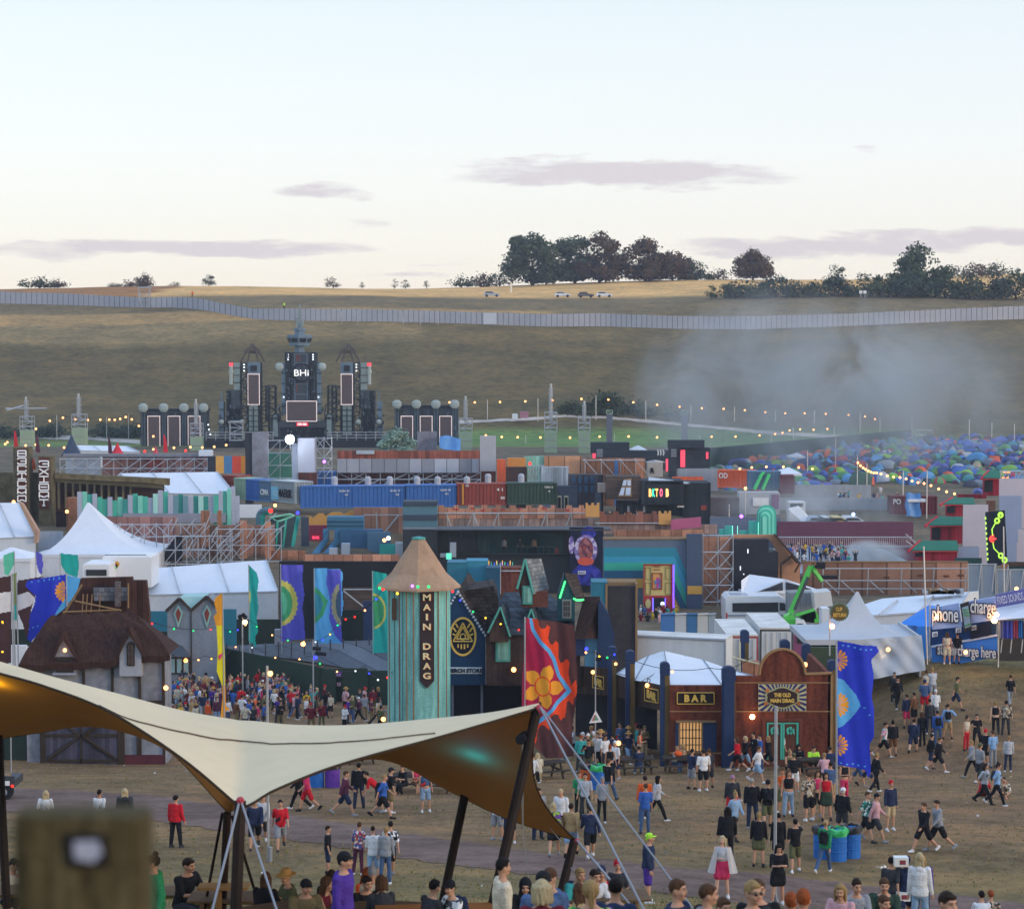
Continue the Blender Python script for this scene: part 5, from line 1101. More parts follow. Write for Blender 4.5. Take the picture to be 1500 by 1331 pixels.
for i,(u0,u1,vr,ve,vb,d,lb)in e_n(((1343,1404,793,806,822,205,'lowest red hut with a green roof, front of the four stepped ones'),(1368,1412,758,769,796,210,'second red hut with a green roof in the stepped row'),(1390,1428,730,738,757,215,'third red hut with a green roof in the stepped row'),(1445,1466,690,700,726,221,'highest red hut with a green roof at right'))):
 t=t_n('red_hut',lb,'hut',Vc((P(u0,vb,d).x,d,P(u0,vb,d).z)),'stepped red huts with green roofs');b=MB();b.bp(u0+2,ve,u1-2,vb,d,2.4);ob('wall',b,PGR,t)
 o_=13 if i<3 else 8;b=MB();b.p_x([P(u0-o_*.6,ve+1,d-.5),P(u1,ve+1,d-.5),P(u1-2,vr,d+.9),P(u0+o_*.4,vr,d+.9)],Vc((0,0,.12)));b.p_x([P(u0+2,ve+1,d+2.6),P(u1,ve+1,d+2.6),P(u1-2,vr,d+.9),P(u0+o_*.4,vr,d+.9)],Vc((0,0,.1)));ob('roof',b,PGG,t)
 b=MB();b.t_b(P(u0-o_,ve+2,d-.55),P(u0+o_*.4,vr-1,d+.9),.13,5);b.tp(u0-o_*.5,ve+1.6,u1,ve+1.6,d-.5,.06);ob('bargeboard',b,M('gable_red','#c02c3a',.6),t)
 b=MB();b.bp(u0-2,ve+4,u0+9,vb-6 if i else ve+9,d-.3,.3);ob('dark_opening',b,BLK,t)
w_l('red_beam','red beam with a green top between the stepped huts','beam',PGR,1404,724,1445,218,.6,v1=730);w_l('red_hut_end','plywood and red end wall behind the tilted black banner','wall',PLY,1447,733,1458,217.5,.8,v1=752)
w_l('green_board','dark green board below the white draped towers','board',M('deep_green','#27484a',.7),1399,817,1438,203,.2,v1=830)
CNV=M('draped_canvas','#b9b2bc',.7,.08,.6,bump=.5);SHT=M('blue_grey_sheet','#8c9ab6',.55,.1,.6)
for i,(u0,v0,u1,v1,d,mt,lb)in e_n(((1411,739,1447,800,208,CNV,'creased pale canvas drape behind the tilted black banner, left one'),(1399,801,1434,818,206,SHT,'blue grey sheet under the left creased canvas'),(1434,800,1446,826,206.2,CNV,'narrow pale canvas strip left of the tilted black banner'),(1464,701,1512,726,216,CNV,'pale canvas drape at the top of the right tower'),(1464,726,1496,775,215,SHT,'large blue grey sheet on the right tower'),(1496,725,1560,774,215.3,CNV,'pale canvas at the right photo edge'),(1474,775,1491,794,214,SHT,'small blue grey sheet right of the tilted black banner'),(1474,794,1489,823,213.8,SHT,'lower blue grey sheet right of the tilted black banner'),(1489,775,1560,823,214.2,CNV,'wide pale canvas near the right photo edge'))):
 w_l('tower_sheet',lb,'sheet',mt,u0,v0,u1,d,.15,'sheets on the right tower',v1=v1)
scaf('scaffold lattice on top of the right tower with warm lamps',1466,690,1520,703,216.5,5,1,2,.07,seed=18,ground=False)
mb=MB()
for u,v in((1470,691),(1476,691),(1468,699),(1474,699)):mb.bp(u,v,u+4,v+1.3,216,.2)
one('lamp_row',mb,glow('lamp_row_warm','#ff9a5a',1.5),'row of warm strip lamps on the right tower scaffold','lamps')
t=t_n('tilted_banner','tilted black banner with neon green rings and a red hook','banner',GD(1460,200));b=MB();b.ext([(1443.5,750),(1472,747),(1476,828),(1447,828)],200,.15);ob('cloth',b,M('banner_navy','#1c2334',.7,.2),t)
NG=glow('neon_green','#b0ff50',.85);NR=glow('neon_red','#ff4a40',.85);b=MB()
for u,v in((1465.5,754),(1460.5,762.5),(1466,813.5),(1471.5,820)):
 pts=[P(u+3.2*math.cos(k*math.pi/4),v+3.6*math.sin(k*math.pi/4),199.8)for k in r_g(9)];b.path(pts,.09,4)
for a in(((1458,766),(1453,775)),((1453,775),(1454,784)),((1454.5,795),(1456,803)),((1456,803),(1464,811)),((1463,757),(1466,751))):b.tp(*a[0],*a[1],199.8,.05,4)
for k in r_g(9):b.bp(1443+k*.4,757+k*7.5,1444.6+k*.4,760.5+k*7.5,199.8,.1)
ob('green_neon',b,NG,t);b=MB();b.path([P(1456-6*math.sin(k*math.pi/6),789-4.5*math.cos(k*math.pi/6),199.8)for k in r_g(7)],.11,4);b.tp(1453,789,1459,789,199.8,.12,4);ob('red_neon',b,NR,t)
mb=MB();c=P(1472,839,186);mb.t_b((c.x,186,G(c.x,186)),P(1470,771,186),.06,5);one('white_pole',mb,STEEL,'white pole in front of the tilted black banner','pole')
w_l('plywood_post','short plywood posts under the tilted black banner','post',PLY,1468,826,1477,191,.3,v1=846);w_l('green_board','dark green board at the right photo edge behind the steel fence','board',MATS['deep_green'],1477,825,1560,192,.2)
w_l('timber_batten','brown timber batten on the dark green board at the right edge','batten',DKWOOD,1476,823,1560,191.8,.3,v1=829)
w_l('steel_fence','grey steel fence below the campsite, left stretch','fence',GALV,1162,710,1276,288,.15);w_l('steel_fence','grey steel fence around the small yard below the campsite','fence',GALV,1140,729,1310,272,.15)
w_l('grey_cabin','pale site cabin with a purple door in the smoky yard','cabin',M('cabin_pale','#a7aab0',.6,.1),1083,721,1142,268,2.5)
mb=MB();mb.bp(1131,724,1141,745,267.8,.2);one('cabin_doorway',mb,M('door_purple','#7a5478'),'purple door of the pale site cabin','door')
w_l('white_signs','white notices on the pale site cabin','notice',M('white_mark',(.8,.8,.8)),1103,729,1126,267.8,.1,v1=741)
w_l('brown_cabin','brown cabin roof left of the pale site cabin','cabin',M('pen_brown','#4a3a38'),1041,729,1083,266,2)
w_l('grey_fence','blue grey fence at the back of the stepped arches','fence',M('fence_blue_grey','#6a7688',.6,.12),1040,757,1143,236,.2)
t=t_n('lorry_cab','white lorry cab with its bonnet tipped in the smoky yard','lorry',GD(1165,262));b=MB();b.bp(1156,735,1180,None,262,2.4);ob('cab',b,CW,t);b=MB();b.bp(1158,737,1176,742,261.9,.1);ob('windscreen',b,MATS['car_glass'],t);b=MB();b.p_x([P(1155,746,259),P(1170,742,259.5),P(1190,762,258),P(1175,764,257.5)],Vc((0,.3,.1)));ob('ramp',b,M('white_mark',(.8,.8,.8)),t)
for i,(u,h,lb)in e_n(((1213,'#d8dadc','white'),(1228,'#c8b060','yellowish'),(1252,'#c0c4cc','silver'),(1200,'#90a0b8','pale blue'))):
 t=t_n('parked_car',f'{lb} car parked in the smoky yard behind the maroon wall','car',GD(u,256));c=GD(u,256);z=P(u,764,256).z;b=MB();b.p_x([Vc((c.x+x,256,z+y))for x,y in((-1.3,-2),(-1.3,.1),(-.9,.55),(.6,.55),(1.3,.1),(1.3,-2))],Vc((0,3.6,0)));ob('body',b,M('carpaint_'+lb,h,.35,.05),t);b=MB();b.p_x([Vc((c.x+x,255.95,z+y))for x,y in((-1,.15),(-.8,.48),(.5,.48),(.95,.15))],Vc((0,.1,0)));ob('windscreen',b,MATS['car_glass'],t)
peak('gazebo','white gazebo over the yard beside the bright green ramps',1136,1175,684,694,289,dep=5,walls=False,conc=False);peak('gazebo','small white gazebo among the first tents',1156,1180,663,669,340,dep=4,walls=False,conc=False)
for i,(u,v0,d)in e_n(((1068,740,250),(1092,714,262),(1224,640,330),(1256,668,300),(1270,680,290),(1323,690,270),(1358,690,265),(1420,615,395),(1453,620,395),(1486,622,395),(1370,650,380),(1183,660,320),(1162,640,360),(1097,652,350),(1336,614,400))):
 mb=MB();p=P(u,v0,d);mb.t_b((p.x,d,G(p.x,d)),p,.07,5);mb.sph((p.x,d,p.z),.13,n=6);one('lamp_post',mb,STEEL,'thin pale lamp post '+('by the rust plate of the black shack','beside the pale site cabin','behind the first tents','right of the grey yard fence','next to the yard lamps','before the maroon container','at the right end of the maroon container','on the campsite skyline, first of three','on the campsite skyline, second of three','on the campsite skyline, third of three','in the middle of the campsite','in the lower left of the campsite','by the screen fence at the campsite','against the screen fence','at the top end of the screen fence')[i],'post','thin lamp posts around the campsite')
mb=MB();mb.bp(1343,629,1366,646,402,3)if 0 else mb.lat(1343,630,1366,645,402,3,2,.06);one('steel_cage',mb,STEEL,'empty steel cage at the top of the campsite','cage')
festoon('cluster of warm bulbs over the yard edge of the campsite',[(1255,673,None,292),(1270,686,None,290),(1286,690,None,288),(1323,697,0,285),(1358,706,None,283),(1404,722,None,280)],290,.17,per=4,sag=2,group='festoon light strings over the campsite')
festoon('string of warm bulbs over the lower left tents',[(1075,684,None,300),(1110,680,None,300),(1160,680,None,300),(1200,684,None,300)],300,.17,per=2,sag=2,group='festoon light strings over the campsite')
for(u,v,d,mt,lb)in((403,740,238,WARM,'warm lamp at the corner under the pale grey container'),(436,751,238,BLUL,'violet lamp below the blue containers'),(1446,722,240,WARM,'warm lamp near the stepped red huts')if 0 else(1491,723,260,WARM,'warm lamp over the lorry yard'),(563,791,214,WARM,'warm lamp behind the pointed tower roof'),(569,788,214,glow('pale_teal_lamp','#b0fff0',9),'pale green lamp behind the pointed tower roof'),(1086,756,234,PURL,'purple lamp by the blue grey fence'),(1250,753,250,glow('cool_lamp','#90b0ff',8),'cool blue lamp in the smoky yard'),(1092,715,261,WARM,'warm lamp beside the pale site cabin'),(212,661,330,REDL,'red lamp under the left stage wing'),(272,660,330,REDL,'red lamp in front of the third stage screen'),(282,667,300,WARM,'orange lamp above the weathered walls'),(604,664,270,REDL,'red lamp in front of the silvery bush'),(475,676,256,PURL,'purple lamp on the scaffold right of the grey tower'),(776,679,254,REDL,'red lamp on the ochre shack'),(20,735,228,WARM,'orange lamp over the left ridge tent'),(98,749,227,WARM,'orange lamp beside the dark doorway')):
 mb=MB();mb.sph(P(u,v,d),.2,n=8);one('lamp',mb,mt,lb,'lamp','lamps on the sets')
t=t_n('white_minibus','white minibus with dark windows parked before the black building','van',GD(1112,183));d=183;b=MB()
b.ext([(1063,915),(1063,878),(1068,873),(1142,873),(1150,878),(1157,890),(1164,897),(1166,915)],d,4);ob('body',b,CW,t)
b=MB();b.ext([(1073,896),(1073,883),(1140,882),(1140,896)],d-.06,.1);ob('side_window',b,MATS['car_glass'],t);b=MB();b.ext([(1142,894),(1142,882),(1149,883),(1155,894)],d-.06,.1);ob('cab_window',b,MATS['car_glass'],t)
b=MB();b.bp(1065,900,1164,902,d-.08,.1);ob('side_moulding',b,GREYP,t);b=MB();b.bp(1063.4,897,1065.5,907,d-.1,.1);ob('tail_light',b,M('tail_red',(.5,.03,.03),.3),t);b=MB();b.bp(1070,871.5,1096,873,d+.6,2);ob('roof_hatch',b,CS,t)
for u in(1090,1148):
 b=MB();c=P(u,915,d);b.t_b((c.x,d-.1,c.z-.05),(c.x,d+.3,c.z-.05),.42,14);w_=ob('wheel',b,BLK,t);b=MB();b.t_b((c.x,d-.14,c.z-.05),(c.x,d+.2,c.z-.05),.22,10);ob('rim',b,GREYP,w_)
t=t_n('boom_lift','bright green articulated boom lift with raised arm','boom lift',GD(1172,164));d=164;LG=M('lift_green','#4fc04a',.45,.1,k=1.0)
b=MB();b.ext([(1147,914),(1150,903),(1160,898),(1166,906),(1166,921),(1148,916)],d,1.2);b.ext([(1155,908),(1193,904),(1193,912),(1200,911),(1198,900),(1194,893),(1196,906),(1166,909),(1166,920),(1155,916)],d+.2,.8);ob('chassis',b,LG,t)
b=MB();b.t_b(P(1158,898,d),P(1188,829,d),.3,4,.26);b.t_b(P(1165,901,d+.3),P(1193,893,d+.3),.16,4);ob('lower_boom',b,LG,t);b=MB();b.t_b(P(1164,893,d-.25),P(1184,845,d-.25),.13,5);ob('ram',b,DARKST,t)
b=MB();b.t_b(P(1188,829,d),P(1204,851,d),.22,4,.18);ob('upper_boom',b,LG,t);b=MB();b.bp(1198,824,1209,833,d-.6,.9);b.tp(1188,829,1205,831,d,.1);b.bp(1201,843,1226,848,d+.1,.5);ob('basket',b,BLK,t)
b=MB();b.ext([(1166,907),(1178,908),(1182,915),(1182,920),(1166,920)],d-.35,1.0);ob('counterweight',b,CW,t)
b=MB();b.bp(1168,913,1176,916,d-.4,.1);ob('black_label',b,BLK,t)
t=t_n('white_marquee','white marquee with dark gable panels behind the boom lift','marquee',GD(1130,187));b=MB()
b.add([t_p(P(1086,850,187)),t_p(P(1098,841,190)),t_p(P(1149,849,188.5)),t_p(P(1108,867,186)),t_p(P(1086,872,186.5))],[(0,4,3,2,1)]);b.add([t_p(P(1149,849,188.5)),t_p(P(1098,841,190)),t_p(P(1150,848,192)),t_p(P(1201,864,190)),t_p(P(1196,866,187))],[(0,4,3,2,1)]);ob('roof',b,WH,t)
b=MB();b.ext([(1108,866),(1148,850),(1149.5,850),(1196,865),(1196,868),(1108,869)],187,.1);g_=ob('gable',b,WH,t);b=MB();b.ext([(1112,866.5),(1146.5,852.5),(1147,864.5)],186.9,.08);b.ext([(1151,864),(1151,852),(1190,862.5)],186.9,.08);ob('dark_panel',b,CHAR,g_);b=MB();b.bp(1087,868,1196,None,187.4,3);ob('side_wall',b,MATS['marquee_wall'],t)
w_l('grey_cabin','grey ribbed cabin wall behind the boom lift','cabin',M('rib_grey','#9aa0a6',.6,.1,.6,kind='plank',w=.5),1155,868,1192,180,2);mb=MB();mb.ext([(1192,868),(1217,866),(1220,887),(1194,891)],178,2.5);one('white_box',mb,M('box_white','#c8c8c8',.6,.1,1),'slumped white cover right of the grey ribbed cabin','cover')
w_l('white_container','upright white site box behind the camp shop sign','box',WH,1204,891,1215,168,1.5)
TRW=M('trailer_white',(.66,.68,.70),.45,.1,.5,kind='streak');TRR=M('trailer_roof',(.62,.60,.57),.5,.35,.6)
t=t_n('lorry_trailer','long white lorry trailer behind the bar, its side towards the photo','trailer',GD(980,150));b=MB();a,c=P(885,930,152),P(1062,935.5,149);zt=c.z;zb=P(1062,985,149).z;dr=Vc((c.x-a.x,c.y-a.y)).normalized();nn=Vc((-dr.y,dr.x));pl=[(a.x,a.y),(c.x,c.y),(c.x+nn.x*2.5,c.y+nn.y*2.5),(a.x+nn.x*2.5,a.y+nn.y*2.5)];b.prism(pl,zb,zt-.12);ob('box_body',b,TRW,t);b=MB();b.prism(pl,zt-.1,zt);ob('roof',b,TRR,t)
b=MB();b.t_b((a.x,a.y-.05,zt-.08),(c.x,c.y-.05,zt-.08),.09,4);b.t_b((c.x,c.y-.05,zb),(c.x,c.y-.05,zt),.09,4);ob('edge_rail',b,GREYP,t)
b=MB()
for k in r_g(3):p=P(1000+k*18,996,150);b.t_b((p.x,149.8,G(p.x,150)+.45),(p.x,150.2,G(p.x,150)+.45),.5,12)
ob('wheels',b,BLK,t)
for i,(u0,u1,v0,v1,d,lb)in e_n(((1064,1110,931,993,152,'white trailer seen from its rear doors with a red frame'),(1113,1161,921,990,155,'second white trailer rear right of the red framed doors'))):
 t=t_n('lorry_trailer',lb,'trailer',GD((u0+u1)/2,d));b=MB();b.bp(u0,v0,u1,None,d,9);ob('box_body',b,TRW,t);b=MB();c0,c1=P(u0,v0,d),P(u1,v0,d);b.box(c0 .x,d-.1,c0 .z,c1 .x,d+9,c0 .z+.12);ob('roof',b,TRR,t)
 m_=(u0+u1)/2
 for s_,(x0,x1)in e_n(((u0+3,m_-.6),(m_+.6,u1-2))):
  b=MB();b.bp(x0,v0+4,x1,v1,d-.08,.08);dr_=ob('door',b,M('door_white',(.6,.61,.62),.4,.1),t);b=MB();b.tp(x0+6,v0+5,x0+6,v1,d-.15,.04);b.tp(x0+15,v0+5,x0+15,v1,d-.15,.04);ob('lock_bar',b,STEEL,dr_)
 b=MB();b.bp(u0,v0+1,u0+2,v1,d-.1,.1);b.bp(u1-1.5,v0+1,u1,v1,d-.1,.1);b.bp(u0+2,v0+1,u1-1.5,v0+3,d-.1,.1);ob('door_frame',b,DARKST if i else M('frame_red',(.45,.06,.06)),t)
t=t_n('purple_lorry','purple lorry cab beside the trailer rears','lorry',GD(1185,158));b=MB();b.ext([(1163,985),(1163,930),(1172,922),(1184,924),(1200,927),(1206,934),(1206,985)],158,2.5);ob('cab',b,M('lorry_purple','#8a4a72',.4,.15,k=.9),t);b=MB();b.bp(1168,932,1180,942,157.9,.1);ob('window',b,MATS['car_glass'],t);b=MB();b.ext([(1163,926),(1168,920),(1176,922),(1174,928)],157.7,1);ob('white_deflector',b,CW,t)
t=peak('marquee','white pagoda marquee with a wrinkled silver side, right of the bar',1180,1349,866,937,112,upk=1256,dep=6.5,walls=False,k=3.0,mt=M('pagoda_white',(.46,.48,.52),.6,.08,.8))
b=MB();p0,p1,p2=P(1270,936,112),P(1349,930,112),P(1340,975,112)
def wr(s_,q_):
 a=P(1262+88*s_,936-6*s_,112);bt=P(1272+82*s_,994-14*s_,111.6);p=a.lerp(bt,q_);p.y+=.05*math.sin(15*s_+3*q_)+.04*math.sin(9*q_-22*s_)+.25*math.exp(-((s_-.38)**2+(q_-.55)**2)*18)-.3*q_
 return t_p(p)
b.grid(wr,40,30);ob('wrinkled_wall',b,M('silver_canvas',(.40,.42,.45),.32,.08,1,bump=.3),t,smooth=True)
b=MB();a=P(1350,932,112);b.box(a.x-.1,112,G(a.x,112)-.3,a.x,118.4,a.z);ob('end_wall',b,MATS['silver_canvas'],t)
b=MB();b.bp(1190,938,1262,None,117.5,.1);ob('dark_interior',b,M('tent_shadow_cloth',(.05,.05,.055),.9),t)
b=MB()
for u in(1182,1262):b.tp(u,937,u,1000,112.1,.05)
ob('leg',b,STEEL,t)
frame_tent('marquee','long white tent behind the pagoda marquee',((1230,905),(1405,893)),((1262,886),(1420,868)),124,134)
mb=MB();q=random.Random(5)
for k in r_g(18):
 u=1354+q.uniform(0,55);mb.bp(u,866-q.uniform(0,3),u+q.uniform(3,9),870,128,.8,q.randrange(3))
one('stacked_gear',mb,[CHAR,GREYP,TIMB],'jumble of flight cases and boards on the long white tent','gear')
t=t_n('blue_gazebo','bright blue gazebo beside the phone charging stall','gazebo',GD(1340,121));b=MB();b.add([t_p(P(*x))for x in((1316,914,119),(1363,918,118),(1376,888,121),(1360,886,122),(1390,905,119))],[(0,1,2,3),(1,4,2)]);BLT=M('tent_blue','#2f74c4',.6,.1,.7,k=1.2);ob('roof',b,BLT,t);b=MB();b.bp(1344,917,1364,None,118.2,3);ob('side_wall',b,BLT,t)
PCX=P(1364,960,115);d0,d1=115.2,113.4
def SP(u,v,off=0.0):
 """point on the stall front, which comes nearer towards the right"""
 dd=d0+(d1-d0)*(u-1364)/(1462-1364);p=P(u,v,dd);p.y-=off;return p
t=t_n('charging_stall','blue phone charging stall with printed boards and a giant phone cut-out','stall',Vc((PCX.x+1.5,115,G(PCX.x+1.5,115))),None)
PB=M('stall_blue','#2f78d0',.5,.12,.8,k=1.35);PL=M('stall_lilac','#8fa4d8',.5,.15,.8,k=1.3);stall_rot=math.atan2(d1-d0,SP(1462,900).x-SP(1364,900).x)
b=MB();b.p_x([SP(1365,948),SP(1461,931),SP(1461,962),SP(1366,978)],Vc((0,.2,0)));ob('counter_front',b,PB,t)
b=MB();b.p_x([SP(1365,946.5,.1),SP(1461,929.5,.1),SP(1461,931,.1),SP(1365,948,.1)],Vc((0,.5,0)));ob('counter_top',b,WH,t)
b=MB();b.p_x([SP(1363,890,.25),SP(1403,882,.25),SP(1408,917,.25),SP(1365,921,.25)],Vc((0,.15,0)));b.p_x([SP(1417,880,.25),SP(1458,873,.25),SP(1459,906,.25),SP(1421,912,.25)],Vc((0,.15,0)));bd=ob('header_board',b,PL,t)
b=MB();b.p_x([SP(1404,883,.5),SP(1416,879,.5),SP(1421,919,.5),SP(1410,924,.5)],Vc((0,.2,0)));ph=ob('phone_cutout',b,M('phone_black',(.03,.03,.035),.3),t)
b=MB();b.p_x([SP(1406,888,.56),SP(1415,885,.56),SP(1419.5,915,.56),SP(1410.5,918,.56)],Vc((0,.05,0)));ob('phone_screen',b,M('phone_screen','#9fb4c4',.3,.3,2),ph)
b=MB()
for i in r_g(3):
 for j in r_g(3):c=SP(1408+i*3+j*.6,891+j*4,.6);b.box(c.x-.05,c.y-.02,c.z-.05,c.x+.05,c.y,c.z+.05)
for i,h in e_n(r_g(4)):c=SP(1411+i*2.4,914-i*.9,.6);b.box(c.x-.05,c.y-.02,c.z-.05,c.x+.05,c.y,c.z+.05)
ob('app_icons',b,M('app_icons','#5fa07a',.4,.3),ph)
b=MB();b.p_x([SP(1365,921,-.3),SP(1461,906,-.3),SP(1461,931,-.3),SP(1365,948,-.3)],Vc((0,.6,0)));ob('serving_opening',b,M('stall_interior','#25487a',.8),t)
b=MB();b.p_x([SP(1421,917,.0),SP(1452,911,.0),SP(1452,929,.0),SP(1422,936,.0)],Vc((0,.06,0)));ob('dark_window',b,M('dark_blue_glass',(.012,.02,.05),.25),t)
for u,v,w in((1364.5,925,8),(1399,919,8),(1422,915.5,7)):
 b=MB();b.p_x([SP(u,v,.2),SP(u+w,v-1.3,.2),SP(u+w,v+6,.2),SP(u,v+7.3,.2)],Vc((0,.04,0)));n_=ob('notice',b,M('white_mark',(.8,.8,.8)),t);text('lettering','OPEN' if 0 else '£5',M('stall_ink',(.05,.08,.2)),SP(u+w/2,v+3,.24),.14,n_,rot=(R(90),0,stall_rot))
LW=M('lettering_white',(.82,.82,.80),.5,.03);LB=M('lettering_outline',(.06,.05,.09),.6)
for body,u,v,hh,w in(('phone',1382.5,901,1.15,1.5),('charge',1437.5,890,1.05,1.42),('super charge here',1413.5,954,.82,3.3)):
 c=SP(u,v,.34);text('lettering_outline',body,LB,c,hh*1.1,t,rot=(R(90),0,stall_rot),wid=w*1.06,bold=.08);text('lettering',body,LW,c+Vc((0,-.05,0)),hh,t,rot=(R(90),0,stall_rot),wid=w,bold=.015)
for u,v in((1369,902),(1453,906),(1416,957)if 0 else(1460,899)):
 b=MB();b.sph(SP(u,v,.6),.1 if u<1400 else.17,n=8);ob('lamp',b,glow('stall_lamp','#ffa860',22),t)
b=MB();b.sph(P(1414.5,955,112.4),.11,n=8);one('lamp',b,glow('red_orange_lamp','#ff7040',14),'red glowing lamp in front of the charging stall','lamp','lamps on the sets')
b=MB();
for u in(1362,1463):a=SP(u,885);b.t_b((a.x,a.y,G(a.x,a.y)),a,.05,5)
a=SP(1353,868,1.2);b.t_b((a.x,a.y,G(a.x,a.y)),P(1353,800,a.y),.045,5);ob('pole',b,STEEL,t)
t=t_n('clothes_stall','white canopy clothes stall with hanging garments at the right edge','stall',GD(1490,111));b=MB()
b.add([t_p(P(*x))for x in((1458,908,110.5),(1560,900,109),(1560,868,112),(1460,890,113))],[(0,1,2,3)]);ob('canopy',b,WH,t)
b=MB();b.p_x([P(1459,871,112.6),P(1560,848,111),P(1560,872,111),P(1460,890,112.6)],Vc((0,.1,0)));hb=ob('header_banner',b,M('banner_violet','#6f6fa8',.6,.2,1),t);text('lettering','FIXED SOUNDS CLOTHING',M('banner_text',(.6,.6,.66)),P(1492,872,112.0)+Vc((0,-.4,0)),.42,hb,rot=(R(90),R(-12),stall_rot*.3),wid=2.5)
b=MB();b.bp(1463,910,1560,968,113.5,.1);ob('back_cloth',b,M('stall_back',(.05,.05,.05),.9),t)
b=MB();b.tp(1463,909,1502,904,110.8,.04)
for u in(1466,1480,1496):b.tp(u+2,936,u,956,110.9,.035);
b.tp(1462,906,1462,957,110.9,.04);ob('rail',b,STEEL,t)
for u0,u1,h,nm in((1465,1470,'#9a92b0','greyish'),(1469.5,1484,'#4a54b0','violet'),(1484,1492,'#b8506c','rose'),(1491.5,1498.5,'#3a86d0','sky')):
 b=MB();b.grid(lambda s_,q_,u0=u0,u1=u1:t_p(P(u0+(u1-u0)*s_+.8*(q_-.5)*(s_-.5),909-(u0-1465)*.04+(25+2*s_)*q_,110.7+.08*math.sin(14*s_+u0))),10,4);ob('garment',b,M('garment_'+nm,h,.85,.15,2),t)
b=MB();b.sph(P(1460,900,110),.12,n=8);ob('lamp',b,glow('stall_lamp','#ffa860',22),t)
for u,v,d,lb in((1301,951,110.5,'warm lamp on the wrinkled silver marquee side'),(1489,862,118,'warm lamp over the violet header banner')):
 mb=MB();mb.sph(P(u,v,d),.12,n=8);one('lamp',mb,WARM,lb,'lamp','lamps on the sets')
t=t_n('round_sign','round mossy sign with gold letters on a pole by the pagoda marquee','sign',GD(1216,106));d=106;b=MB();c=P(1230,896,d)
b.p_x([Vc((c.x+r*math.cos(g)*.98,d,c.z+r*math.sin(g)*.96))for k in r_g(36)for g,r in((k*math.pi/18,.52 if k%2 else.48),)],Vc((0,.08,0)));ob('rim',b,M('sign_moss','#5f7a68',.7,.25,3),t);b=MB();b.t_b((c.x,d-.04,c.z),(c.x,d+.02,c.z),.42,24);ob('disc',b,M('sign_bronze','#5e5638',.7,.3,3),t)
text('lettering','CUP',GOLD,P(1229,892,d-.06),.2,t,wid=.34,bold=.03);text('lettering','RETURN',GOLD,P(1230,900.5,d-.06),.2,t,wid=.66,bold=.03)
b=MB();b.tp(1215.5,893,1215.5,960,d+.05,.04);b.t_b(P(1215.5,893,d+.05),P(1222,893,d+.05),.03,4);ob('pole',b,STEEL,t);b=MB();b.sph(P(1219,917,d-.2),.14,n=8);ob('lamp',b,glow('stall_lamp2','#ff8a50',12),t)
mb=MB();mb.bp(1186,935,1256,None,121,.3);one('green_board',mb,M('board_green','#3c4a3a',.8,.15),'dark green board in the shade of the pagoda marquee','board')
THATCH=M('dark_thatch','#46302a',.9,.35,2.2,col2='#30221f',kind='streak',bump=.3);RND=M('stained_render','#868a94',.85,.3,.5,col2='#6a6c74',k=1.15);OAK=M('oak_beam','#3d342c',.8,.3,2,kind='streak')
t=t_n('thatched_cottage','half timbered grey cottage with a dark thatched roof','cottage',GD(138,102));d=102
b=MB();b.bp(38,966,240,None,d,2.2);ob('wall',b,RND,t)
b=MB();FR,BK=d-.5,d+2.6;A=[P(27,974,FR),P(78,968,FR-.1),P(120,967,FR-.1),P(165,965,FR-.1),P(249,958,FR)];RL,RR_=P(76,901,d+1.1),P(192,894,d+1.1)
def roof(s_,q_):
 lo=A[0].lerp(A[4],s_);lo.z+=-.12*math.sin(math.pi*s_);hi=RL.lerp(RR_,s_);p=lo.lerp(hi,q_);p.z+=.18*math.sin(math.pi*q_)+.05*math.sin(31*s_+9*q_);return t_p(p)
b.grid(roof,26,12);off=Vc((0,0,-.35))
b.grid(lambda s_,q_:(roof(s_,0)[0],roof(s_,0)[1]+.05*q_,roof(s_,0)[2]-.32*q_+.05*math.sin(40*s_)*q_),26,1)
bl,br=P(27,974,FR),P(249,958,FR);bl2,br2=Vc((bl.x,BK,bl.z)),Vc((br.x,BK,br.z))
b.add([t_p(bl),t_p(RL),t_p(bl2)],[(0,1,2)]);b.add([t_p(br),t_p(br2),t_p(RR_)],[(0,1,2)]);b.add([t_p(bl2),t_p(RL),t_p(RR_),t_p(br2)],[(0,1,2,3)]);ob('roof',b,THATCH,t)
b=MB()
for u in(120,162,202,237):b.bp(u,968,u+5,1120,d-.12,.12)
b.bp(38,1026,240,1030,d-.1,.1);ob('timber_beam',b,OAK,t)
def dormer(par,ua,va,u0,v0,u1,v1,vb,dd,dep,mt,rm,nm='dormer'):
 b=MB();b.ext([(u0+3,vb),(u0+3,v0),(ua,va+4),(u1-3,v1),(u1-3,vb)],dd,dep);o=ob(nm,b,mt,par)
 b=MB();ap=P(ua,va,dd-.2);l,r=P(u0-1,v0+1,dd-.2),P(u1+1,v1+1,dd-.2);back=Vc((0,dep+1.2,0));th=Vc((0,0,-.12))
 for x in(l,r):b.p_x([ap,x,x+th*1.3,ap+th*2.6],back)
 ob(nm+'_roof',b,rm,o);return o
dm=dormer(t,91,926,77,964,113,965,988,d-.35,1.5,RND,THATCH);b=MB();b.bp(81,962,107,985,d-.42,.08);f=ob('window_frame',b,OAK,dm)
b=MB();b.bp(83.5,964.5,104.5,982.5,d-.45,.06);ob('pane',b,M('window_dark',(.02,.02,.025),.3),dm);b=MB()
for u in(88,93.5,99):b.bp(u,964.5,u+.7,982.5,d-.48,.05)
ob('glazing_bar',b,OAK,dm);b=MB();b.bp(77,985.5,111,988.5,d-.55,.3);ob('sill',b,M('sill_grey','#8f94a0'),dm)
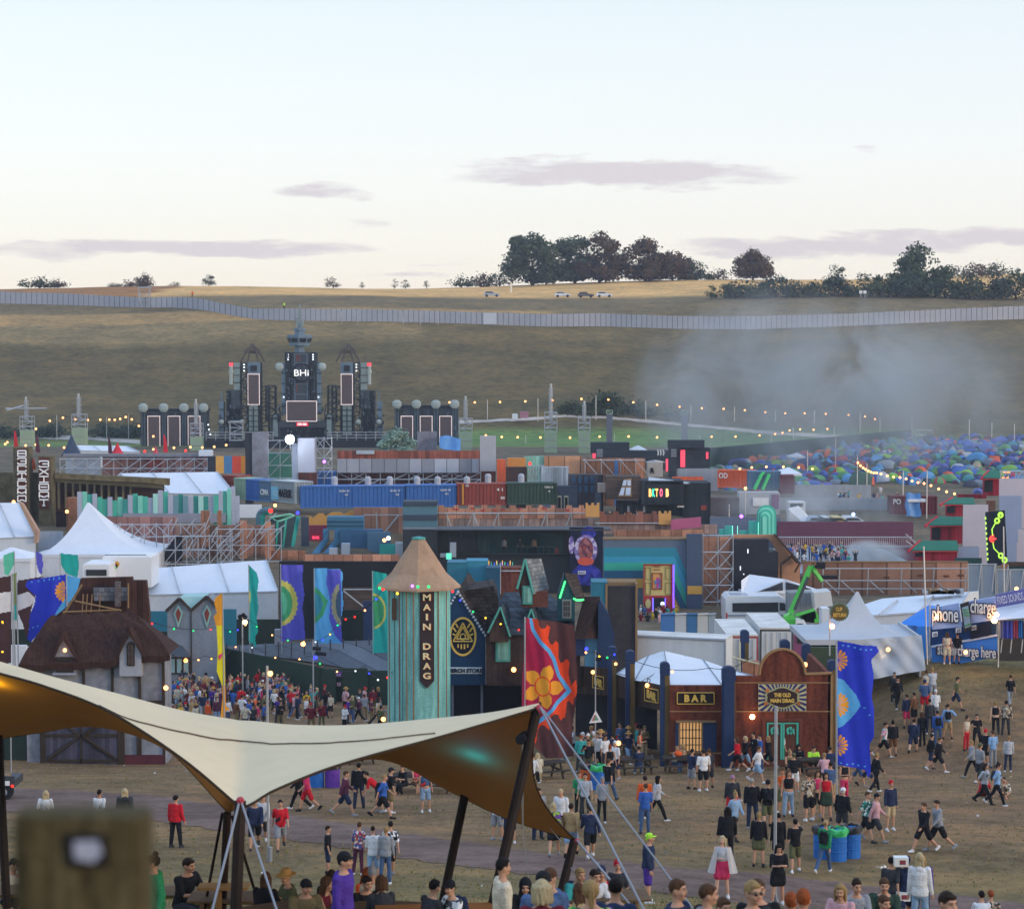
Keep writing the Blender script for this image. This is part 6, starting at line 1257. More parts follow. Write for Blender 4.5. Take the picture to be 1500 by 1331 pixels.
dm=dormer(t,189,920,172,960,210,959,990,d-.5,1.6,M('oriel_render','#989ca6',.85,.2,.8,k=1.1),THATCH,'oriel');b=MB();b.bp(185.5,945,197,975,d-.58,.08);c=P(191.2,945,d-.58);b.t_b((c.x,d-.58,c.z),(c.x,d-.5,c.z),.195,12);ob('window_frame',b,OAK,dm);b=MB();b.bp(187.3,945,195.2,973,d-.61,.05);ob('pane',b,M('window_brown','#4a3c38',.5),dm);b=MB();b.bp(190.8,942,191.7,974,d-.63,.03);b.bp(187,952,195.5,953,d-.63,.03);b.bp(187,962,195.5,963,d-.63,.03);ob('glazing_bar',b,OAK,dm)
b=MB();b.bp(66,1060,172,None,d-.25,.2);bdr=ob('barn_door',b,M('barn_board','#4e4c5c',.8,.25,.8,kind='plank',w=.2),t)
b=MB()
for a in((66,1075,172,1079),(66,1112,172,1116),(117,1060,120,1118)):b.bp(*a,d-.33,.08)
for(x0,y0,x1,y1)in((70,1112,117,1078),(170,1112,120,1078),(98,1063,117,1077),(141,1063,122,1077)):b.tp(x0,y0,x1,y1,d-.3,.09,4)
ob('door_brace',b,OAK,bdr);b=MB();b.bp(58,1050,66,None,d-.3,.25);b.bp(172,1050,181,None,d-.3,.25);ob('door_post',b,OAK,t)
b=MB();b.bp(181,1106,240,None,d-.2,.2);ob('brick_plinth',b,M('plinth_red','#5a3038',.85,.25,2),t);b=MB();b.bp(200,1080,204,1110,d-.15,.1);ob('timber_stud',b,OAK,t)
w_l('green_hoarding','dark green hoarding left of the cottage barn door','hoarding',M('hoarding_green','#3a463e',.8,.2,.7,kind='plank',w=1.2),-40,1062,42,103,.2)
b=MB();b.sph(P(95,952,d-.7),.1,n=8);c_=one('lamp',b,WARM,'warm lamp in the left cottage gable','lamp','lamps on the sets');b=MB();b.sph(P(243,1007,d-.3),.12,n=8);one('lamp',b,WARM,'warm lamp at the right corner of the cottage','lamp','lamps on the sets')
t=t_n('brown_roof_set','unfinished brown roof set with a small slate roof and chimney behind the cottage','roof set',GD(165,109));d=109;b=MB();b.ext([(118,847),(193,845),(194,850),(214,850),(219,900),(219,985),(112,985),(80,903),(110,878)],d,.4);ob('boards',b,M('brown_roof_board','#4a322c',.85,.35,.8,kind='plank',w=.3),t)
b=MB();b.ext([(136,861),(186,861),(187,880),(138,880)],d-.5,.3);sl_=ob('slate_roof',b,M('slate_tiles','#6a6c74',.7,.3,2,kind='tile',w=.3),t);b=MB();b.bp(168,852,176,888,d-.7,.3);ob('chimney',b,M('chimney_stone','#6d6668',.8,.3,3,kind='tile',w=.16),sl_);b=MB()
b.tp(110,880,178,894,d-.8,.05);b.tp(92,896,176,893,d-.8,.05)
for u in(122,128,135,147):b.tp(u,870,u-2,900,d-.5,.04,4)
b.tp(93,900,120,856,d-.6,.06,4);b.tp(188,854,188,890,d-.6,.05,4);ob('bracing',b,TIMB,t)
t=t_n('twin_gable_house','grey house front with two pointed gables and red diamond windows','house',GD(281,155));d=155;b=MB();g0=GD(281,d).z;pts=[P(u,v,d)for u,v in((245,893),(262.5,877),(280,894),(303,874),(317,889))];pts+=[Vc((pts[-1].x,d,g0-.3)),Vc((pts[0].x,d,g0-.3))];b.p_x(pts,Vc((0,3,0)));ob('wall',b,M('grey_stained_wall','#77808c',.8,.3,.6,k=1.1),t)
b=MB();b.p_x([P(264,874,d+.4),P(302,873,d+.4),P(281,893,d-.1)],Vc((0,2,.02)));ob('roof',b,M('pale_teal_roof','#9cc0be',.6,.15,1),t)
b=MB()
for(a,c_)in(((243,895),(262.5,876)),((262.5,876),(280,893.5)),((280,893.5),(303,873)),((303,873),(319,890))):b.tp(*a,*c_,d-.15,.12,4)
b.bp(279,894,281,985,d-.1,.1);ob('timber_trim',b,OAK,t)
for u in(261,303):
 b=MB();b.ext([(u,886),(u+6.5,898),(u,920),(u-6.5,898)],d-.12,.1);f=ob('diamond_frame',b,M('mint_trim','#8fb8b4',.6),t);b=MB();b.ext([(u,890),(u+4,898),(u,912),(u-4,898)],d-.16,.06);ob('diamond_pane',b,M('diamond_red','#7a3028',.5),f)
b=MB();b.bp(247,962,279,987,d-.1,.1);f=ob('window_frame',b,OAK,t)
for u in(249,259,269):b=MB();b.bp(u,965,u+7,985,d-.14,.06);ob('pane',b,M('pane_teal','#86a8b0',.3),f)
b=MB();b.p_x([P(249,961,d-.9),P(277,961,d-.9),P(264,944,d)],Vc((0,.2,.05)));ob('porch_roof',b,M('slate_grey','#4c525c'),t);b=MB();b.sph(P(272,967,d-.8),.16,n=8);ob('lamp',b,WARM,t)
HG=M('hoarding_dark_green','#2f4038',.75,.2,.6,k=1.0)
mb=MB();a,c=P(330,949,158),P(492,982,146);mb.p_x([Vc((a.x,158,G(a.x,158)-.3)),Vc((c.x,146,G(c.x,146)-.3)),c,a],Vc((0,.15,0)));one('hoarding',mb,HG,'long dark green hoarding behind the crowd','hoarding')
mb=MB();mb.bp(467,979,502,None,147.5,.15);one('hoarding',mb,HG,'dark green hoarding with a purple sign by the crowd','hoarding');mb=MB();mb.bp(502,978.5,538,None,145,.15);one('hoarding',mb,HG,'dark green hoarding left of the turquoise tower, front one','hoarding');mb=MB();mb.bp(538,982,570,None,146,.15);one('hoarding',mb,HG,'dark green hoarding touching the turquoise tower','hoarding')
t=t_n('purple_sign','purple TAXIS style arrow sign on the green hoarding' if 0 else 'small purple sign on the green hoarding','sign',P(495,992,147.3));b=MB();b.bp(489.5,984,500.5,991.5,147.3,.1);ob('board',b,M('sign_purple','#7a3a90',.6),t);text('lettering','Exit',M('white_mark',(.8,.8,.8)),P(495,987.8,147.25),.2,t,wid=.4)
mb=MB();mb.bp(493.5,999.5,499,1004.5,147.3,.1);one('notice',mb,M('notice_pink','#c8a0b4'),'pale square notice below the purple sign','notice')
t=t_n('steel_fence','pale steel panel fence along the raised path behind the green hoarding','fence',GD(470,166));b=MB();a,c=P(330,942,170),P(570,933,165);a2,c2=P(330,955,170),P(570,984,160);b.p_x([P(330,946,170),P(430,941,168),P(570,937,165),P(570,988,160),P(430,965,164),P(330,953,168)],Vc((0,.15,0)));ob('panel',b,M('steel_sheet_grey','#666c76',.6,.25,.5,kind='plank',w=1.9),t);b=MB()
for k in r_g(13):u=332+k*19;b.tp(u,943-k*.8,u,954+k*2.4,164.8,.06)
ob('post',b,DARKST,t)
w_l('teal_board','petrol teal board beside the twin gable house','board',M('petrol_teal','#2f7388'),317,892,346,171,.2);w_l('dark_green_board','dark green board behind the tall banners','board',M('deep_green2','#26332e',.8),346,907,415,173,.2);w_l('dark_green_board','dark green board below the scaffolded brown wall','board',MATS['deep_green2'],500,893,546,171,.2);w_l('brown_wall','brown board wall with a diagonal prop behind the banners','wall',M('brown_board','#544742'),503,860,560,176,.2);w_l('blue_board','dark blue door panel left of the turquoise tower','door',NAVY,532,880,546,170,.2)
mb=MB();mb.tp(503,863,546,863,175,.06);mb.tp(503,865,532,888,175,.07);one('prop',mb,STEEL,'white diagonal prop on the brown board wall','prop');w_l('grey_box','small grey box beside the banner poles','box',GREYP,402,922,413,168,.6)
w_l('teal_board','petrol teal board left of the twin gable house','board',M('petrol_teal','#2f7388'),219,895,246,172,.2);w_l('dark_green_board','dark green board below the left petrol teal board','board',MATS['deep_green2'],222,925,246,170,.2)
def flag(label,u,vt,vb,d,cloth,mt,prints=(),group=None,wav=.12,pole_top=None,r=.04,pole_mt=None,name='banner_flag'):
 """banner on a pole; cloth and prints are pixel polygons, cloth is a rippled sheet with thickness"""
 g=P(u,vb,d)if vb else GD(u,d);t=t_n(name,label,'flag',Vc((g.x,d,G(g.x,d))),group);b=MB();top=P(u,pole_top or vt,d);b.t_b((g.x,d,G(g.x,d)),top,r,6);ob('pole',b,pole_mt or STEEL,t)
 xs=[p[0]for p in cloth];ys=[p[1]for p in cloth];x0,x1,y0,y1=min(xs),max(xs),min(ys),max(ys);cell=1.25 if wav<.09 else 1.0;nx,ny=int((x1-x0)/cell)+1,int((y1-y0)/cell)+1;ms=[mt];mids=[(cloth,0)]
 for poly,m_ in prints:
  if m_ not in ms:ms.append(m_)
  mids.append((poly,ms.index(m_)))
 bb=[(min(p[0]for p in q),max(p[0]for p in q),min(p[1]for p in q),max(p[1]for p in q))for q,_ in mids]
 def inside(poly,x,y):
  c=False;j=len(poly)-1
  for i in r_g(len(poly)):
   (a,b_),(e_,f_)=poly[i],poly[j]
   if(b_>y)!=(f_>y)and x<(e_-a)*(y-b_)/(f_-b_)+a:c=not c
   j=i
  return c
 vid={};vs=[];fs=[];mi=[]
 def vert(i,j):
  if(i,j)not in vid:
   p=P(x0+i*cell,y0+j*cell,d);s_=abs(p.x-top.x);p.y+=wav*math.sin(s_*4.2+p.z*.55+u)*min(1,s_*1.1)+.25*wav*math.sin(s_*11+p.z*1.7);vid[i,j]=len(vs);vs.append(p)
  return vid[i,j]
 for j in r_g(ny):
  for i in r_g(nx):
   x,y=x0+(i+.5)*cell,y0+(j+.5)*cell
   if not inside(cloth,x,y):continue
   m_=0
   for(poly,k),(a,b_,e_,f_)in zip(mids[1:],bb[1:]):
    if a<=x<=b_ and e_<=y<=f_ and inside(poly,x,y):m_=k
   fs.append((vert(i,j),vert(i+1,j),vert(i+1,j+1),vert(i,j+1)));mi.append(m_)
 b=MB();b.add(vs,fs);b.add([p+Vc((0,.012,0))for p in vs],[t_p(reversed(f))for f in fs]);b.m=mi+mi;ob('cloth',b,ms,t,smooth=True)
 return t
def CL(k,h,**kw):return M('cloth_'+k,h,.8,.18,1.2,bump=.2,k=kw.get('k',1.05))
def ring(u,v,r,n=16,ry=None,sc=0,a0=0,a1=6.2832):return[(u+(r+(sc if k%2 else 0))*math.cos(a0+(a1-a0)*k/n),v+((ry or r)+(sc if k%2 else 0))*math.sin(a0+(a1-a0)*k/n))for k in r_g(n)]
CBLUE=CL('blue','#2f3fc0');CLB=CL('light_blue','#5aa8e0');COG=CL('orange','#f09a30');CTEAL=CL('teal','#22a39c');CVIO=CL('violet','#5a58c0');CYL=CL('pale_yellow','#c8c060');CGR=CL('green','#3f9a6a');CBRN=CL('brown','#4a3434');CWHT=CL('white','#d8d4d4');CRIM=CL('crimson','#a82348');CRD2=CL('red','#f04a24');CMN=CL('maroon_brown','#5a3838')
def petals(u,v,r0,r1,n,a0,a1,w=.15):
 out=[]
 for k in r_g(n):
  g=a0+(a1-a0)*(k+.5)/n;out.append(([(u+r0*math.cos(g),v+r0*math.sin(g)),(u+r1*.85*math.cos(g-w),v+r1*.85*math.sin(g-w)),(u+r1*math.cos(g),v+r1*math.sin(g)),(u+r1*.85*math.cos(g+w),v+r1*.85*math.sin(g+w))],COG))
 return out
dots=lambda pts:[(ring(u,v,1.3,6),CLB)for u,v in pts]
flag('tall blue banner flag with orange half suns in front of the bar',1225.5,938,1228,72,[(1226,938),(1262,944),(1284,946),(1288,954),(1276,966),(1280,990),(1276,1020),(1280,1040),(1279,1078),(1273,1090),(1276,1130),(1272,1140),(1268,1128),(1225.5,1119)],CBLUE,[([(1225.7,992),(1236,996),(1246,1008),(1254,1017),(1261,1033),(1255,1042),(1247,1052),(1236,1062),(1225.7,1067)],CLB)]+petals(1226,967,2,17,7,-1.35,1.4)+petals(1226,1032,2,19,8,-1.4,1.4)+petals(1226,1091,2,17,7,-1.4,1.4)+dots([(1235,945),(1243,946),(1252,948),(1260,950),(1268,951),(1276,951),(1266,1036),(1273,1046),(1232,1117),(1241,1119),(1250,1119),(1258,1121),(1267,1122)]),wav=.1,r=.035)
flag('crimson banner flag with a yellow star flower and red flames',769,903,None,97,[(771,904),(841,915),(844,960),(846,1000),(842,1040),(838,1070),(840,1108),(800,1110),(764,1075),(764.5,1000)],CMN,[([(771,905),(780,906),(786,930),(802,945),(812,962),(822,985),(836,1010),(836,1016),(822,1022),(810,1040),(795,1052),(780,1072),(764.5,1074),(765,990)],CRIM),([(776,904),(780,904),(788,907),(789.6,916),(794,920.6),(799.5,919),(802,914),(806,919),(803,934),(806,943),(810,944),(814,938.6),(818.5,943),(817.6,961),(821,971),(825.7,970),(830,964),(834,968),(833,988),(836.5,1004),(844,994),(845.5,1019),(841,1020),(839,1033),(834,1026),(830,1030),(828,1049.5),(821,1055),(817.6,1046),(812,1045),(807,1049),(805,1069),(798,1062),(792,1062),(787,1071),(785,1088),(776,1084),(770,1090),(772,1078),(794,1052),(808,1040),(819,1026),(833,1012),(820,988),(812,965),(804,951),(791,938),(781,921)],CRD2),([(775,904),(779,904),(783,921),(793,937),(806.5,951),(814,965),(820.5,988),(834,1007),(837.5,1012),(831,1020),(820,1029),(809,1043),(795,1056),(777,1069),(770,1079),(766,1078),(774,1064),(792,1051),(805,1040),(816,1025),(830,1012),(816,990),(809,967),(802,954),(789,941),(778,923)],CLB)]+[([(795+r_*math.cos(g+o_),1005+1.1*r_*math.sin(g+o_))for r_,o_ in((10,-.62),(19,-.52),(25,-.34),(31,0),(25,.34),(19,.52),(10,.62))],COG)for g in(-2.45,-1.2,.1,1.35,2.6)]+[(ring(795,1005,12.5,16,15),CRD2),(ring(795,1005,10.5,16,12.8),COG)],wav=.12)
flag('yellow and orange feather flag between the cottage and the crowd',326,868,None,98,[(314,877),(325,868),(327,915),(316,915),(313,903),(318,898),(315,888)],COG,[],r=.03,wav=.05)
_f=bpy.data.objects['banner_flag.002'];b=MB();b.ext([(317,915),(327,914),(329,960),(330,1003),(325,1003),(317.5,983),(319,950)],98,.02);ob('yellow_cloth',b,CL('yellow','#f0d428'),_f);b=MB();b.ext([(325,1003),(330,1003),(331,1034),(337,1039),(330,1041),(330,1051),(323,1051),(326,1020)],98,.02);ob('orange_tail',b,COG,_f);b=MB();b.ext([(320,960),(326,956),(325,961),(321,967)],97.95,.02);ob('pink_patch',b,CL('pink','#e0407a'),_f)
TB='tall banners along the raised path'
flag('narrow teal feather banner in front of the white frame tent',364,826,None,166,[(364,826),(376,838),(379,850),(377,868),(379,890),(376,905),(378,925),(374,932),(375,948),(364,939)],CTEAL,[([(364,860),(367,868),(366,895),(364,905)],CYL)],TB)
flag('violet banner with a scalloped yellow and green half disc',411,826,None,166,[(411,827),(444,827),(443,850),(446,870),(443,890),(446,910),(447,936),(411,939)],CVIO,[(ring(411,883,24,26,32,2.2,-1.57,1.62),CYL),(ring(411,884,17,18,26,0,-1.57,1.62),CGR),(ring(411,884,10,18,18,0,-1.57,1.62),CL('mint','#5ab090'))],TB)
flag('blue banner with a violet right half and green wave',460,832,None,165,[(460,832),(498,833),(502,840),(501,860),(503,885),(500,905),(501,942),(460,942)],CLB,[([(479,834),(499,834),(500,870),(501,941),(490,930),(482,905),(484,880),(478,855)],CVIO),([(460,858),(470,866),(480,880),(474,900),(460,915)],CGR),([(460,866),(468,872),(474,884),(468,898),(460,905)],CL('sea','#3a8aa0')),(ring(500,884,14,20,30,1.5,1.6,4.68),CL('sand','#a8a080')),(ring(500,884,8,16,22,0,1.6,4.68),CL('slate','#3f5a70'))],TB)
flag('teal banner with a green half disc touching the turquoise tower',545.5,836,None,163,[(545.5,836),(566,840),(572,870),(572,956),(545.5,956)],CTEAL,[(ring(546,895,20,20,26,0,-1.57,1.62),CYL),(ring(546,895,17,20,23,0,-1.57,1.62),CGR)],TB)
flag('royal blue banner flag with an orange sun behind the cottage roof',97,839,None,113,[(97,841),(40,850),(38,858),(52,872),(50,885),(44,900),(42,925),(40,935),(44,940),(70,915),(97,893)],CBLUE,petals(97,866,2,17,8,1.75,4.55)+[([(97,875),(97,893),(78,904),(86,890)],CLB)]+dots([(47,852),(56,851),(64,849.5),(72,848.5),(79,847.5),(87,846.5),(42,921),(48,919),(55,917)]),wav=.1)
b=MB();b.ext([(98,842),(118,847),(116,868),(98,884)],113,.02);ob('light_blue_wing',b,CLB,bpy.data.objects['banner_flag.007'])
flag('dark brown banner flag with a broad white band at the left edge',16.5,840,None,110,[(-30,850),(16,843),(16,970),(-30,985)],CBRN,[([(-30,872),(16,866),(16,895),(-30,903)],CWHT),(ring(4,911,1.6,8),YELL),(ring(4,954,1.6,8),YELL)],wav=.06)
flag('dark brown banner with a white pointed band left of the blue flag',24,843,None,115,[(26,850),(70,843),(42,852),(40,860),(52,872),(46,890),(44,925),(40,940),(33,912),(24,893)],CBRN,[([(24,872),(42,866),(52,876),(45,887),(24,895)],CWHT)],wav=.03)
TG='small feather flags behind the cottage'
for lb,u,d,poly,mt,pr in(('mint feather flag at the left edge',21,140,[(21.5,807),(5,813),(6,840),(12,843),(21,825)],CL('mint2','#5fc0a0'),[]),('blue violet feather flag left of the peaked marquee front',52,140,[(52,806),(62,812),(63,829),(61,842),(57,838),(53,825)],CVIO,[]),('teal feather flag in front of the white vans',88,140,[(88,810),(114,813),(116,828),(113,846),(97,840),(89,826)],CTEAL,[]),('narrow green marbled feather flag beside the brown banners',19,118,[(17,842),(25,838),(24,870),(24,908),(18,908),(20,880)],CL('marble','#7a8a50'),[([(18,885),(24,885),(24,908),(18,908)],CTEAL)])):
 flag(lb,u,poly[0][1],None,d,poly,mt,pr,TG,wav=.04)
w_l('white_sheet','white van side glimpsed below the brown banners at left','sheet',WH,12,945,38,125,.3);w_l('dark_green_board','dark green board glimpsed below the brown banners','board',MATS['deep_green2'],12,922,45,128,.3,v1=946)
TQ=M('turquoise_planks','#84c0ba',.75,.3,1.6,col2='#62a0a0',kind='streak',k=1.0);BRS=M('brown_strip','#94724f',.75,.25,2)
t=t_n('plank_tower','turquoise plank tower with a pointed plywood roof and MAIN DRAG board'.replace('MAIN DRAG','vertical lettered'),'tower',GD(613,104));d=104;c=P(613.5,857,d+1.6);r=47*d/F;zb=G(c.x,d)-.2
b=MB();n=12;b.lathe((c.x,c.y,0),[(r,zb),(r,c.z+.2)],n);ob('wall',b,TQ,t)
b=MB()
for u,w,k in((569,.03,0),(578,.012,1),(586,.026,2),(591,.012,1),(597,.028,0),(607.5,.03,0),(644.5,.03,0),(655.5,.03,0)):
 x=(u-613.5)*d/F;g=-math.acos(max(-.99,min(.99,x/r)));m=(math.floor(g/(2*math.pi/n))+.5)*2*math.pi/n;rr_=r*math.cos(math.pi/n)/math.cos(g-m)+.015
 px_,py_=c.x+rr_*math.cos(g),c.y+rr_*math.sin(g);b.box(px_-w,py_-.03,zb,px_+w,py_+.03,c.z,k)
ob('batten',b,[BRS,M('plank_gap','#3a6468'),M('dull_rose_strip','#8a5a58')],t)
RP=M('plywood_roof','#a88a70',.75,.28,.8,k=.95);b=MB();zz=lambda v:P(613.5,v,d+1.6).z
b.lathe((c.x,c.y,0),[(2.18,zz(860)),(2.16,zz(857)),(1.42,zz(838)),(.31,zz(789)),(.30,zz(787.5))],8);ob('roof',b,RP,t);b=MB();b.lathe((c.x,c.y,0),[(.36,zz(789.5)),(.36,zz(787)),(.1,zz(785.5))],8);ob('roof_cap',b,M('cap_teal','#4f9a94'),t)
b=MB();sg=[P(614.8,865.5,d-.08),P(636,865.5,d-.08),P(636,997,d-.08),P(625.4,1008,d-.08),P(614.8,997,d-.08)];b.p_x(sg,Vc((0,.12,0)));bd=ob('sign_board',b,M('sign_dark_brown','#3c2f30',.7,.15),t)
CRM=M('letter_cream_orange','#e8c89c',.5,.1,3,k=1.25)
for i,ch in e_n('MAIN DRAG'):
 if ch==' ':continue
 text('lettering_shadow',ch,M('letter_orange','#c8703a',.6),P(625.9,875+i*14.35,d-.13),.33,bd,wid=.11 if ch=='I' else.4,bold=.05);text('lettering',ch,CRM,P(625.2,874.6+i*14.35,d-.16),.33,bd,wid=.1 if ch=='I' else.39,bold=.02)
b=MB();b.bp(574,876,581,908,d+.25,.1);ob('small_plaque',b,DKWOOD,t)
for u,v,mt in((556,861,GRNL),(561,863,REDL),(604,858,PURL),(612,859,GRNL),(628,859,GRNL),(663,866,REDL),(582,869,YELL)):b=MB();b.sph(P(u,v,d-.55),.075,n=6);ob('eave_lamp',b,mt,t)
mb=MB();mb.sph(P(561.5,1053,d-1),.12,n=8);one('lamp',mb,WARM,'warm lamp at the foot of the turquoise tower','lamp','lamps on the sets')
t=t_n('store_front','navy gabled store front with a gold ring emblem','store',GD(686,114));d=114;b=MB();b.ext([(655,1003),(655,885),(671,866),(711,929),(711.5,1003)],d,.3);ob('facade',b,M('store_navy','#1f3d5c',.6,.2,.8),t)
SHG=M('dark_shingle','#4a403c',.85,.4,2,col2='#332c2c',kind='tile',w=.25);b=MB();a,c_,=P(671,864,d-.1),P(712,929,d-.1);b.p_x([a,c_,c_+Vc((0,0,-.12)),a+Vc((0,0,-.12))],Vc((.5,4.5,.55)));ob('roof',b,SHG,t)
b=MB();b.ext([(671,866),(722,858),(728,872),(735,930),(711,929)],d+.7,3.5);ob('roof_side',b,SHG,t)
b=MB();q=random.Random(3)
for k in r_g(15):f=k/14;u,v=671+40*f,866+63*f;b.sph(P(u,v+1.5,d-.12),.085,n=6)
for k in r_g(6):f=k/5;b.sph(P(671-13*f,866+22*f,d-.12),.07,n=6)
ob('lace_edge',b,M('lace_white','#b4bcc8'),t)
def ringp(mb,u,v,rx,ry,w,d,n=28):
 pts=[]
 for k in r_g(n):g=2*math.pi*k/n;mb.ext([(u+rx*math.cos(g),v+ry*math.sin(g)),(u+rx*math.cos(g+2*math.pi/n),v+ry*math.sin(g+2*math.pi/n)),(u+(rx-w)*math.cos(g+2*math.pi/n),v+(ry-w)*math.sin(g+2*math.pi/n)),(u+(rx-w)*math.cos(g),v+(ry-w)*math.sin(g))],d,.03)
b=MB();disc(b,678,932,18,26.5,d-.03);em=ob('emblem_disc',b,M('emblem_dark','#1a2433',.7),t)
b=MB();ringp(b,678,932,20,28.6,3,d-.06);
for tri in(((678,912),(664,939),(692,939)),((678,917.5),(668.5,935.5),(687.5,935.5))):
 for k in r_g(3):b.tp(*tri[k],*tri[(k+1)%3],d-.06,.045,4)
ringp(b,678,932.5,4.6,5.2,1.6,d-.08,14)
for(x0,y0,x1,y1)in((664,919,668,925),(692,919,688,925),(663,928,667,930),(693,928,689,930),(671,943,671,948),(675.7,943,675.7,950),(680.3,943,680.3,950),(685,943,685,948),(667.5,913,671,919),(688.5,913,685,919)):b.tp(x0,y0,x1,y1,d-.06,.05,4)
ob('emblem',b,GOLD,em)
b=MB();b.bp(657,977,706,986.5,d-.05,.06);sn=ob('sign_board',b,M('sign_pale','#b4bac0',.7,.2,3,k=1.3),t);text('lettering','MERCH STORE',M('store_ink','#202c3c'),P(681,981.8,d-.08),.24,sn,wid=1.95,bold=.04)
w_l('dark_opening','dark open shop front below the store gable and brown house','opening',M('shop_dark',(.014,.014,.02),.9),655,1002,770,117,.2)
mb=MB()
for u in(661,704):mb.bp(u,1002,u+3.5,None,114.5,.2)
one('post',mb,M('post_pale_grey','#6a7080'),'pale posts holding up the store front','post')
t=t_n('brown_house','brown timber house front with slate roof, teal shutters and dormers','house',GD(760,113.4));d=113.4;b=MB();b.bp(712,926,850,1004,d,.4);ob('facade',b,M('house_brown','#4c3a34',.8,.35,1,col2='#3a2f30',kind='plank',w=.3),t)
SLT=M('slate_roof','#56606a',.7,.35,1.5,col2='#3c444e',kind='tile',w=.3);b=MB();b.p_x([P(713,928,d-.3),P(770,929,d-.3),P(842,931,d-.3),P(842,900,d+1.6),P(800,866,d+3.4),P(738,867,d+3.4)],Vc((0,.1,-.1)));ob('roof',b,SLT,t)
TTR=M('teal_trim','#4f9a90',.65,.2,3)
def gable(par,apex,l,r_,vb,dd,dep,wallm,roofm,trim,nm='dormer'):
 b=MB();b.ext([(l[0]+2,vb),(l[0]+2,l[1]-2),(apex[0],apex[1]+4),(r_[0]-2,r_[1]-2),(r_[0]-2,vb)],dd,dep);o=ob(nm,b,wallm,par);b=MB();A_,L_,R_=P(*apex,dd-.15),P(*l,dd-.15),P(*r_,dd-.15);bk=Vc((.35,dep+.8,0))
 for x in(L_,R_):b.p_x([A_,x,x-Vc((0,0,.08)),A_-Vc((0,0,.15))],bk)
 ob(nm+'_roof',b,roofm,o);b=MB();b.t_b(A_,L_,.06,4);b.t_b(A_,R_,.06,4);ob('bargeboard',b,trim,o);return o
g1=gable(t,(733,889),(715,926),(747,932),940,d-.5,1.6,M('house_brown','#4c3a34'),SLT,TTR);
b=MB();b.bp(726,936,747.5,969,d-.12,.1);wf=ob('shutter_window',b,TTR,t);b=MB();b.bp(728.5,939,745,966,d-.16,.06);ob('shutter_board',b,M('shutter_teal','#78a89c',.7,.3,2,kind='plank',w=.12),wf)
b=MB();b.bp(764,866,803,889,d+.1,2);ob('dormer_base',b,M('brick_brown','#6a4238',.8,.3,2),t);b=MB();b.ext([(759,862),(769,820),(781,866),(781,886),(765,886)],d-.1,1.5);tg=ob('dormer',b,M('house_brown','#4c3a34'),t);b=MB();b.p_x([P(769,818,d-.2),P(793,818,d+1.2),P(804.5,862,d+1.2),P(781,870,d-.2)],Vc((0,.1,-.05)));ob('dormer_roof',b,M('pale_slate','#7c8084',.7,.3,1.5,kind='tile',w=.28),tg)
b=MB();b.tp(769,819,757.5,862,d-.25,.07,4);b.tp(769,819,781,868,d-.25,.07,4);ob('bargeboard',b,TTR,tg);b=MB();b.bp(765.5,858,780,885,d-.2,.1);wf=ob('window_frame',b,TTR,tg);b=MB();b.bp(768,861,778,882,d-.24,.05);b.bp(772.5,861,773.5,882,d-.26,.05);ob('window_shutter',b,M('shutter_teal','#78a89c'),tg)
b=MB();b.ext([(816,876),(826.5,841),(842,873),(842,908),(818,908)],d-.2,1.5);tg=ob('dormer',b,M('deep_teal_wall','#244a56',.7,.2),t);b=MB();b.p_x([P(826,839,d-.3),P(845,840,d+1),P(857,877,d+1),P(842,874,d-.3)],Vc((0,.1,-.05)));ob('dormer_roof',b,SHG,tg);b=MB();b.bp(823.5,878,837,905,d-.3,.1);wf=ob('window_frame',b,M('frame_grey','#7a8484'),tg);b=MB();b.bp(825.5,880,835,903,d-.34,.05);ob('pane',b,M('pane_brown','#3c3030',.4),tg);b=MB()
for u in(828.5,831.5):b.bp(u,880,u+.5,903,d-.37,.04)
b.bp(825.5,887,835,887.7,d-.37,.04);b.bp(825.5,895,835,895.7,d-.37,.04);ob('glazing_bar',b,M('frame_grey','#7a8484'),tg);b=MB();b.tp(828,851,820,876,d-.4,.05,5);b.path([P(840,876,d-.4),P(845,879,d-.4),P(855,878,d-.2)],.05,5);ob('neon_tube',b,glow('neon_leaf_green','#40ff70',2.2),tg)
g2=gable(t,(778,892),(771,912),(786,915),920,d-.5,1.2,M('deep_teal_wall','#244a56'),SLT,TTR)
mb=MB();mb.sph(P(752.5,980.5,d-.4),.14,n=8);one('lamp',mb,WARM,'warm lamp on the brown timber house','lamp','lamps on the sets')
t=t_n('navy_house','navy house end with a shaggy curved brown roof','house',GD(880,113));d=113;b=MB();b.ext([(876,1000),(876,884),(880,880),(892,900),(900,930),(900.5,1000)],d-.2,2.5);ob('end_wall',b,M('navy_wall','#2b3c58',.65,.2),t);b=MB();b.bp(857,928,876,1000,d+.3,1);ob('front_wall',b,M('pale_blue_wall','#6aa0b8',.65,.2,1),t)
b=MB()
RP_=[((855,874),(879,873)),((851,890),(877,880)),((847,905),(873,895)),((843,922),(866,915)),((841,936),(857,935))]
b.grid(lambda s_,q_:t_p(P(*[x for x in(RP_[round(q_*4)][0][0]+(RP_[round(q_*4)][1][0]-RP_[round(q_*4)][0][0])*s_,RP_[round(q_*4)][0][1]+(RP_[round(q_*4)][1][1]-RP_[round(q_*4)][0][1])*s_)],d+1.4-2.0*q_-.5*s_)),8,4);b.add([t_p(P(*x))for x in((879,873,d+.9),(877,880,d-.2),(866,915,d-.5),(857,935,d-.6),(876,935,d),(878,890,d+.6))],[(0,1,2,3,4,5)]);ob('roof',b,THATCH,t)
b=MB();b.bp(843,936,857,960,d+.1,.8);ob('navy_corner',b,NAVY,t);b=MB();b.sph(P(859,950,d-.5),.1,n=6);ob('blue_lamp',b,BLUL,t)
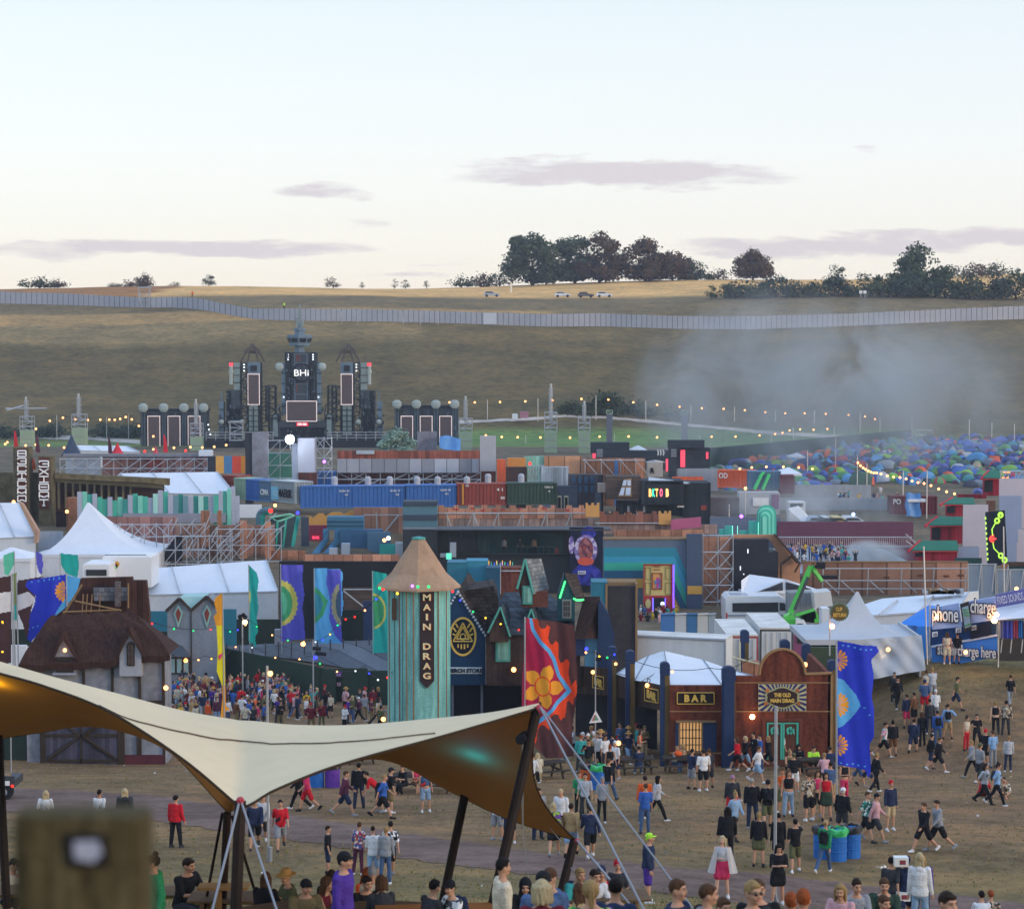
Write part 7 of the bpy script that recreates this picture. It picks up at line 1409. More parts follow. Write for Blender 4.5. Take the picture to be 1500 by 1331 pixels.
RB=M('rusty_boards','#7a4030',.75,.55,.7,col2='#3a201c',kind='streak',k=.95);DB=M('bar_dark_board','#42342e',.8,.3,.8,kind='plank',w=.25)
def LP(u,v,off=0.0):
 """left wing of the bar, further away towards the left"""
 f=(975-u)/115.0;p=P(u,v,100+13*f);p.y-=off;return p
t=t_n('bar_wing','left wing of the bar with dark boards and gold BAR boards'.replace('BAR ','lettered '),'bar',Vc((LP(930,1080).x,104,G(LP(930,1080).x,104))),'parts of the bar');b=MB()
for u0,u1,v00,v01,v10,v11 in((843,892,975,979,1015,1019),(903,917,986,989,1020,1024),(930,969,995,1004,1033,1040)):b.p_x([LP(u0,v00),LP(u1,v01),LP(u1,v11),LP(u0,v10)],Vc((0,.2,0)))
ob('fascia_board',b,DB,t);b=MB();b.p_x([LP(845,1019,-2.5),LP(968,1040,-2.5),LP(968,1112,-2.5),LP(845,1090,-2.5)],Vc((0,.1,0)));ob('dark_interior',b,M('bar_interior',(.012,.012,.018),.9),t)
wr_=math.atan2(LP(960,1000).y-LP(900,1000).y,LP(960,1000).x-LP(900,1000).x)
def goldsign(par,corners,body,c,h,w,rz):
 b=MB();b.p_x(corners,Vc((0,.05,0)));o=ob('sign_board',b,M('sign_black_brown','#2c2422',.6,.15),par);b=MB()
 for k in r_g(4):b.t_b(corners[k]-Vc((0,.03,0)),corners[(k+1)%4]-Vc((0,.03,0)),.025,4)
 ob('gold_border',b,GOLD,o);text('lettering',body,GOLD,c,h,o,rot=(R(90),0,rz),wid=w,bold=.05);return o
for u0,u1,v0,v1,s_ in((944,964,1006,1025,4),(868,884,988,1006,3)):goldsign(t,[LP(u0,v0,.06),LP(u1,v0+s_,.06),LP(u1,v1+s_,.06),LP(u0,v1,.06)],'BAR',LP((u0+u1)/2,(v0+v1+s_)/2,.16),.42,1.5,wr_)
b=MB();b.path([LP(951,1002,.3),LP(951.5,993,.4),LP(948,991,.45),LP(947,997,.5)],.02,5);b.path([LP(871,984,.3),LP(871,976,.4),LP(868,975,.5)],.02,5);ob('lamp_arm',b,BLK,t);b=MB();b.sph(LP(947,1001,.5),.11,n=8);b.sph(LP(868,982,.5),.11,n=8);ob('lamp',b,WARM,t)
PG='navy and timber posts of the bar'
def post(u0,u1,vt,vn,d,label,vb=None,roundtop=True):
 t=t_n('bar_post',label,'post',GD((u0+u1)/2,d),PG);m=(u0+u1)/2;w=u1-u0;b=MB();g=GD(m,d).z-.1
 a,c=P(u0,vn,d),P(u1,vn,d);b.box(a.x,d,g,c.x,d+.45,a.z,0);ob('timber_shaft',b,M('post_gold_brown','#6e5a38',.75,.25,2,kind='streak'),t);b=MB();n=8;pts=[(u0-.5,vn+1),(u0-.5,vt+w*.35)]+[(m-(w/2+.5)*math.cos(math.pi*k/n),vt+w*.35-w*.35*math.sin(math.pi*k/n))for k in r_g(1,n)]+[(u1+.5,vt+w*.35),(u1+.5,vn+1)];b.ext(pts,d-.03,.51);ob('navy_cap',b,NAVY,t)
 b=MB();b.box(a.x-.02,d-.04,g,a.x+(c.x-a.x)*.45,d+.3,a.z+.02);ob('navy_side',b,NAVY,t);return t
post(891,903,947,965,108,'bar post furthest left, beside the navy house');post(917,930,953,971,104.5,'second bar post from the navy house');post(968,981,970,988,99.6,'bar post at the corner between dark wing and rusty front');
t=post(1058.5,1077.5,976,996,98.6,'wide navy bar post between the small window and the lettered sunburst sign');b=MB();b.bp(1060.5,996,1076,None,98.5,.1);ob('navy_front',b,NAVY,t)
for u0,u1,vt,vn,d,lb in((1086,1097,923,940,113,'navy capped post in front of the trailer rears'),(1144,1157,937,953,112,'navy capped post just above the round bar gable'),(1176,1188,943,962,111,'navy capped post right of the round bar gable'),(1214,1226,967,980,101,'navy capped post at the right corner of the bar, behind the blue flag')):post(u0,u1,vt,vn,d,lb)
t=t_n('bar_facade','rusty board bar front with round gable, shuttered window and teal door','bar',GD(1100,99),'parts of the bar');d=99
b=MB();b.bp(981,1004,1059,None,d+.4,.3);ob('left_wall',b,RB,t);b=MB();zg=G(P(1150,1100,d).x,d)-.3;pts=[P(1077,990,d),P(1112,990,d)]+[P(1146-33*math.cos(math.pi*k/14),987-35*math.sin(math.pi*k/14),d)for k in r_g(0,15)]+[P(1180,988,d),P(1219,987,d)];pts+=[Vc((pts[-1].x,d,zg)),Vc((pts[0].x,d,zg))];b.p_x(pts,Vc((0,.3,0)));ob('right_wall',b,RB,t)
b=MB();b.path([P(1112,988,d-.05)]+[P(1146-33.5*math.cos(math.pi*k/14),986-35.5*math.sin(math.pi*k/14),d-.05)for k in r_g(15)]+[P(1181,987,d-.05),P(1219,985.5,d-.05)],.08,5);ob('gable_trim',b,BRS,t)
b=MB();b.bp(1078,999,1219,1000.5,d-.06,.08);b.bp(1078,1041,1219,1042.5,d-.06,.08);b.bp(981,1041,1058,1042.5,d+.34,.08);b.bp(1217,988,1219.5,1120,d-.08,.1);b.bp(981,1102,1058,1104,d+.3,.1);ob('rail_moulding',b,BRS,t)
b=MB();b.p_x([P(1219,987,d),Vc((P(1219,987,d).x,d,zg)),Vc((P(1219,987,d).x,d+7,zg)),Vc((P(1219,987,d).x,d+7,P(1219,987,d).z))],Vc((-.2,0,0)));ob('end_wall',b,RB,t)
goldsign(t,[P(992,1014,d+.3),P(1046,1014,d+.3),P(1046,1030.5,d+.3),P(992,1030.5,d+.3)],'B A R',P(1019,1022.3,d+.25),.36,1.1,0)
b=MB();b.bp(990,1055.5,1049,1058,d+.2,.2);b.bp(994,1058,996.5,1101,d+.28,.12);b.bp(1027.5,1058,1029.5,1101,d+.28,.12);b.bp(994,1099.5,1029.5,1102,d+.25,.15);wf=ob('window_frame',b,TIMB,t);b=MB();b.bp(996.5,1058,1027.5,1099.5,d+.34,.06);pn=ob('lit_pane',b,M('lit_pane','#d8a468',.5,em=.42),wf);b=MB()
for k in r_g(6):b.bp(999.5+k*4.8,1058,1000.9+k*4.8,1099.5,d+.3,.04)
for v in(1068,1080,1090):b.bp(996.5,v,1027.5,v+1,d+.3,.04)
ob('lattice',b,DKWOOD,wf)
for u0,u1 in((989.5,994),(1030,1049.5)):b=MB();b.bp(u0,1058,u1,1101,d+.3,.08);ob('shutter',b,NAVY,t)
b=MB();b.bp(1111,1002,1181,1041,d-.12,.08);sb=ob('sunburst_sign',b,M('sun_cream','#c8bf96',.6,.1),t);b=MB();cu_,cv_=1146,1021.5
def edge(g):
 x,y=math.cos(g),math.sin(g);k=min(35/max(1e-6,abs(x)),19.5/max(1e-6,abs(y)));return(cu_+x*k,cv_+y*k)
for k in r_g(0,60,2):
 g0,g1=2*math.pi*k/60+.03,2*math.pi*(k+1)/60+.03;b.ext([(cu_+15*math.cos(g0),cv_+9*math.sin(g0)),edge(g0),edge(g1),(cu_+15*math.cos(g1),cv_+9*math.sin(g1))],d-.14,.02)
ob('navy_ray',b,M('ray_navy','#34366a',.6,.1),sb);b=MB();ov=lambda s_:[(cu_+s_*26*math.cos(g)*(1-.06*math.cos(6*g)),cv_+s_*15*math.sin(g)*(1+.07*math.cos(4*g)))for g in(2*math.pi*k/36 for k in r_g(36))]
b.ext(ov(1.0),d-.17,.03);ob('scroll_frame',b,M('scroll_sage','#a8a67c',.6,.2,4),sb);b=MB();b.ext(ov(.88),d-.19,.03);ob('dark_oval',b,M('oval_brown','#3a2a2c',.7),sb)
for v_,s_ in((1017.5,'THE OLD'),(1025.8,'MAIN DRAG')):text('lettering',s_,GOLD,P(1146,v_,d-.22),.2,sb,wid=.82 if s_[0]=='T' else 1.15,bold=.05)
b=MB()
for u,v in((1124,1011),(1168,1011),(1170,1030),(1122,1030)):disc(b,u,v,2.8,3,d-.2,n=10)
ob('painted_rose',b,M('rose_orange','#b8703c',.6,.3),sb)
b=MB();b.bp(1117,1052,1176,1056,d-.1,.1);b.bp(1117,1056,1122,None,d-.1,.1);b.bp(1171,1056,1176,None,d-.1,.1);df=ob('door_frame',b,M('frame_rust','#6a3a2e',.7,.3),t);b=MB();b.bp(1123,1057,1171,None,d-.03,.03);dr=ob('door',b,M('door_brown','#5a3a30',.7,.3),t);b=MB()
for u in(1123.5,1147):
 b.bp(u,1058,u+2,1112,d-.07,.04);b.bp(u+20,1058,u+22.5,1112,d-.07,.04);b.bp(u+2,1058,u+20,1060,d-.07,.04);
 for j in r_g(3):b.ext([(u+6+j*5,1066-j%2*2),(u+10+j*3,1064),(u+11+j*3,1072),(u+7+j*5,1076),(u+5+j*3,1070)],d-.065,.03)
ob('teal_paint',b,M('flaking_teal','#4fb09c',.7,.2,3),dr)
b=MB();b.sph(P(1102,1049.5,d-.3),.13,n=8);ob('lamp',b,glow('wall_lamp','#ffb878',12),t);b=MB();b.sph(P(1179.5,973,108),.13,n=8);one('lamp',b,WARM,'warm lamp beside the round gable of the bar','lamp','lamps on the sets')
t=t_n('bar_tent_roof','white tent roof stretched behind the bar front','tent roof',GD(1000,108));b=MB();E=[P(903,987,108),P(930,996,104.5),P(982,1005,101.3),P(1059,1006,101.2),P(1110,992,102.5)];RG_=[P(925,972,110),P(950,960,110),P(973,953,109),P(1030,966,109),P(1078,983,108)]
b.grid(lambda s_,q_:t_p(E[round(s_*4)].lerp(RG_[round(s_*4)],q_)),4,6);b.grid(lambda s_,q_:t_p(RG_[round(s_*4)]+Vc((0,7*q_,-2.2*q_))),4,3);ob('cloth',b,WH,t);b=MB()
for k in r_g(5):b.t_b(E[k]+Vc((0,-.02,.03)),RG_[k]+Vc((0,-.02,.03)),.03,4)
b.t_b(P(940,998,103.3)+Vc((0,0,.03)),P(1005,962,109)+Vc((0,0,.06)),.03,4);ob('seam',b,M('seam_grey','#8f949c'),t)
w_l('plywood_box','plywood panel between the trailer rears and the round gable','panel',PLY,1088,968,1112,110,.3);mb=MB();mb.tp(1072,962,1112,972,109.5,.05);mb.tp(1084,940,1084,985,109.6,.05);one('frame_pole',mb,M('pale_frame','#b9b69a'),'pale frame poles over the plywood panel','pole')
w_l('dark_green_board','dark board right of the round gable, below the marquee','board',M('board_green','#3c4a3a'),1188,948,1262,109,.3)
def lamp_pole(label,u,vt,vb,r=.035,d=None,lamps=(),spk=False,group='poles on the festival field'):
 g=GP(u,vb)if d is None else GD(u,d);d=g.y;t=t_n('pole',label,'pole',g,group);b=MB();top=P(u,vt,d);b.t_b((g.x,d,g.z-.1),(g.x,d,top.z),r,6);ob('shaft',b,STEEL,t)
 for du,v,mt,rr_ in lamps:b=MB();b.sph(P(u+du,v,d-.12),rr_,n=8);ob('lamp',b,mt,t)
 if spk:b=MB();b.t_b(P(u+1,spk,d-.1),P(u+13,spk+1,d-.1),.13,8);b.t_b(P(u+5,spk+7,d-.1),P(u+21,spk+9,d-.1),.13,8);ob('loudspeaker',b,BLK,t)
 return t
t=lamp_pole('tall grey pole in front of the lettered sunburst sign',1135,1034,1322,.045);b=MB();b.tp(1135,1300,1139,1322,t.location.y-.05,.05);ob('prop',b,STEEL,t)
t=lamp_pole('grey pole with two feet beside the tent, near the red shirt',393,975,1262,.04,lamps=((3,986,WARM,.085),));b=MB();b.tp(396.5,1240,396.5,1262,t.location.y-.02,.06);ob('foot',b,STEEL,t)
t=lamp_pole('pole with a white triangular warning sign by the bar',872,952,1132,.03,lamps=((-13,1048,WARM,.001),(34,1088,WARM,.12)));d=t.location.y;b=MB();b.ext([(863,1059),(882,1057),(872.5,1040)],d-.06,.04);sg=ob('triangle_sign',b,M('white_mark',(.8,.8,.8)),t);b=MB();b.ext([(868,1055),(877,1054),(872.5,1046.5)],d-.09,.03);ob('sign_symbol',b,M('sign_greenish','#6a9a80'),sg);b=MB();b.tp(868,1055.5,872,1046.5,d-.1,.03,4);ob('red_edge',b,M('sign_red','#d04838'),sg);b=MB();b.t_b(P(873,965,d),P(881,965,d),.09,6);ob('floodlight',b,BLK,t)
lamp_pole('pole carrying two black floodlights above the crowd',457,937,None,.05,d=136,lamps=((-13,943,WARM,.16),(5,963,BLUL,.14)),spk=949)
lamp_pole('pole with a cluster of black floodlights left of the crowd',353,890,None,.05,d=146,lamps=((6,911,glow('cream_lamp','#ffc890',8),.17),),spk=False);mb=MB()
for du,dv in((-2,903),(3,901),(6,904),(-1,907)):c=P(353+du,dv,145.8);mb.t_b(c,c+Vc((0,.3,0)),.15,8)
one('flood_cluster',mb,BLK,'cluster of black floodlights on the pole left of the crowd','floodlights')
lamp_pole('thin pole at the left photo edge before the green hoarding',10,1060,1126,.03,d=94)
MIX=[WARM,REDL,YELL,BLUL,GRNL,WARM,COLD]
festoon('coloured bulb string from the cottage over the crowd to the turquoise tower',[(205,905,None,110),(320,918,None,140),(365,908,None,142),(457,938,None,136),(500,905,None,130),(560,864,None,106)],130,.06,MIX,sag=10,per=4,group='coloured bulb strings',seed=3)
festoon('coloured bulb string across the twin gable house to the left floodlights',[(236,945,None,112),(300,960,None,130),(353,935,None,146),(457,960,None,136),(535,975,None,120),(575,983,None,104)],130,.06,MIX,sag=14,per=3,group='coloured bulb strings',seed=5)
festoon('coloured bulb string over the slate roofs to the bar posts',[(664,866,None,104),(720,905,None,112),(800,920,None,112),(872,955,None,95),(905,952,None,107)],110,.055,MIX,sag=8,per=3,group='coloured bulb strings',seed=9)
festoon('dark cable with warm lamps from the turquoise tower to the bar roof',[(872,955,None,95),(930,968,None,102),(1040,978,None,102),(1102,962,None,105)],100,.075,[WARM,REDL],sag=8,per=1,group='coloured bulb strings',seed=2)
def spl(pts,n):
 """smooth resample of pixel+depth control points to n+1 world points, even in the first coordinate"""
 out=[];m=len(pts)-1
 for i in r_g(n+1):
  u=pts[0][0]+(pts[-1][0]-pts[0][0])*i/n
  k=0
  while k<m-1 and u>pts[k+1][0]:k+=1
  a,b=pts[k],pts[k+1];p0=pts[max(0,k-1)];p3=pts[min(m,k+2)];L=b[0]-a[0];t=(u-a[0])/L;r=[]
  for j in(1,2):
   ma=(b[j]-p0[j])/(b[0]-p0[0])*L;mb_=(p3[j]-a[j])/(p3[0]-a[0])*L
   if(k==1 or k==0)and a[0]==352:ma=-mb_*.0
   r.append((2*t**3-3*t**2+1)*a[j]+(t**3-2*t**2+t)*ma+(-2*t**3+3*t**2)*b[j]+(t**3-t**2)*mb_)
  out.append((u,r[0],r[1]))
 return out
NA,NB=34,40
def two(l,r):return spl(l,NA)[:-1]+spl(r,NB)
front=two([(-150,928,35),(-30,976,34),(60,1002,33),(160,1041,31.7),(270,1112,30),(352,1181,29)],[(352,1181,29),(400,1157,29.4),(470,1128,30.2),(540,1106,31),(640,1079,32.4),(720,1056,33.3),(791,1035,34)])
ridge=two([(-150,925,36),(-30,962,35),(60,989,35),(160,1012,35),(270,1038,35),(352,1051,35)],[(352,1051,35),(430,1058,35),(520,1059,35),(620,1052,34.8),(720,1043,34.5),(792,1033.5,34.05)])
rear=two([(-150,1090,41),(-30,1083,41),(60,1071,41.5),(150,1059,41.5),(240,1092,40),(334,1188,38)],[(334,1188,38),(400,1158,39),(480,1122,40.5),(556,1104,41),(640,1147,40.2),(740,1196,39),(842,1229,38)])
NS=NA+NB
def tentpt(i,q):
 f,g,h=P(*front[i]),P(*ridge[i]),P(*rear[i])
 if q<=.45:
  t=q/.45;p=f.lerp(g,t);s_=i/NS
  p.z+=.10*math.sin(math.pi*t)*(1 if i<NA else.6)-.0
 else:
  t=(q-.45)/.55;p=g.lerp(h,t);p.z-=.35*math.sin(math.pi*t)*(.35+.65*math.sin(math.pi*i/NS))
  if i>NS-10:p.x-=.42*math.sin(math.pi*min(1,t))*(i-NS+10)/10
 return p
t=t_n('stretch_tent','big cream stretch tent with brown underside in the foreground','tent',GD(350,34));NQ=24
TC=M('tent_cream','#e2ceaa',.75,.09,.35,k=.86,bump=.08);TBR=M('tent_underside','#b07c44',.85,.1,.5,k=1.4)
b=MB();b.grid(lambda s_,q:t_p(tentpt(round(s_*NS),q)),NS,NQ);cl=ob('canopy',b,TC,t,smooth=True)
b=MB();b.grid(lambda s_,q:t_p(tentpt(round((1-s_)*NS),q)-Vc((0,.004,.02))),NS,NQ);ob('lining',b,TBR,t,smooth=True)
b=MB();b.path([tentpt(i,0)+Vc((0,-.015,-.01))for i in r_g(NS+1)],.022,5);b.path([tentpt(i,1)+Vc((0,.0,-.01))for i in r_g(NS+1)],.022,5);b.path([tentpt(NS,k/NQ)for k in r_g(NQ+1)],.02,5);ob('hem',b,M('hem_dark','#3a2c1e',.8),t)
b=MB();pts=[];SM=[(140,1036),(200,1057),(260,1072),(320,1083),(400,1090),(480,1089),(560,1083),(610,1077),(645,1074)]
for i in r_g(NS+1):
 u=front[i][0]
 if not SM[0][0]<=u<=SM[-1][0]:continue
 for(a,v0),(c,v1)in zip(SM,SM[1:]):
  if a<=u<=c:tv=v0+(v1-v0)*(u-a)/(c-a)
 best=min((abs(CV-F*(p.z*CT+p.y*ST)/(p.y*CT-p.z*ST)-tv),q)for q in[k/90*.45 for k in r_g(91)]for p in(tentpt(i,q),))
 pts.append(tentpt(i,best[1])+Vc((0,-.012,.016)))
b.path(pts,.013,4);ob('seam',b,M('seam_brown','#5a5048',.8),t)
PLD=M('tent_pole','#2a201c',.6,.25,2);def_=None
def tpole(u0,v0,u1,v1,d0_,d1_,r,label=None):
 b=MB();b.t_b(P(u0,v0,d0_),P(u1,v1,d1_),r,10,r);return ob('pole',b,PLD,t)
tpole(787,1036,703,1408,34,32.8,.085);tpole(682,1158,638,1372,39.2,39,.085);tpole(352,1172,341,1440,29,28.6,.085);tpole(333,1190,324,1374,38,38.6,.075);tpole(842,1228,800,1392,38,37,.085);tpole(-3,1070,10,1330,40.5,40,.09)
b=MB();
for a in((326,1190,38.1,297,1345,38.6),(340,1195,38.1,372,1300,39.5),(354,1172,29,355,1180,29)):b.t_b(P(*a[:3]),P(*a[3:]),.03,5)
ob('strut',b,PLD,t)
STR=M('strap_silver','#858a94',.45,.1,2);b=MB()
for a,r in(((351,1172,28.9,306,1352,27.5),.018),((353,1172,28.9,412,1352,27.4),.018),((792,1036,33.8,950,1345,31),.02),((796,1040,33.8,1030,1350,31),.015),((844,1229,37.8,940,1345,36),.02),((846,1231,37.8,905,1300,37),.014)):b.t_b(P(*a[:3]),P(*a[3:]),r,5)
ob('guy_strap',b,STR,t);b=MB()
for a in((763,1130,34,765,1215,35),(765,1215,35,782,1345,35.5),(800,1205,38.3,822,1232,37),(836,1270,37,860,1303,37)):b.t_b(P(*a[:3]),P(*a[3:]),.008,4)
ob('thin_rope',b,STEEL,t);b=MB();b.sph(P(352,1172,28.9),.06,n=8);b.t_b(P(788,1034,33.9),P(795,1044,33.8),.05,6);b.sph(P(845,1231,37.8),.05,n=6);ob('pole_cap',b,M('cap_red','#a83040',.5),t)
b=MB();c=P(762,1083,33.7);b.t_b(c,c+Vc((.08,.35,.0)),.09,8);b.t_b(c+Vc((.08,.1,0)),P(778,1086,33.8),.03,5);ob('floodlight',b,BLK,t);b=MB();b.t_b(P(765,1086,34.1),P(766,1215,34.8),.015,5);ob('steel_rod',b,STEEL,t)
for nm,u,v,d,col,e_ in(('teal_lamp',690,1128,35.8,(.0,.32,1.0),7),('yellow_lamp',-12,1012,35.8,(1,.8,.03),4)):
 l=bpy.data.lights.new(nm,'POINT');l.energy=e_;l.color=col;l.shadow_soft_size=.04;o=bpy.data.objects.new(nm,l);COL.objects.link(o);o.location=P(u,v,d)
PW=M('mossy_post','#6f6448',.95,.6,14,col2='#2a2418',kind='streak',k=.62,bump=.4)
b=MB();a,c=P(16,1197,3.05),P(210,1197,3.05);g=G(a.x,3.05);n=10;q=random.Random(2)
def gp(s_,z):
 k=int(s_*39.999);x0,x1,y0,y1=a.x,c.x,3.05,3.145;r=.014;per=[(x0+r,y0),(x1-r,y0),(x1,y0+r),(x1,y1-r),(x1-r,y1),(x0+r,y1),(x0,y1-r),(x0,y0+r)]
 return per[round(s_*8)%8]
lev=[g-.2,a.z-.4,a.z-.2,a.z-.06,a.z-.006,a.z]
vs=[];
for j,z in e_n(lev):
 for i in r_g(8):x,y=gp(i/8,z);k=.97 if j==5 else 1;vs.append(((x-(a.x+c.x)/2)*k+(a.x+c.x)/2,(y-3.1)*k+3.1,z+(q.uniform(-.004,.004)if j>=4 else 0)))
b.add(vs,[(j*8+i,j*8+(i+1)%8,(j+1)*8+(i+1)%8,(j+1)*8+i)for j in r_g(5)for i in r_g(8)]+[t_p(r_g(40,48))])
t=t_n('timber_post','thick weathered timber post, out of focus in the left corner','post',Vc(((a.x+c.x)/2,3.145,g)));ob('shaft',b,PW,t);b=MB();pl=[P(94,1222,3.045),P(156,1222,3.045),P(158,1268,3.045),P(98,1270,3.045)];b.p_x(pl,Vc((0,.02,0)));pt=ob('recess',b,M('plate_black','#15161e',.7),t);b=MB();b.p_x([P(107,1233,3.04),P(143,1231,3.04),P(149,1250,3.04),P(136,1263,3.04),P(109,1258,3.04)],Vc((0,.01,0)));ob('white_plate',b,M('plate_white','#a4a8ba',.6,.4,30,k=1.0),pt)
def bin_(u,v,body,lid,label,h=1.0,r=.33):
 g=GP(u,v);t=t_n('litter_bin',label,'bin',g,'oil drum litter bins');b=MB();b.lathe(t_p(g),[(r,0),(r,.3),(r*1.05,.32),(r,.34),(r,.62),(r*1.05,.64),(r,.66),(r,h)],16);ob('drum',b,M('drum_'+body[0],body[1],.55,.3,2),t)
 b=MB();b.lathe((g.x,g.y,g.z+h-.16),[(r*1.08,0),(r*1.14,.1),(r*1.1,.2),(r*.8,.24),(r*.7,.1)],14)
 for v_ in r_g(len(b.v)):x,y,z=b.v[v_];b.v[v_]=(x+.03*math.sin(v_*2.3),y+.03*math.cos(v_*1.7),z+.03*math.sin(v_*3.1))
 ob('liner_bag',b,M('bag_'+lid[0],lid[1],.35,.2,3),t);return t
BB,PP,OO=('blue','#2f6cb8'),('purple','#6a3fa0'),('orange','#c8602c');GL,KL,TL=('green','#2fb060'),('black','#26282c'),('dark','#1c2228')
bin_(464,1153,BB,GL,'blue drum bin with a green bag under the tent arch');bin_(487,1153,PP,KL,'purple drum bin with a black bag under the tent arch');bin_(876,1156,BB,GL,'blue drum bin with a green bag near the bar tables');bin_(861,1155,OO,KL,'orange drum bin with a black bag beside a blue one',1.05)
bin_(1206,1256,BB,KL,'blue drum bin with a black bag, left one of the pair by the flag pole');bin_(1226,1260,BB,GL,'blue drum bin with a green bag in the group by the flag pole');bin_(1246,1257,BB,TL,'blue drum bin at the right of the group by the flag pole')
tag(bpy.data.objects['litter_bin.004'],'blue drum bin with a black bag, first of the three by the flag pole')
TBW=M('table_wood','#3e352f',.85,.3,2);TBY=M('bench_yellow','#8f8030',.75,.3,2)
def table(g,rz,label,mt=TBW,group='picnic tables on the field',L=1.8,bm_=None):
 t=t_n('picnic_table',label,'picnic table',Vc((0,0,0)),group);b=MB()
 for k in r_g(5):b.box(-L/2,-.38+k*.155,.71,L/2,-.24+k*.155,.75)
 ob('tabletop',b,mt,t)
 for s_ in(-1,1):b=MB();b.box(-L/2,s_*.72-.13,.42,L/2,s_*.72+.13,.46);ob('bench',b,bm_ or mt,t)
 for x in(-L*.36,L*.36):
  for s_ in(-1,1):b=MB();b.t_b((x,s_*.28,.72),(x,s_*.72,-.1),.05,4);ob('leg',b,mt,t)
  b=MB();b.box(x-.03,-.74,.34,x+.03,.74,.43);ob('crossbar',b,mt,t)
 put(t,g,rz);return t
for u,v,rz,lb in((998,1131,.1,'dark picnic table with two people seated, in front of the small bar window'),(930,1133,.2,'dark picnic table by the bar post, one person seated'),(522,1118,.5,'empty dark picnic table under the tent arch'),(602,1158,.3,'dark picnic table with people, right of the empty one under the arch'),(640,1160,-.3,'dark picnic table half hidden by the brown tent edge'),(798,1140,.4,'dark picnic table with a blonde person, beside the main tent pole'),(1196,1134,.15,'dark picnic table by the teal door, crowded with people')):table(GP(u,v),rz,lb)
def bench_at(u,d,rz,label,mt=M('table_brown','#6a5540',.8,.25,2),bm_=TBY):g=GD(u,d);table(g,rz,label,mt,'picnic tables at the bottom edge',2.0,bm_)
bench_at(262,40.5,.06,'picnic table with yellow benches behind the seated man in black');bench_at(430,35,.5,'greenish picnic table with the straw hat group');bench_at(536,34.5,-.2,'picnic table between the bearded man and the grey hoodie');bench_at(640,32.6,.1,'orange brown picnic table at the foot of the second pole',M('bench_orange','#9a6438',.7));bench_at(872,37,.1,'picnic table of the group behind the straps');bench_at(20,41,.3,'picnic table with yellow benches at the left edge');bench_at(350,38.5,0,'picnic table with a timber trestle behind the tent poles')
mb=MB();c=GD(322,38.2);mb.box(c.x-.45,c.y-.3,c.z+.95,c.x+.5,c.y+.1,c.z+1.0);mb.box(c.x-.12,c.y-.15,c.z-.1,c.x-.02,c.y-.05,c.z+.95);mb.box(c.x+.25,c.y-.15,c.z-.1,c.x+.37,c.y-.05,c.z+.95);one('trestle',mb,M('raw_timber','#9a7446',.8,.2,2),'raw timber trestle behind the tent poles at left','trestle')
t=t_n('utility_truck','small dark flatbed utility truck cut off by the left photo edge','truck',GP(2,1171));g=GP(2,1171);b=MB();b.box(g.x-2.6,g.y-.2,g.z+.55,g.x+.62,g.y+1.2,g.z+.85);b.box(g.x-2.6,g.y-.2,g.z+.85,g.x+.6,g.y-.15,g.z+1.0);ob('bed',b,DARKST,t)
for x in(g.x+.15,g.x-1.9):b=MB();b.t_b((x,g.y-.25,g.z+.34),(x,g.y+.1,g.z+.34),.36,16);w_=ob('wheel',b,BLK,t);b=MB();b.t_b((x,g.y-.28,g.z+.34),(x,g.y+.05,g.z+.34),.16,10);ob('rim',b,GREYP,w_)
b=MB();b.box(g.x-.1,g.y-.26,g.z+.62,g.x+.4,g.y-.2,g.z+.8);ob('number_plate',b,M('white_mark',(.8,.8,.8)),t);b=MB();b.sph((g.x+.52,g.y-.25,g.z+.6),.06,n=6);ob('tail_lamp',b,REDL,t);b=MB();b.box(g.x-.2,g.y,g.z+.85,g.x+.3,g.y+.5,g.z+.98);b.box(g.x-1.2,g.y+.1,g.z+.85,g.x-.5,g.y+.8,g.z+1.2);ob('load',b,TIMB,t)
b=MB();q=random.Random(6)
for k in r_g(60):
 d=q.uniform(58,112);x=q.uniform(-.24,.26)*d;z=G(x,d);w=q.uniform(.04,.1);b.box(x,d,z,x+w,d+w*.7,z+.03+w*.3,q.randrange(3))
o=ob('litter',b,[M('litter_white','#cfcfcf',.7),M('litter_cream','#b0a890',.7),M('litter_grey','#8f9498',.7)],org=Vc((0,0,0)));tag(o,'paper cups and scraps scattered over the dry grass','litter',kind='stuff')
def evmesh(mb,vox,smooth=2):
 o=bpy.data.objects.new('tmp',mesh('tmp',mb,[],(0,0,0)));COL.objects.link(o)
 m=o.modifiers.new('r','REMESH');m.mode='VOXEL';m.voxel_size=vox;m.use_smooth_shade=True
 if smooth:s=o.modifiers.new('s','SMOOTH');s.factor=.5;s.iterations=smooth
 me=evald(o);old=o.data;bpy.data.objects.remove(o);bpy.data.meshes.remove(old);return me
def cap(mb,p,q,r1,r2,n=8):
 mb.t_b(p,q,r1,n,r2);mb.sph(t_p(p),r1,n=8);mb.sph(t_p(q),r2,n=8)
Rx=lambda a:Matrix.Rotation(R(a),3,'X');Ry=lambda a:Matrix.Rotation(R(a),3,'Y');Rz=lambda a:Matrix.Rotation(R(a),3,'Z')
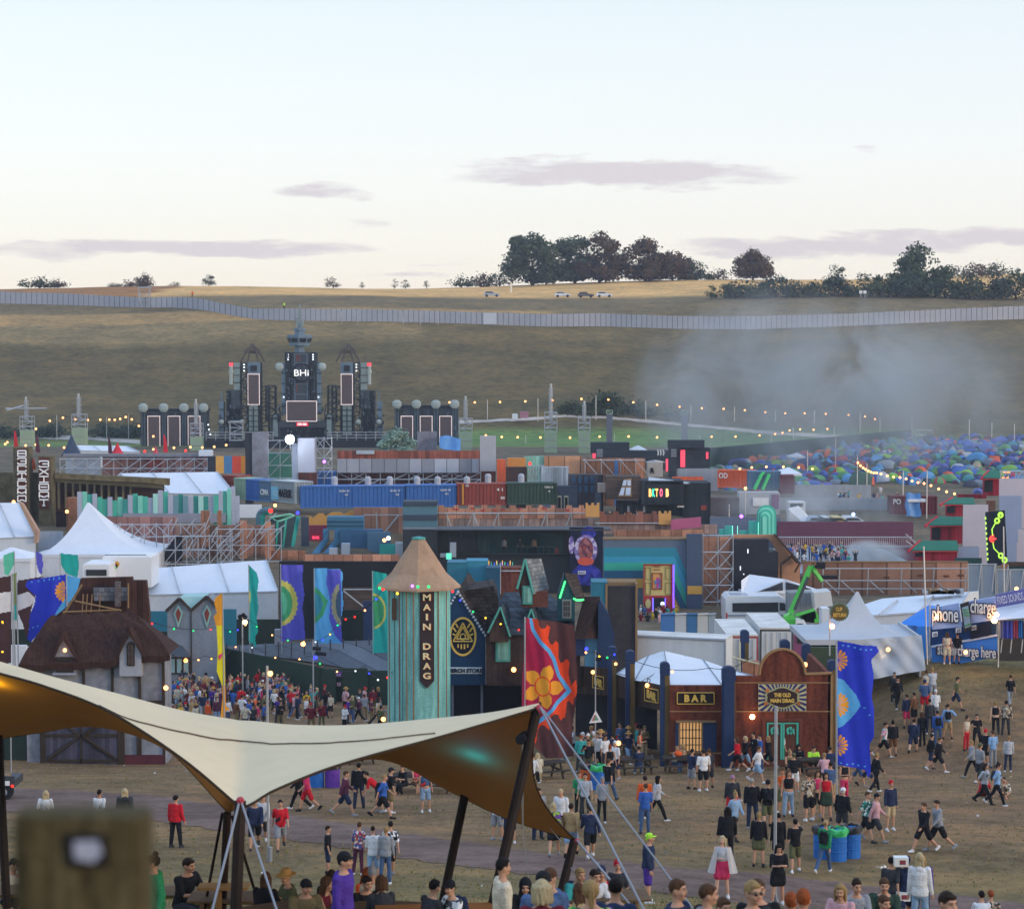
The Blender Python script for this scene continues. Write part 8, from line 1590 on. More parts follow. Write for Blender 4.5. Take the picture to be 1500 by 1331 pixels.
POSES=dict(stand=dict(lean=2,arms=((4,9,14,5),(0,8,10,5)),legs=((3,4,2),(-3,4,2)),head=8),lean=dict(lean=3,arms=((8,10,95,45),(-6,12,24,5)),legs=((6,5,4),(-5,6,3)),head=-18),phone=dict(lean=4,arms=((22,8,88,42),(20,8,92,42)),legs=((4,5,3),(-3,4,3)),head=0,nod=18),drink=dict(lean=0,arms=((30,14,118,35),(2,10,18,5)),legs=((2,5,2),(-4,5,4)),head=14),walk=dict(lean=4,arms=((-26,7,16,4),(24,7,28,8)),legs=((26,3,8),(-24,3,22)),head=0),stroll=dict(lean=3,arms=((16,8,30,8),(-16,8,14,4)),legs=((-15,3,26),(17,3,5)),head=20),sit=dict(lean=14,z=.47,arms=((42,10,70,30),(38,12,78,34)),legs=((84,8,84),(86,8,90)),head=10,nod=8),ground=dict(lean=18,z=.12,arms=((50,12,40,25),(44,14,50,25)),legs=((118,12,112),(100,14,84)),head=15),reach=dict(lean=-2,arms=((84,10,30,10),(-4,9,12,4)),legs=((14,4,6),(-14,4,8)),head=0,nod=-6),bend=dict(lean=52,arms=((70,8,20,10),(60,10,24,10)),legs=((8,5,12),(-14,5,6)),head=0),hips=dict(lean=0,arms=((-14,42,84,60),(-10,14,20,4)),legs=((4,8,2),(-2,9,2)),head=-14),cheer=dict(lean=-3,arms=((158,14,20,10),(150,18,30,10)),legs=((3,6,4),(-3,6,3)),head=0,nod=-12))
def skel(p):
 J={};z=p.get('z',.93);pel=Vc((0,0,z));T=Rx(p['lean']);J['T']=T;J['pel']=pel
 J['neck']=pel+T@Vc((0,0,.56));J['hd']=pel+T@Vc((0,0,.60))+Rx(p['lean']*.4)@Vc((0,-.015,.11));J['yaw']=p.get('head',0);J['nod']=p.get('nod',0)
 for i,s in e_n((-1,1)):
  f,ab,el,inn=p['arms'][i];sh=pel+T@Vc((s*.185,.01,.485));M_=T@Ry(-s*ab)if f<120 else T@Ry(s*ab)
  up=M_@Rx(f*-1)@Vc((0,0,-1));M2=M_@Rx(-f)@Rz(0)@Ry(0);fo=(M2@Rx(-el)@Vc((0,0,-1)));fo=(fo+Vc((-s,0,0))*math.tan(R(min(60,inn)))*.75*min(1,el/60)).normalized()
  e_=sh+up*.29;J['sh%d'%i],J['el%d'%i],J['wr%d'%i],J['fo%d'%i]=sh,e_,e_+fo*.255,fo
  f,ab,kn=p['legs'][i];hp=pel+Vc((s*.095,0,-.02));M_=Ry(-s*ab);th=M_@Rx(-f)@Vc((0,0,-1));sn=M_@Rx(-f+kn)@Vc((0,0,-1));k=hp+th*.43;an=k+sn*.42
  J['hp%d'%i],J['kn%d'%i],J['an%d'%i]=hp,k,an
 mz=min(J['an0'].z,J['an1'].z);
 if 'z' not in p:
  for k in list(J):
   if isinstance(J[k],Vc)and not k.startswith('fo'):J[k]=J[k]+Vc((0,0,.075-mz))
 return J
def torso(mb,J,g=0.0,lo=-.1,hi=.5,neckr=True):
 T,o=J['T'],J['pel'];pr=[(-.12,.13,.10),(-.06,.165,.12),(.02,.168,.122),(.14,.142,.105),(.26,.152,.112),(.38,.176,.12),(.47,.178,.10),(.53,.11,.075),(.56,.07,.065)]
 pr=[x for x in pr if lo-.001<=x[0]<=hi+.001];n=14;vs=[]
 for z,a,b in pr:
  for i in r_g(n):t=2*math.pi*i/n;vs.append(t_p(o+T@Vc(((a+g)*math.cos(t),(b+g)*math.sin(t),z))))
 fs=[(j*n+i,j*n+(i+1)%n,(j+1)*n+(i+1)%n,(j+1)*n+i)for j in r_g(len(pr)-1)for i in r_g(n)]+[t_p(r_g(n-1,-1,-1)),t_p(r_g((len(pr)-1)*n,len(pr)*n))]
 mb.add(vs,fs)
HM=lambda J:Matrix.Translation(J['hd'])@Matrix.Rotation(R(J['yaw']),4,'Z')@Matrix.Rotation(R(J['nod']),4,'X')
def headmb(mb,J):
 h=MB();h.sph((0,.006,.012),.078,(1,1.23,1.42),14);h.sph((0,-.03,-.062),.05,(1.05,1.15,1.0),10);h.sph((0,-.075,-.085),.024,n=8)
 h.t_b((0,-.088,.03),(0,-.112,-.022),.008,6,.017);h.sph((0,-.108,-.024),.015,n=6);h.sph((0,-.07,.035),.05,(1.2,.6,.5),10)
 for s in(-1,1):h.sph((s*.079,.012,-.004),.026,(.4,.8,1.2),8);h.sph((s*.037,-.07,-.03),.03,n=8)
 m=HM(J);mb.add([t_p(m@Vc(v))for v in h.v],h.f)
def face(mb,J):
 m=HM(J);h=MB()
 for s in(-1,1):h.sph((s*.031,-.094,.012),.008,(1.3,.7,.7),8,1);h.t_b((s*.016,-.099,.034),(s*.048,-.089,.034),.0055,5,mi=2)
 h.sph((0,-.098,-.058),.02,(1.2,.42,.32),8,3);mb.add([t_p(m@Vc(v))for v in h.v],h.f);mb.m[-len(h.f):]=h.m
def fingers(mb,J):
 for i,s in e_n((-1,1)):
  f=J['fo%d'%i];w=J['wr%d'%i];side=f.cross(Vc((0,1,0)));side=(side if side.length>.2 else f.cross(Vc((0,0,1)))).normalized();nrm=f.cross(side).normalized()
  if nrm.dot(Vc((-s,0,0)))<0:nrm=-nrm
  fr=Vc((0,-1,0));fr=(fr-f*fr.dot(f));fr=fr.normalized()if fr.length>.1 else side
  for k in r_g(4):
   b_=w+f*.085+fr*(.03-k*.02);L=(.036,.042,.039,.03)[k];m_=b_+f*L*.8+nrm*.008;mb.t_b(b_-f*.02,m_,.0095,6,.009);mb.t_b(m_,m_+f*L*.55+nrm*.024,.009,6,.007)
  b_=w+f*.03+fr*.03;m_=b_+f*.03+fr*.028;mb.t_b(b_-fr*.015,m_,.011,6,.01);mb.t_b(m_,m_+f*.032+nrm*.006,.01,6,.008)
def leg(mb,J,i,r,end):
 h,k,a=J['hp%d'%i],J['kn%d'%i],J['an%d'%i]
 if end<=1:cap(mb,h,h.lerp(k,end),r[0],r[0]+(r[1]-r[0])*end);return
 cap(mb,h,k,r[0],r[1]);e_=end-1;m=k.lerp(a,.35);cap(mb,k,m if e_>.35 else k.lerp(a,e_),r[1],r[2])
 if e_>.35:cap(mb,m,k.lerp(a,e_),r[2],r[2]+(r[3]-r[2])*(e_-.35)/.65)
def arm(mb,J,i,r,end):
 s,e_,w=J['sh%d'%i],J['el%d'%i],J['wr%d'%i]
 if end<=1:cap(mb,s,s.lerp(e_,end),r[0],r[1]);return
 cap(mb,s,e_,r[0],r[1]);cap(mb,e_,e_.lerp(w,end-1),r[1],r[2])
def foot(mb,J,i,g):
 a=J['an%d'%i];k=J['kn%d'%i];sh=(a-k).normalized();fw=Vc((0,-1,0));fw=(fw-sh*fw.dot(sh)*.8).normalized()
 if abs(sh.z)>.75:fw=Vc((fw.x,fw.y,fw.z*.3)).normalized()
 c=a+sh*.035
 cap(mb,c-fw*.04,c+fw*.12+sh*.012,.04+g,.034+g)
GEO={}
def build_pose(nm):
 J=skel(POSES[nm]);V=.0155;E={};E['skel']=J
 b=MB();torso(b,J,0,-.12,.56);cap(b,J['neck']-Vc((0,0,.03)),J['hd']-Vc((0,-.02,.03)),.058,.055);headmb(b,J)
 for i in(0,1):
  arm(b,J,i,(.05,.038,.027),2);w,f=J['wr%d'%i],J['fo%d'%i];cap(b,w,w+f*.07,.028,.034);leg(b,J,i,(.088,.058,.06,.036),2);foot(b,J,i,-.006)
 me=evmesh(b,.0135,1);x=MB();x.v=[t_p(v.co)for v in me.vertices];x.f=[t_p(p.vertices)for p in me.polygons];x.m=[0]*len(x.f);bpy.data.meshes.remove(me);face(x,J);fingers(x,J)
 E['body']=mesh('body_'+nm,x,[None]*4 if 0 else[MATS['skin_a'],MATS['eye_dark'],MATS['brow'],MATS['lips']],(0,0,0),True)
 for key,g,end,hem,rr in(('T',.018,.95,-.06,(.068,.062,.05)),('L',.03,1.9,-.1,(.076,.062,.046)),('V',.012,0,.12,None)):
  b=MB();torso(b,J,g,hem,.53)
  if rr:
   for i in(0,1):arm(b,J,i,rr,end)
  else:
   for i in(0,1):cap(b,J['sh%d'%i].lerp(J['neck'],.45),J['sh%d'%i].lerp(J['pel'],.3),.03,.04)
  if key=='L':T,o=J['T'],J['pel'];b.sph(t_p(o+T@Vc((0,.075,.5))),.085,(1.25,.8,.8),10)
  E[key]=evmesh(b,V,2)
 for key,end,r in(('S',.86,(.108,.1,.08,.06)),('J',1.93,(.1,.074,.072,.058))):
  b=MB();torso(b,J,.012,-.12,.1)
  for i in(0,1):leg(b,J,i,r,end)
  E[key]=evmesh(b,V,2)
 b=MB();torso(b,J,.014,-.12,.14);m=(J['kn0']+J['kn1'])/2;h=J['pel']
 for i in(0,1):cap(b,J['hp%d'%i],J['hp%d'%i].lerp(J['kn%d'%i],.62),.12,.125)
 cap(b,h,h.lerp(m,.6),.13,.14);E['K']=evmesh(b,V,2)
 b=MB();foot(b,J,0,.012);foot(b,J,1,.012);cap(b,J['an0'],J['an0'].lerp(J['kn0'],.12),.045,.04);cap(b,J['an1'],J['an1'].lerp(J['kn1'],.12),.045,.04);E['shoes']=evmesh(b,.013,1)
 T,o=J['T'],J['pel'];b=MB();c=o+T@Vc((0,.19,.3));cap(b,c-T@Vc((.07,0,.14)),c+T@Vc((-.07,0,.12)),.085,.08);cap(b,c-T@Vc((-.07,0,.14)),c+T@Vc((.07,0,.12)),.085,.08);cap(b,c+T@Vc((0,.05,-.1)),c+T@Vc((0,.05,0)),.07,.07)
 for s in(-1,1):cap(b,o+T@Vc((s*.1,.1,.5)),o+T@Vc((s*.1,-.14,.36)),.022,.02);cap(b,o+T@Vc((s*.1,-.14,.36)),o+T@Vc((s*.13,.06,.1)),.018,.018)
 E['backpack']=evmesh(b,V,1)
 b=MB();
 cap(b,o+T@Vc((.12,-.02,.52)),o+T@Vc((-.05,-.16,.26)),.014,.014);cap(b,o+T@Vc((-.05,-.16,.24)),o+T@Vc((-.14,-.14,.18)),.05,.05);cap(b,o+T@Vc((.12,.0,.52)),o+T@Vc((-.1,.16,.2)),.014,.014);E['bag']=evmesh(b,V,1)
 GEO[nm]=E
for k,h in(('a','#d2a184'),('b','#c08c6c'),('c','#e0b49a'),('d','#7a5038')):M('skin_'+k,h,.55,.1,8,k=.78,bump=.05)
M('eye_dark','#2a2420',.3);M('brow','#3a2a20',.8);M('lips','#a8605c',.5)
def hairmb(style):
 b=MB()
 if style in('short','crop'):b.sph((0,.016,.034),.085,(.98,1.2,1.22),14);b.sph((0,-.05,.085),.05,(1.25,.8,.5),10)
 elif style in('long','bob','bun','pony'):
  b.sph((0,.018,.03),.088,(1.0,1.2,1.25),14);b.sph((0,-.04,.088),.052,(1.25,.8,.5),10)
  if style=='long':
   for x in(-.062,0,.062):cap(b,Vc((x,.05,.02)),Vc((x*1.1,.09,-.3)),.05,.032)
   for x in(-.08,.08):cap(b,Vc((x,.0,.02)),Vc((x*1.05,.01,-.2)),.03,.02)
  if style=='bob':
   for k in r_g(9):a=R(-20+220*k/8);cap(b,Vc((.078*math.cos(a),.03+.08*math.sin(a),.05)),Vc((.105*math.cos(a),.03+.11*math.sin(a),-.11)),.036,.02)
  if style=='bun':b.sph((0,.05,.15),.045,n=10)
  if style=='pony':cap(b,Vc((0,.1,.04)),Vc((0,.13,-.2)),.035,.018)
 elif style in('cap','capback'):
  s=-1 if style=='cap' else 1;b.sph((0,.012,.045),.089,(1,1.18,1.08),14);pts=[(.07*math.cos(R(a)),s*(.07+.085*math.sin(R(a))))for a in r_g(0,181,20)];b.p_x([Vc((x,y,.05-abs(x)*.15))for x,y in pts],Vc((0,0,.014)));b.sph((0,.05,-.01),.07,(1.05,.8,.9),10)
 elif style=='beanie':b.sph((0,.014,.05),.092,(1,1.15,1.25),14);b.t_b((0,.012,.02),(0,.012,.06),.096,14)
 elif style=='hood':b.sph((0,.035,.02),.115,(1,1.1,1.25),14);cap(b,Vc((0,.05,-.05)),Vc((0,.06,-.16)),.1,.12)
 elif style=='straw':b.lathe((0,.01,.05),[(.2,0),(.205,.012),(.11,.03),(.1,.1),(.07,.125),(.02,.12)],20)
 return b
HG_={}
for st in('short','long','bob','bun','pony','cap','capback','beanie','hood','straw'):
 HG_[st]=evmesh(hairmb(st),.0095,1 if st not in('cap','capback','straw')else 0)
for st in('short','long','bob','bun','pony'):
 q=random.Random(3)
 for v in HG_[st].vertices:
  a=math.atan2(v.co.y,v.co.x);k=1+.035*math.sin(a*19+v.co.z*14)+q.uniform(-.03,.03);v.co.x*=k;v.co.y*=k;v.co.z+=q.uniform(-.004,.004)
HC={}
for k,h in(('black','#1c1718'),('dark','#33251e'),('brown','#5a3f2c'),('fair','#a88a5c'),('blond','#c8b48c'),('ginger','#a0522c'),('grey','#a8a49c'),('pink','#b88aa4')):HC[k]=M('hair_'+k,h,.6,.45,22,kind='streak',k=.85,bump=.5)
CC=dict(black='#202126',charcoal='#3a3c42',white='#dcdde2',grey='#8f949c',navy='#2a3450',blue='#3a62b0',lightblue='#86acd6',red='#c22430',maroon='#6c2632',green='#2f8a5c',darkgreen='#35473c',khaki='#7c6d4c',tan='#ad9068',beige='#c0ad8a',pink='#cfa2a8',purple='#4e3690',yellow='#cfa632',orange='#e2622e',lime='#aef048',teal='#3fa3a0',denim='#4a6288',paledenim='#8ca8c6',brown='#6e4c36',cream='#cdc3ad',olive='#5e6144',plum='#5a3048',rose='#c83a64',silver='#b4b8c0')
def cm(c):
 if c=='floral':return pat('wear_floral',['#2f6c6a','#e4e4e0','#3f9a8a','#2a3a48','#cfd8d4'],16)
 if c=='redfloral':return pat('wear_redfloral',['#a83a48','#e0d0c8','#4a5a90','#c87a50','#3a3040'],16)
 if c=='monofloral':return pat('wear_monofloral',['#e0e0e0','#2a2c30','#d0d0d2','#55585e'],15)
 if c=='checked':return pat('wear_checked',['#b0a088','#3a3836','#8a7a68','#d0c8b8'],18)
 if c=='leafprint':return pat('wear_leafprint',['#3f8a4a','#7a4a90','#a8c050','#2a4a38'],14)
 if c=='tiedye':return pat('wear_tiedye',['#80c0d0','#e0a0b8','#e8e8e0','#70b0a0'],14)
 if c=='striped':return pat('wear_striped',['#dcdcd8','#3f9a70','#dcdcd8','#2f7a5a'],16)
 return M('wear_'+c,CC[c],.85,.25,5,bump=.9,k=1.0)
TOPN=dict(T='T-shirt',L='hoodie',V='crop top',W='jacket');BOTN=dict(S='shorts',J='trousers',K='skirt')
NICE=dict(lightblue='light blue',darkgreen='dark green',paledenim='pale denim',redfloral='red floral',monofloral='black and white floral',leafprint='green leaf print',tiedye='tie-dye')
SEEN={};NP=[0]
def slot(o,mats):
 for i,m in e_n(mats):o.material_slots[i].link='OBJECT';o.material_slots[i].material=m
def person(loc,face_,pose,top,bot,hair,place,sc=1.0,skin='a',shoes='white',bag=None,group='people on the festival field',far=False,label=None):
 if pose not in GEO:build_pose(pose)
 E=GEO[pose];tk,tc=top.split(':');bk,bc=bot.split(':');hk,hc=hair.split(':')
 hn={'short':f'{hc} hair','long':f'long {hc} hair','bob':f'{hc} bob','bun':f'{hc} bun','pony':f'{hc} ponytail','cap':f'{hc} cap','capback':f'{hc} back cap','beanie':f'{hc} beanie','hood':f'{hc} hood up','straw':'straw hat'}[hk]
 n=lambda c:NICE.get(c,c)
 if label is None:label=f"person in {n(tc)} {TOPN[tk]} and {n(bc)} {BOTN[bk]}, {hn}, {place}"
 for a_,b_ in((', in the crowd',', crowd'),(' long ',' '),(', at the ',', at '),(' the ',' '),(' the ',' '),(' and ',', ')):
  if len(label.split())>16:label=label.replace(a_,b_)if a_!=' and ' else label[::-1].replace(' dna ',' ,',1)[::-1]
 SEEN.setdefault(label,[]).append(1);NP[0]+=1
 o=bpy.data.objects.new('person',E['body']);COL.objects.link(o);sk=MATS['skin_'+skin]
 slot(o,[sk,MATS['eye_dark'],HC[hc]if hc in HC else MATS['brow'],MATS['lips']])
 o.location=loc;rq=random.Random(NP[0]);o.rotation_euler=(rq.uniform(-.035,.035),rq.uniform(-.035,.035),R(face_+rq.uniform(-12,12)));wx=sc*rq.uniform(.88,1.12);o.scale=(wx,wx,sc);tag(o,label,'person',group);ORG[o.name]=Vc(loc)
 def kid(nm,me,m,mx=None):
  if not me.materials:me.materials.append(m)
  c=bpy.data.objects.new(nm,me);COL.objects.link(c);c.parent=o;c.material_slots[0].link='OBJECT';c.material_slots[0].material=m
  if mx is not None:c.matrix_local=mx
  return c
 kid({'T':'tshirt','L':'hoodie','V':'crop_top','W':'jacket'}[tk],E['L' if tk=='W' else tk],cm(tc));kid({'S':'shorts','J':'trousers','K':'skirt'}[bk],E[bk],cm(bc));kid('shoes',E['shoes'],cm(shoes))
 hat=hk in('cap','capback','beanie','hood','straw');hm=cm(hc)if hat and hk!='straw' else(M('straw_hat','#b08a50',.8)if hk=='straw' else HC[hc])
 kid({'cap':'cap','capback':'cap','beanie':'beanie','hood':'hood','straw':'straw_hat'}.get(hk,'hair'),HG_[hk],hm,HM(E['skel']))
 if hat and hk in('cap','capback','straw')and not far:kid('hair',HG_['short'],HC['dark'],HM(E['skel'])@Matrix.Scale(.965,4))
 if bag:kind,col=bag.split(':');kid(kind,E[kind],cm(col))
 return o
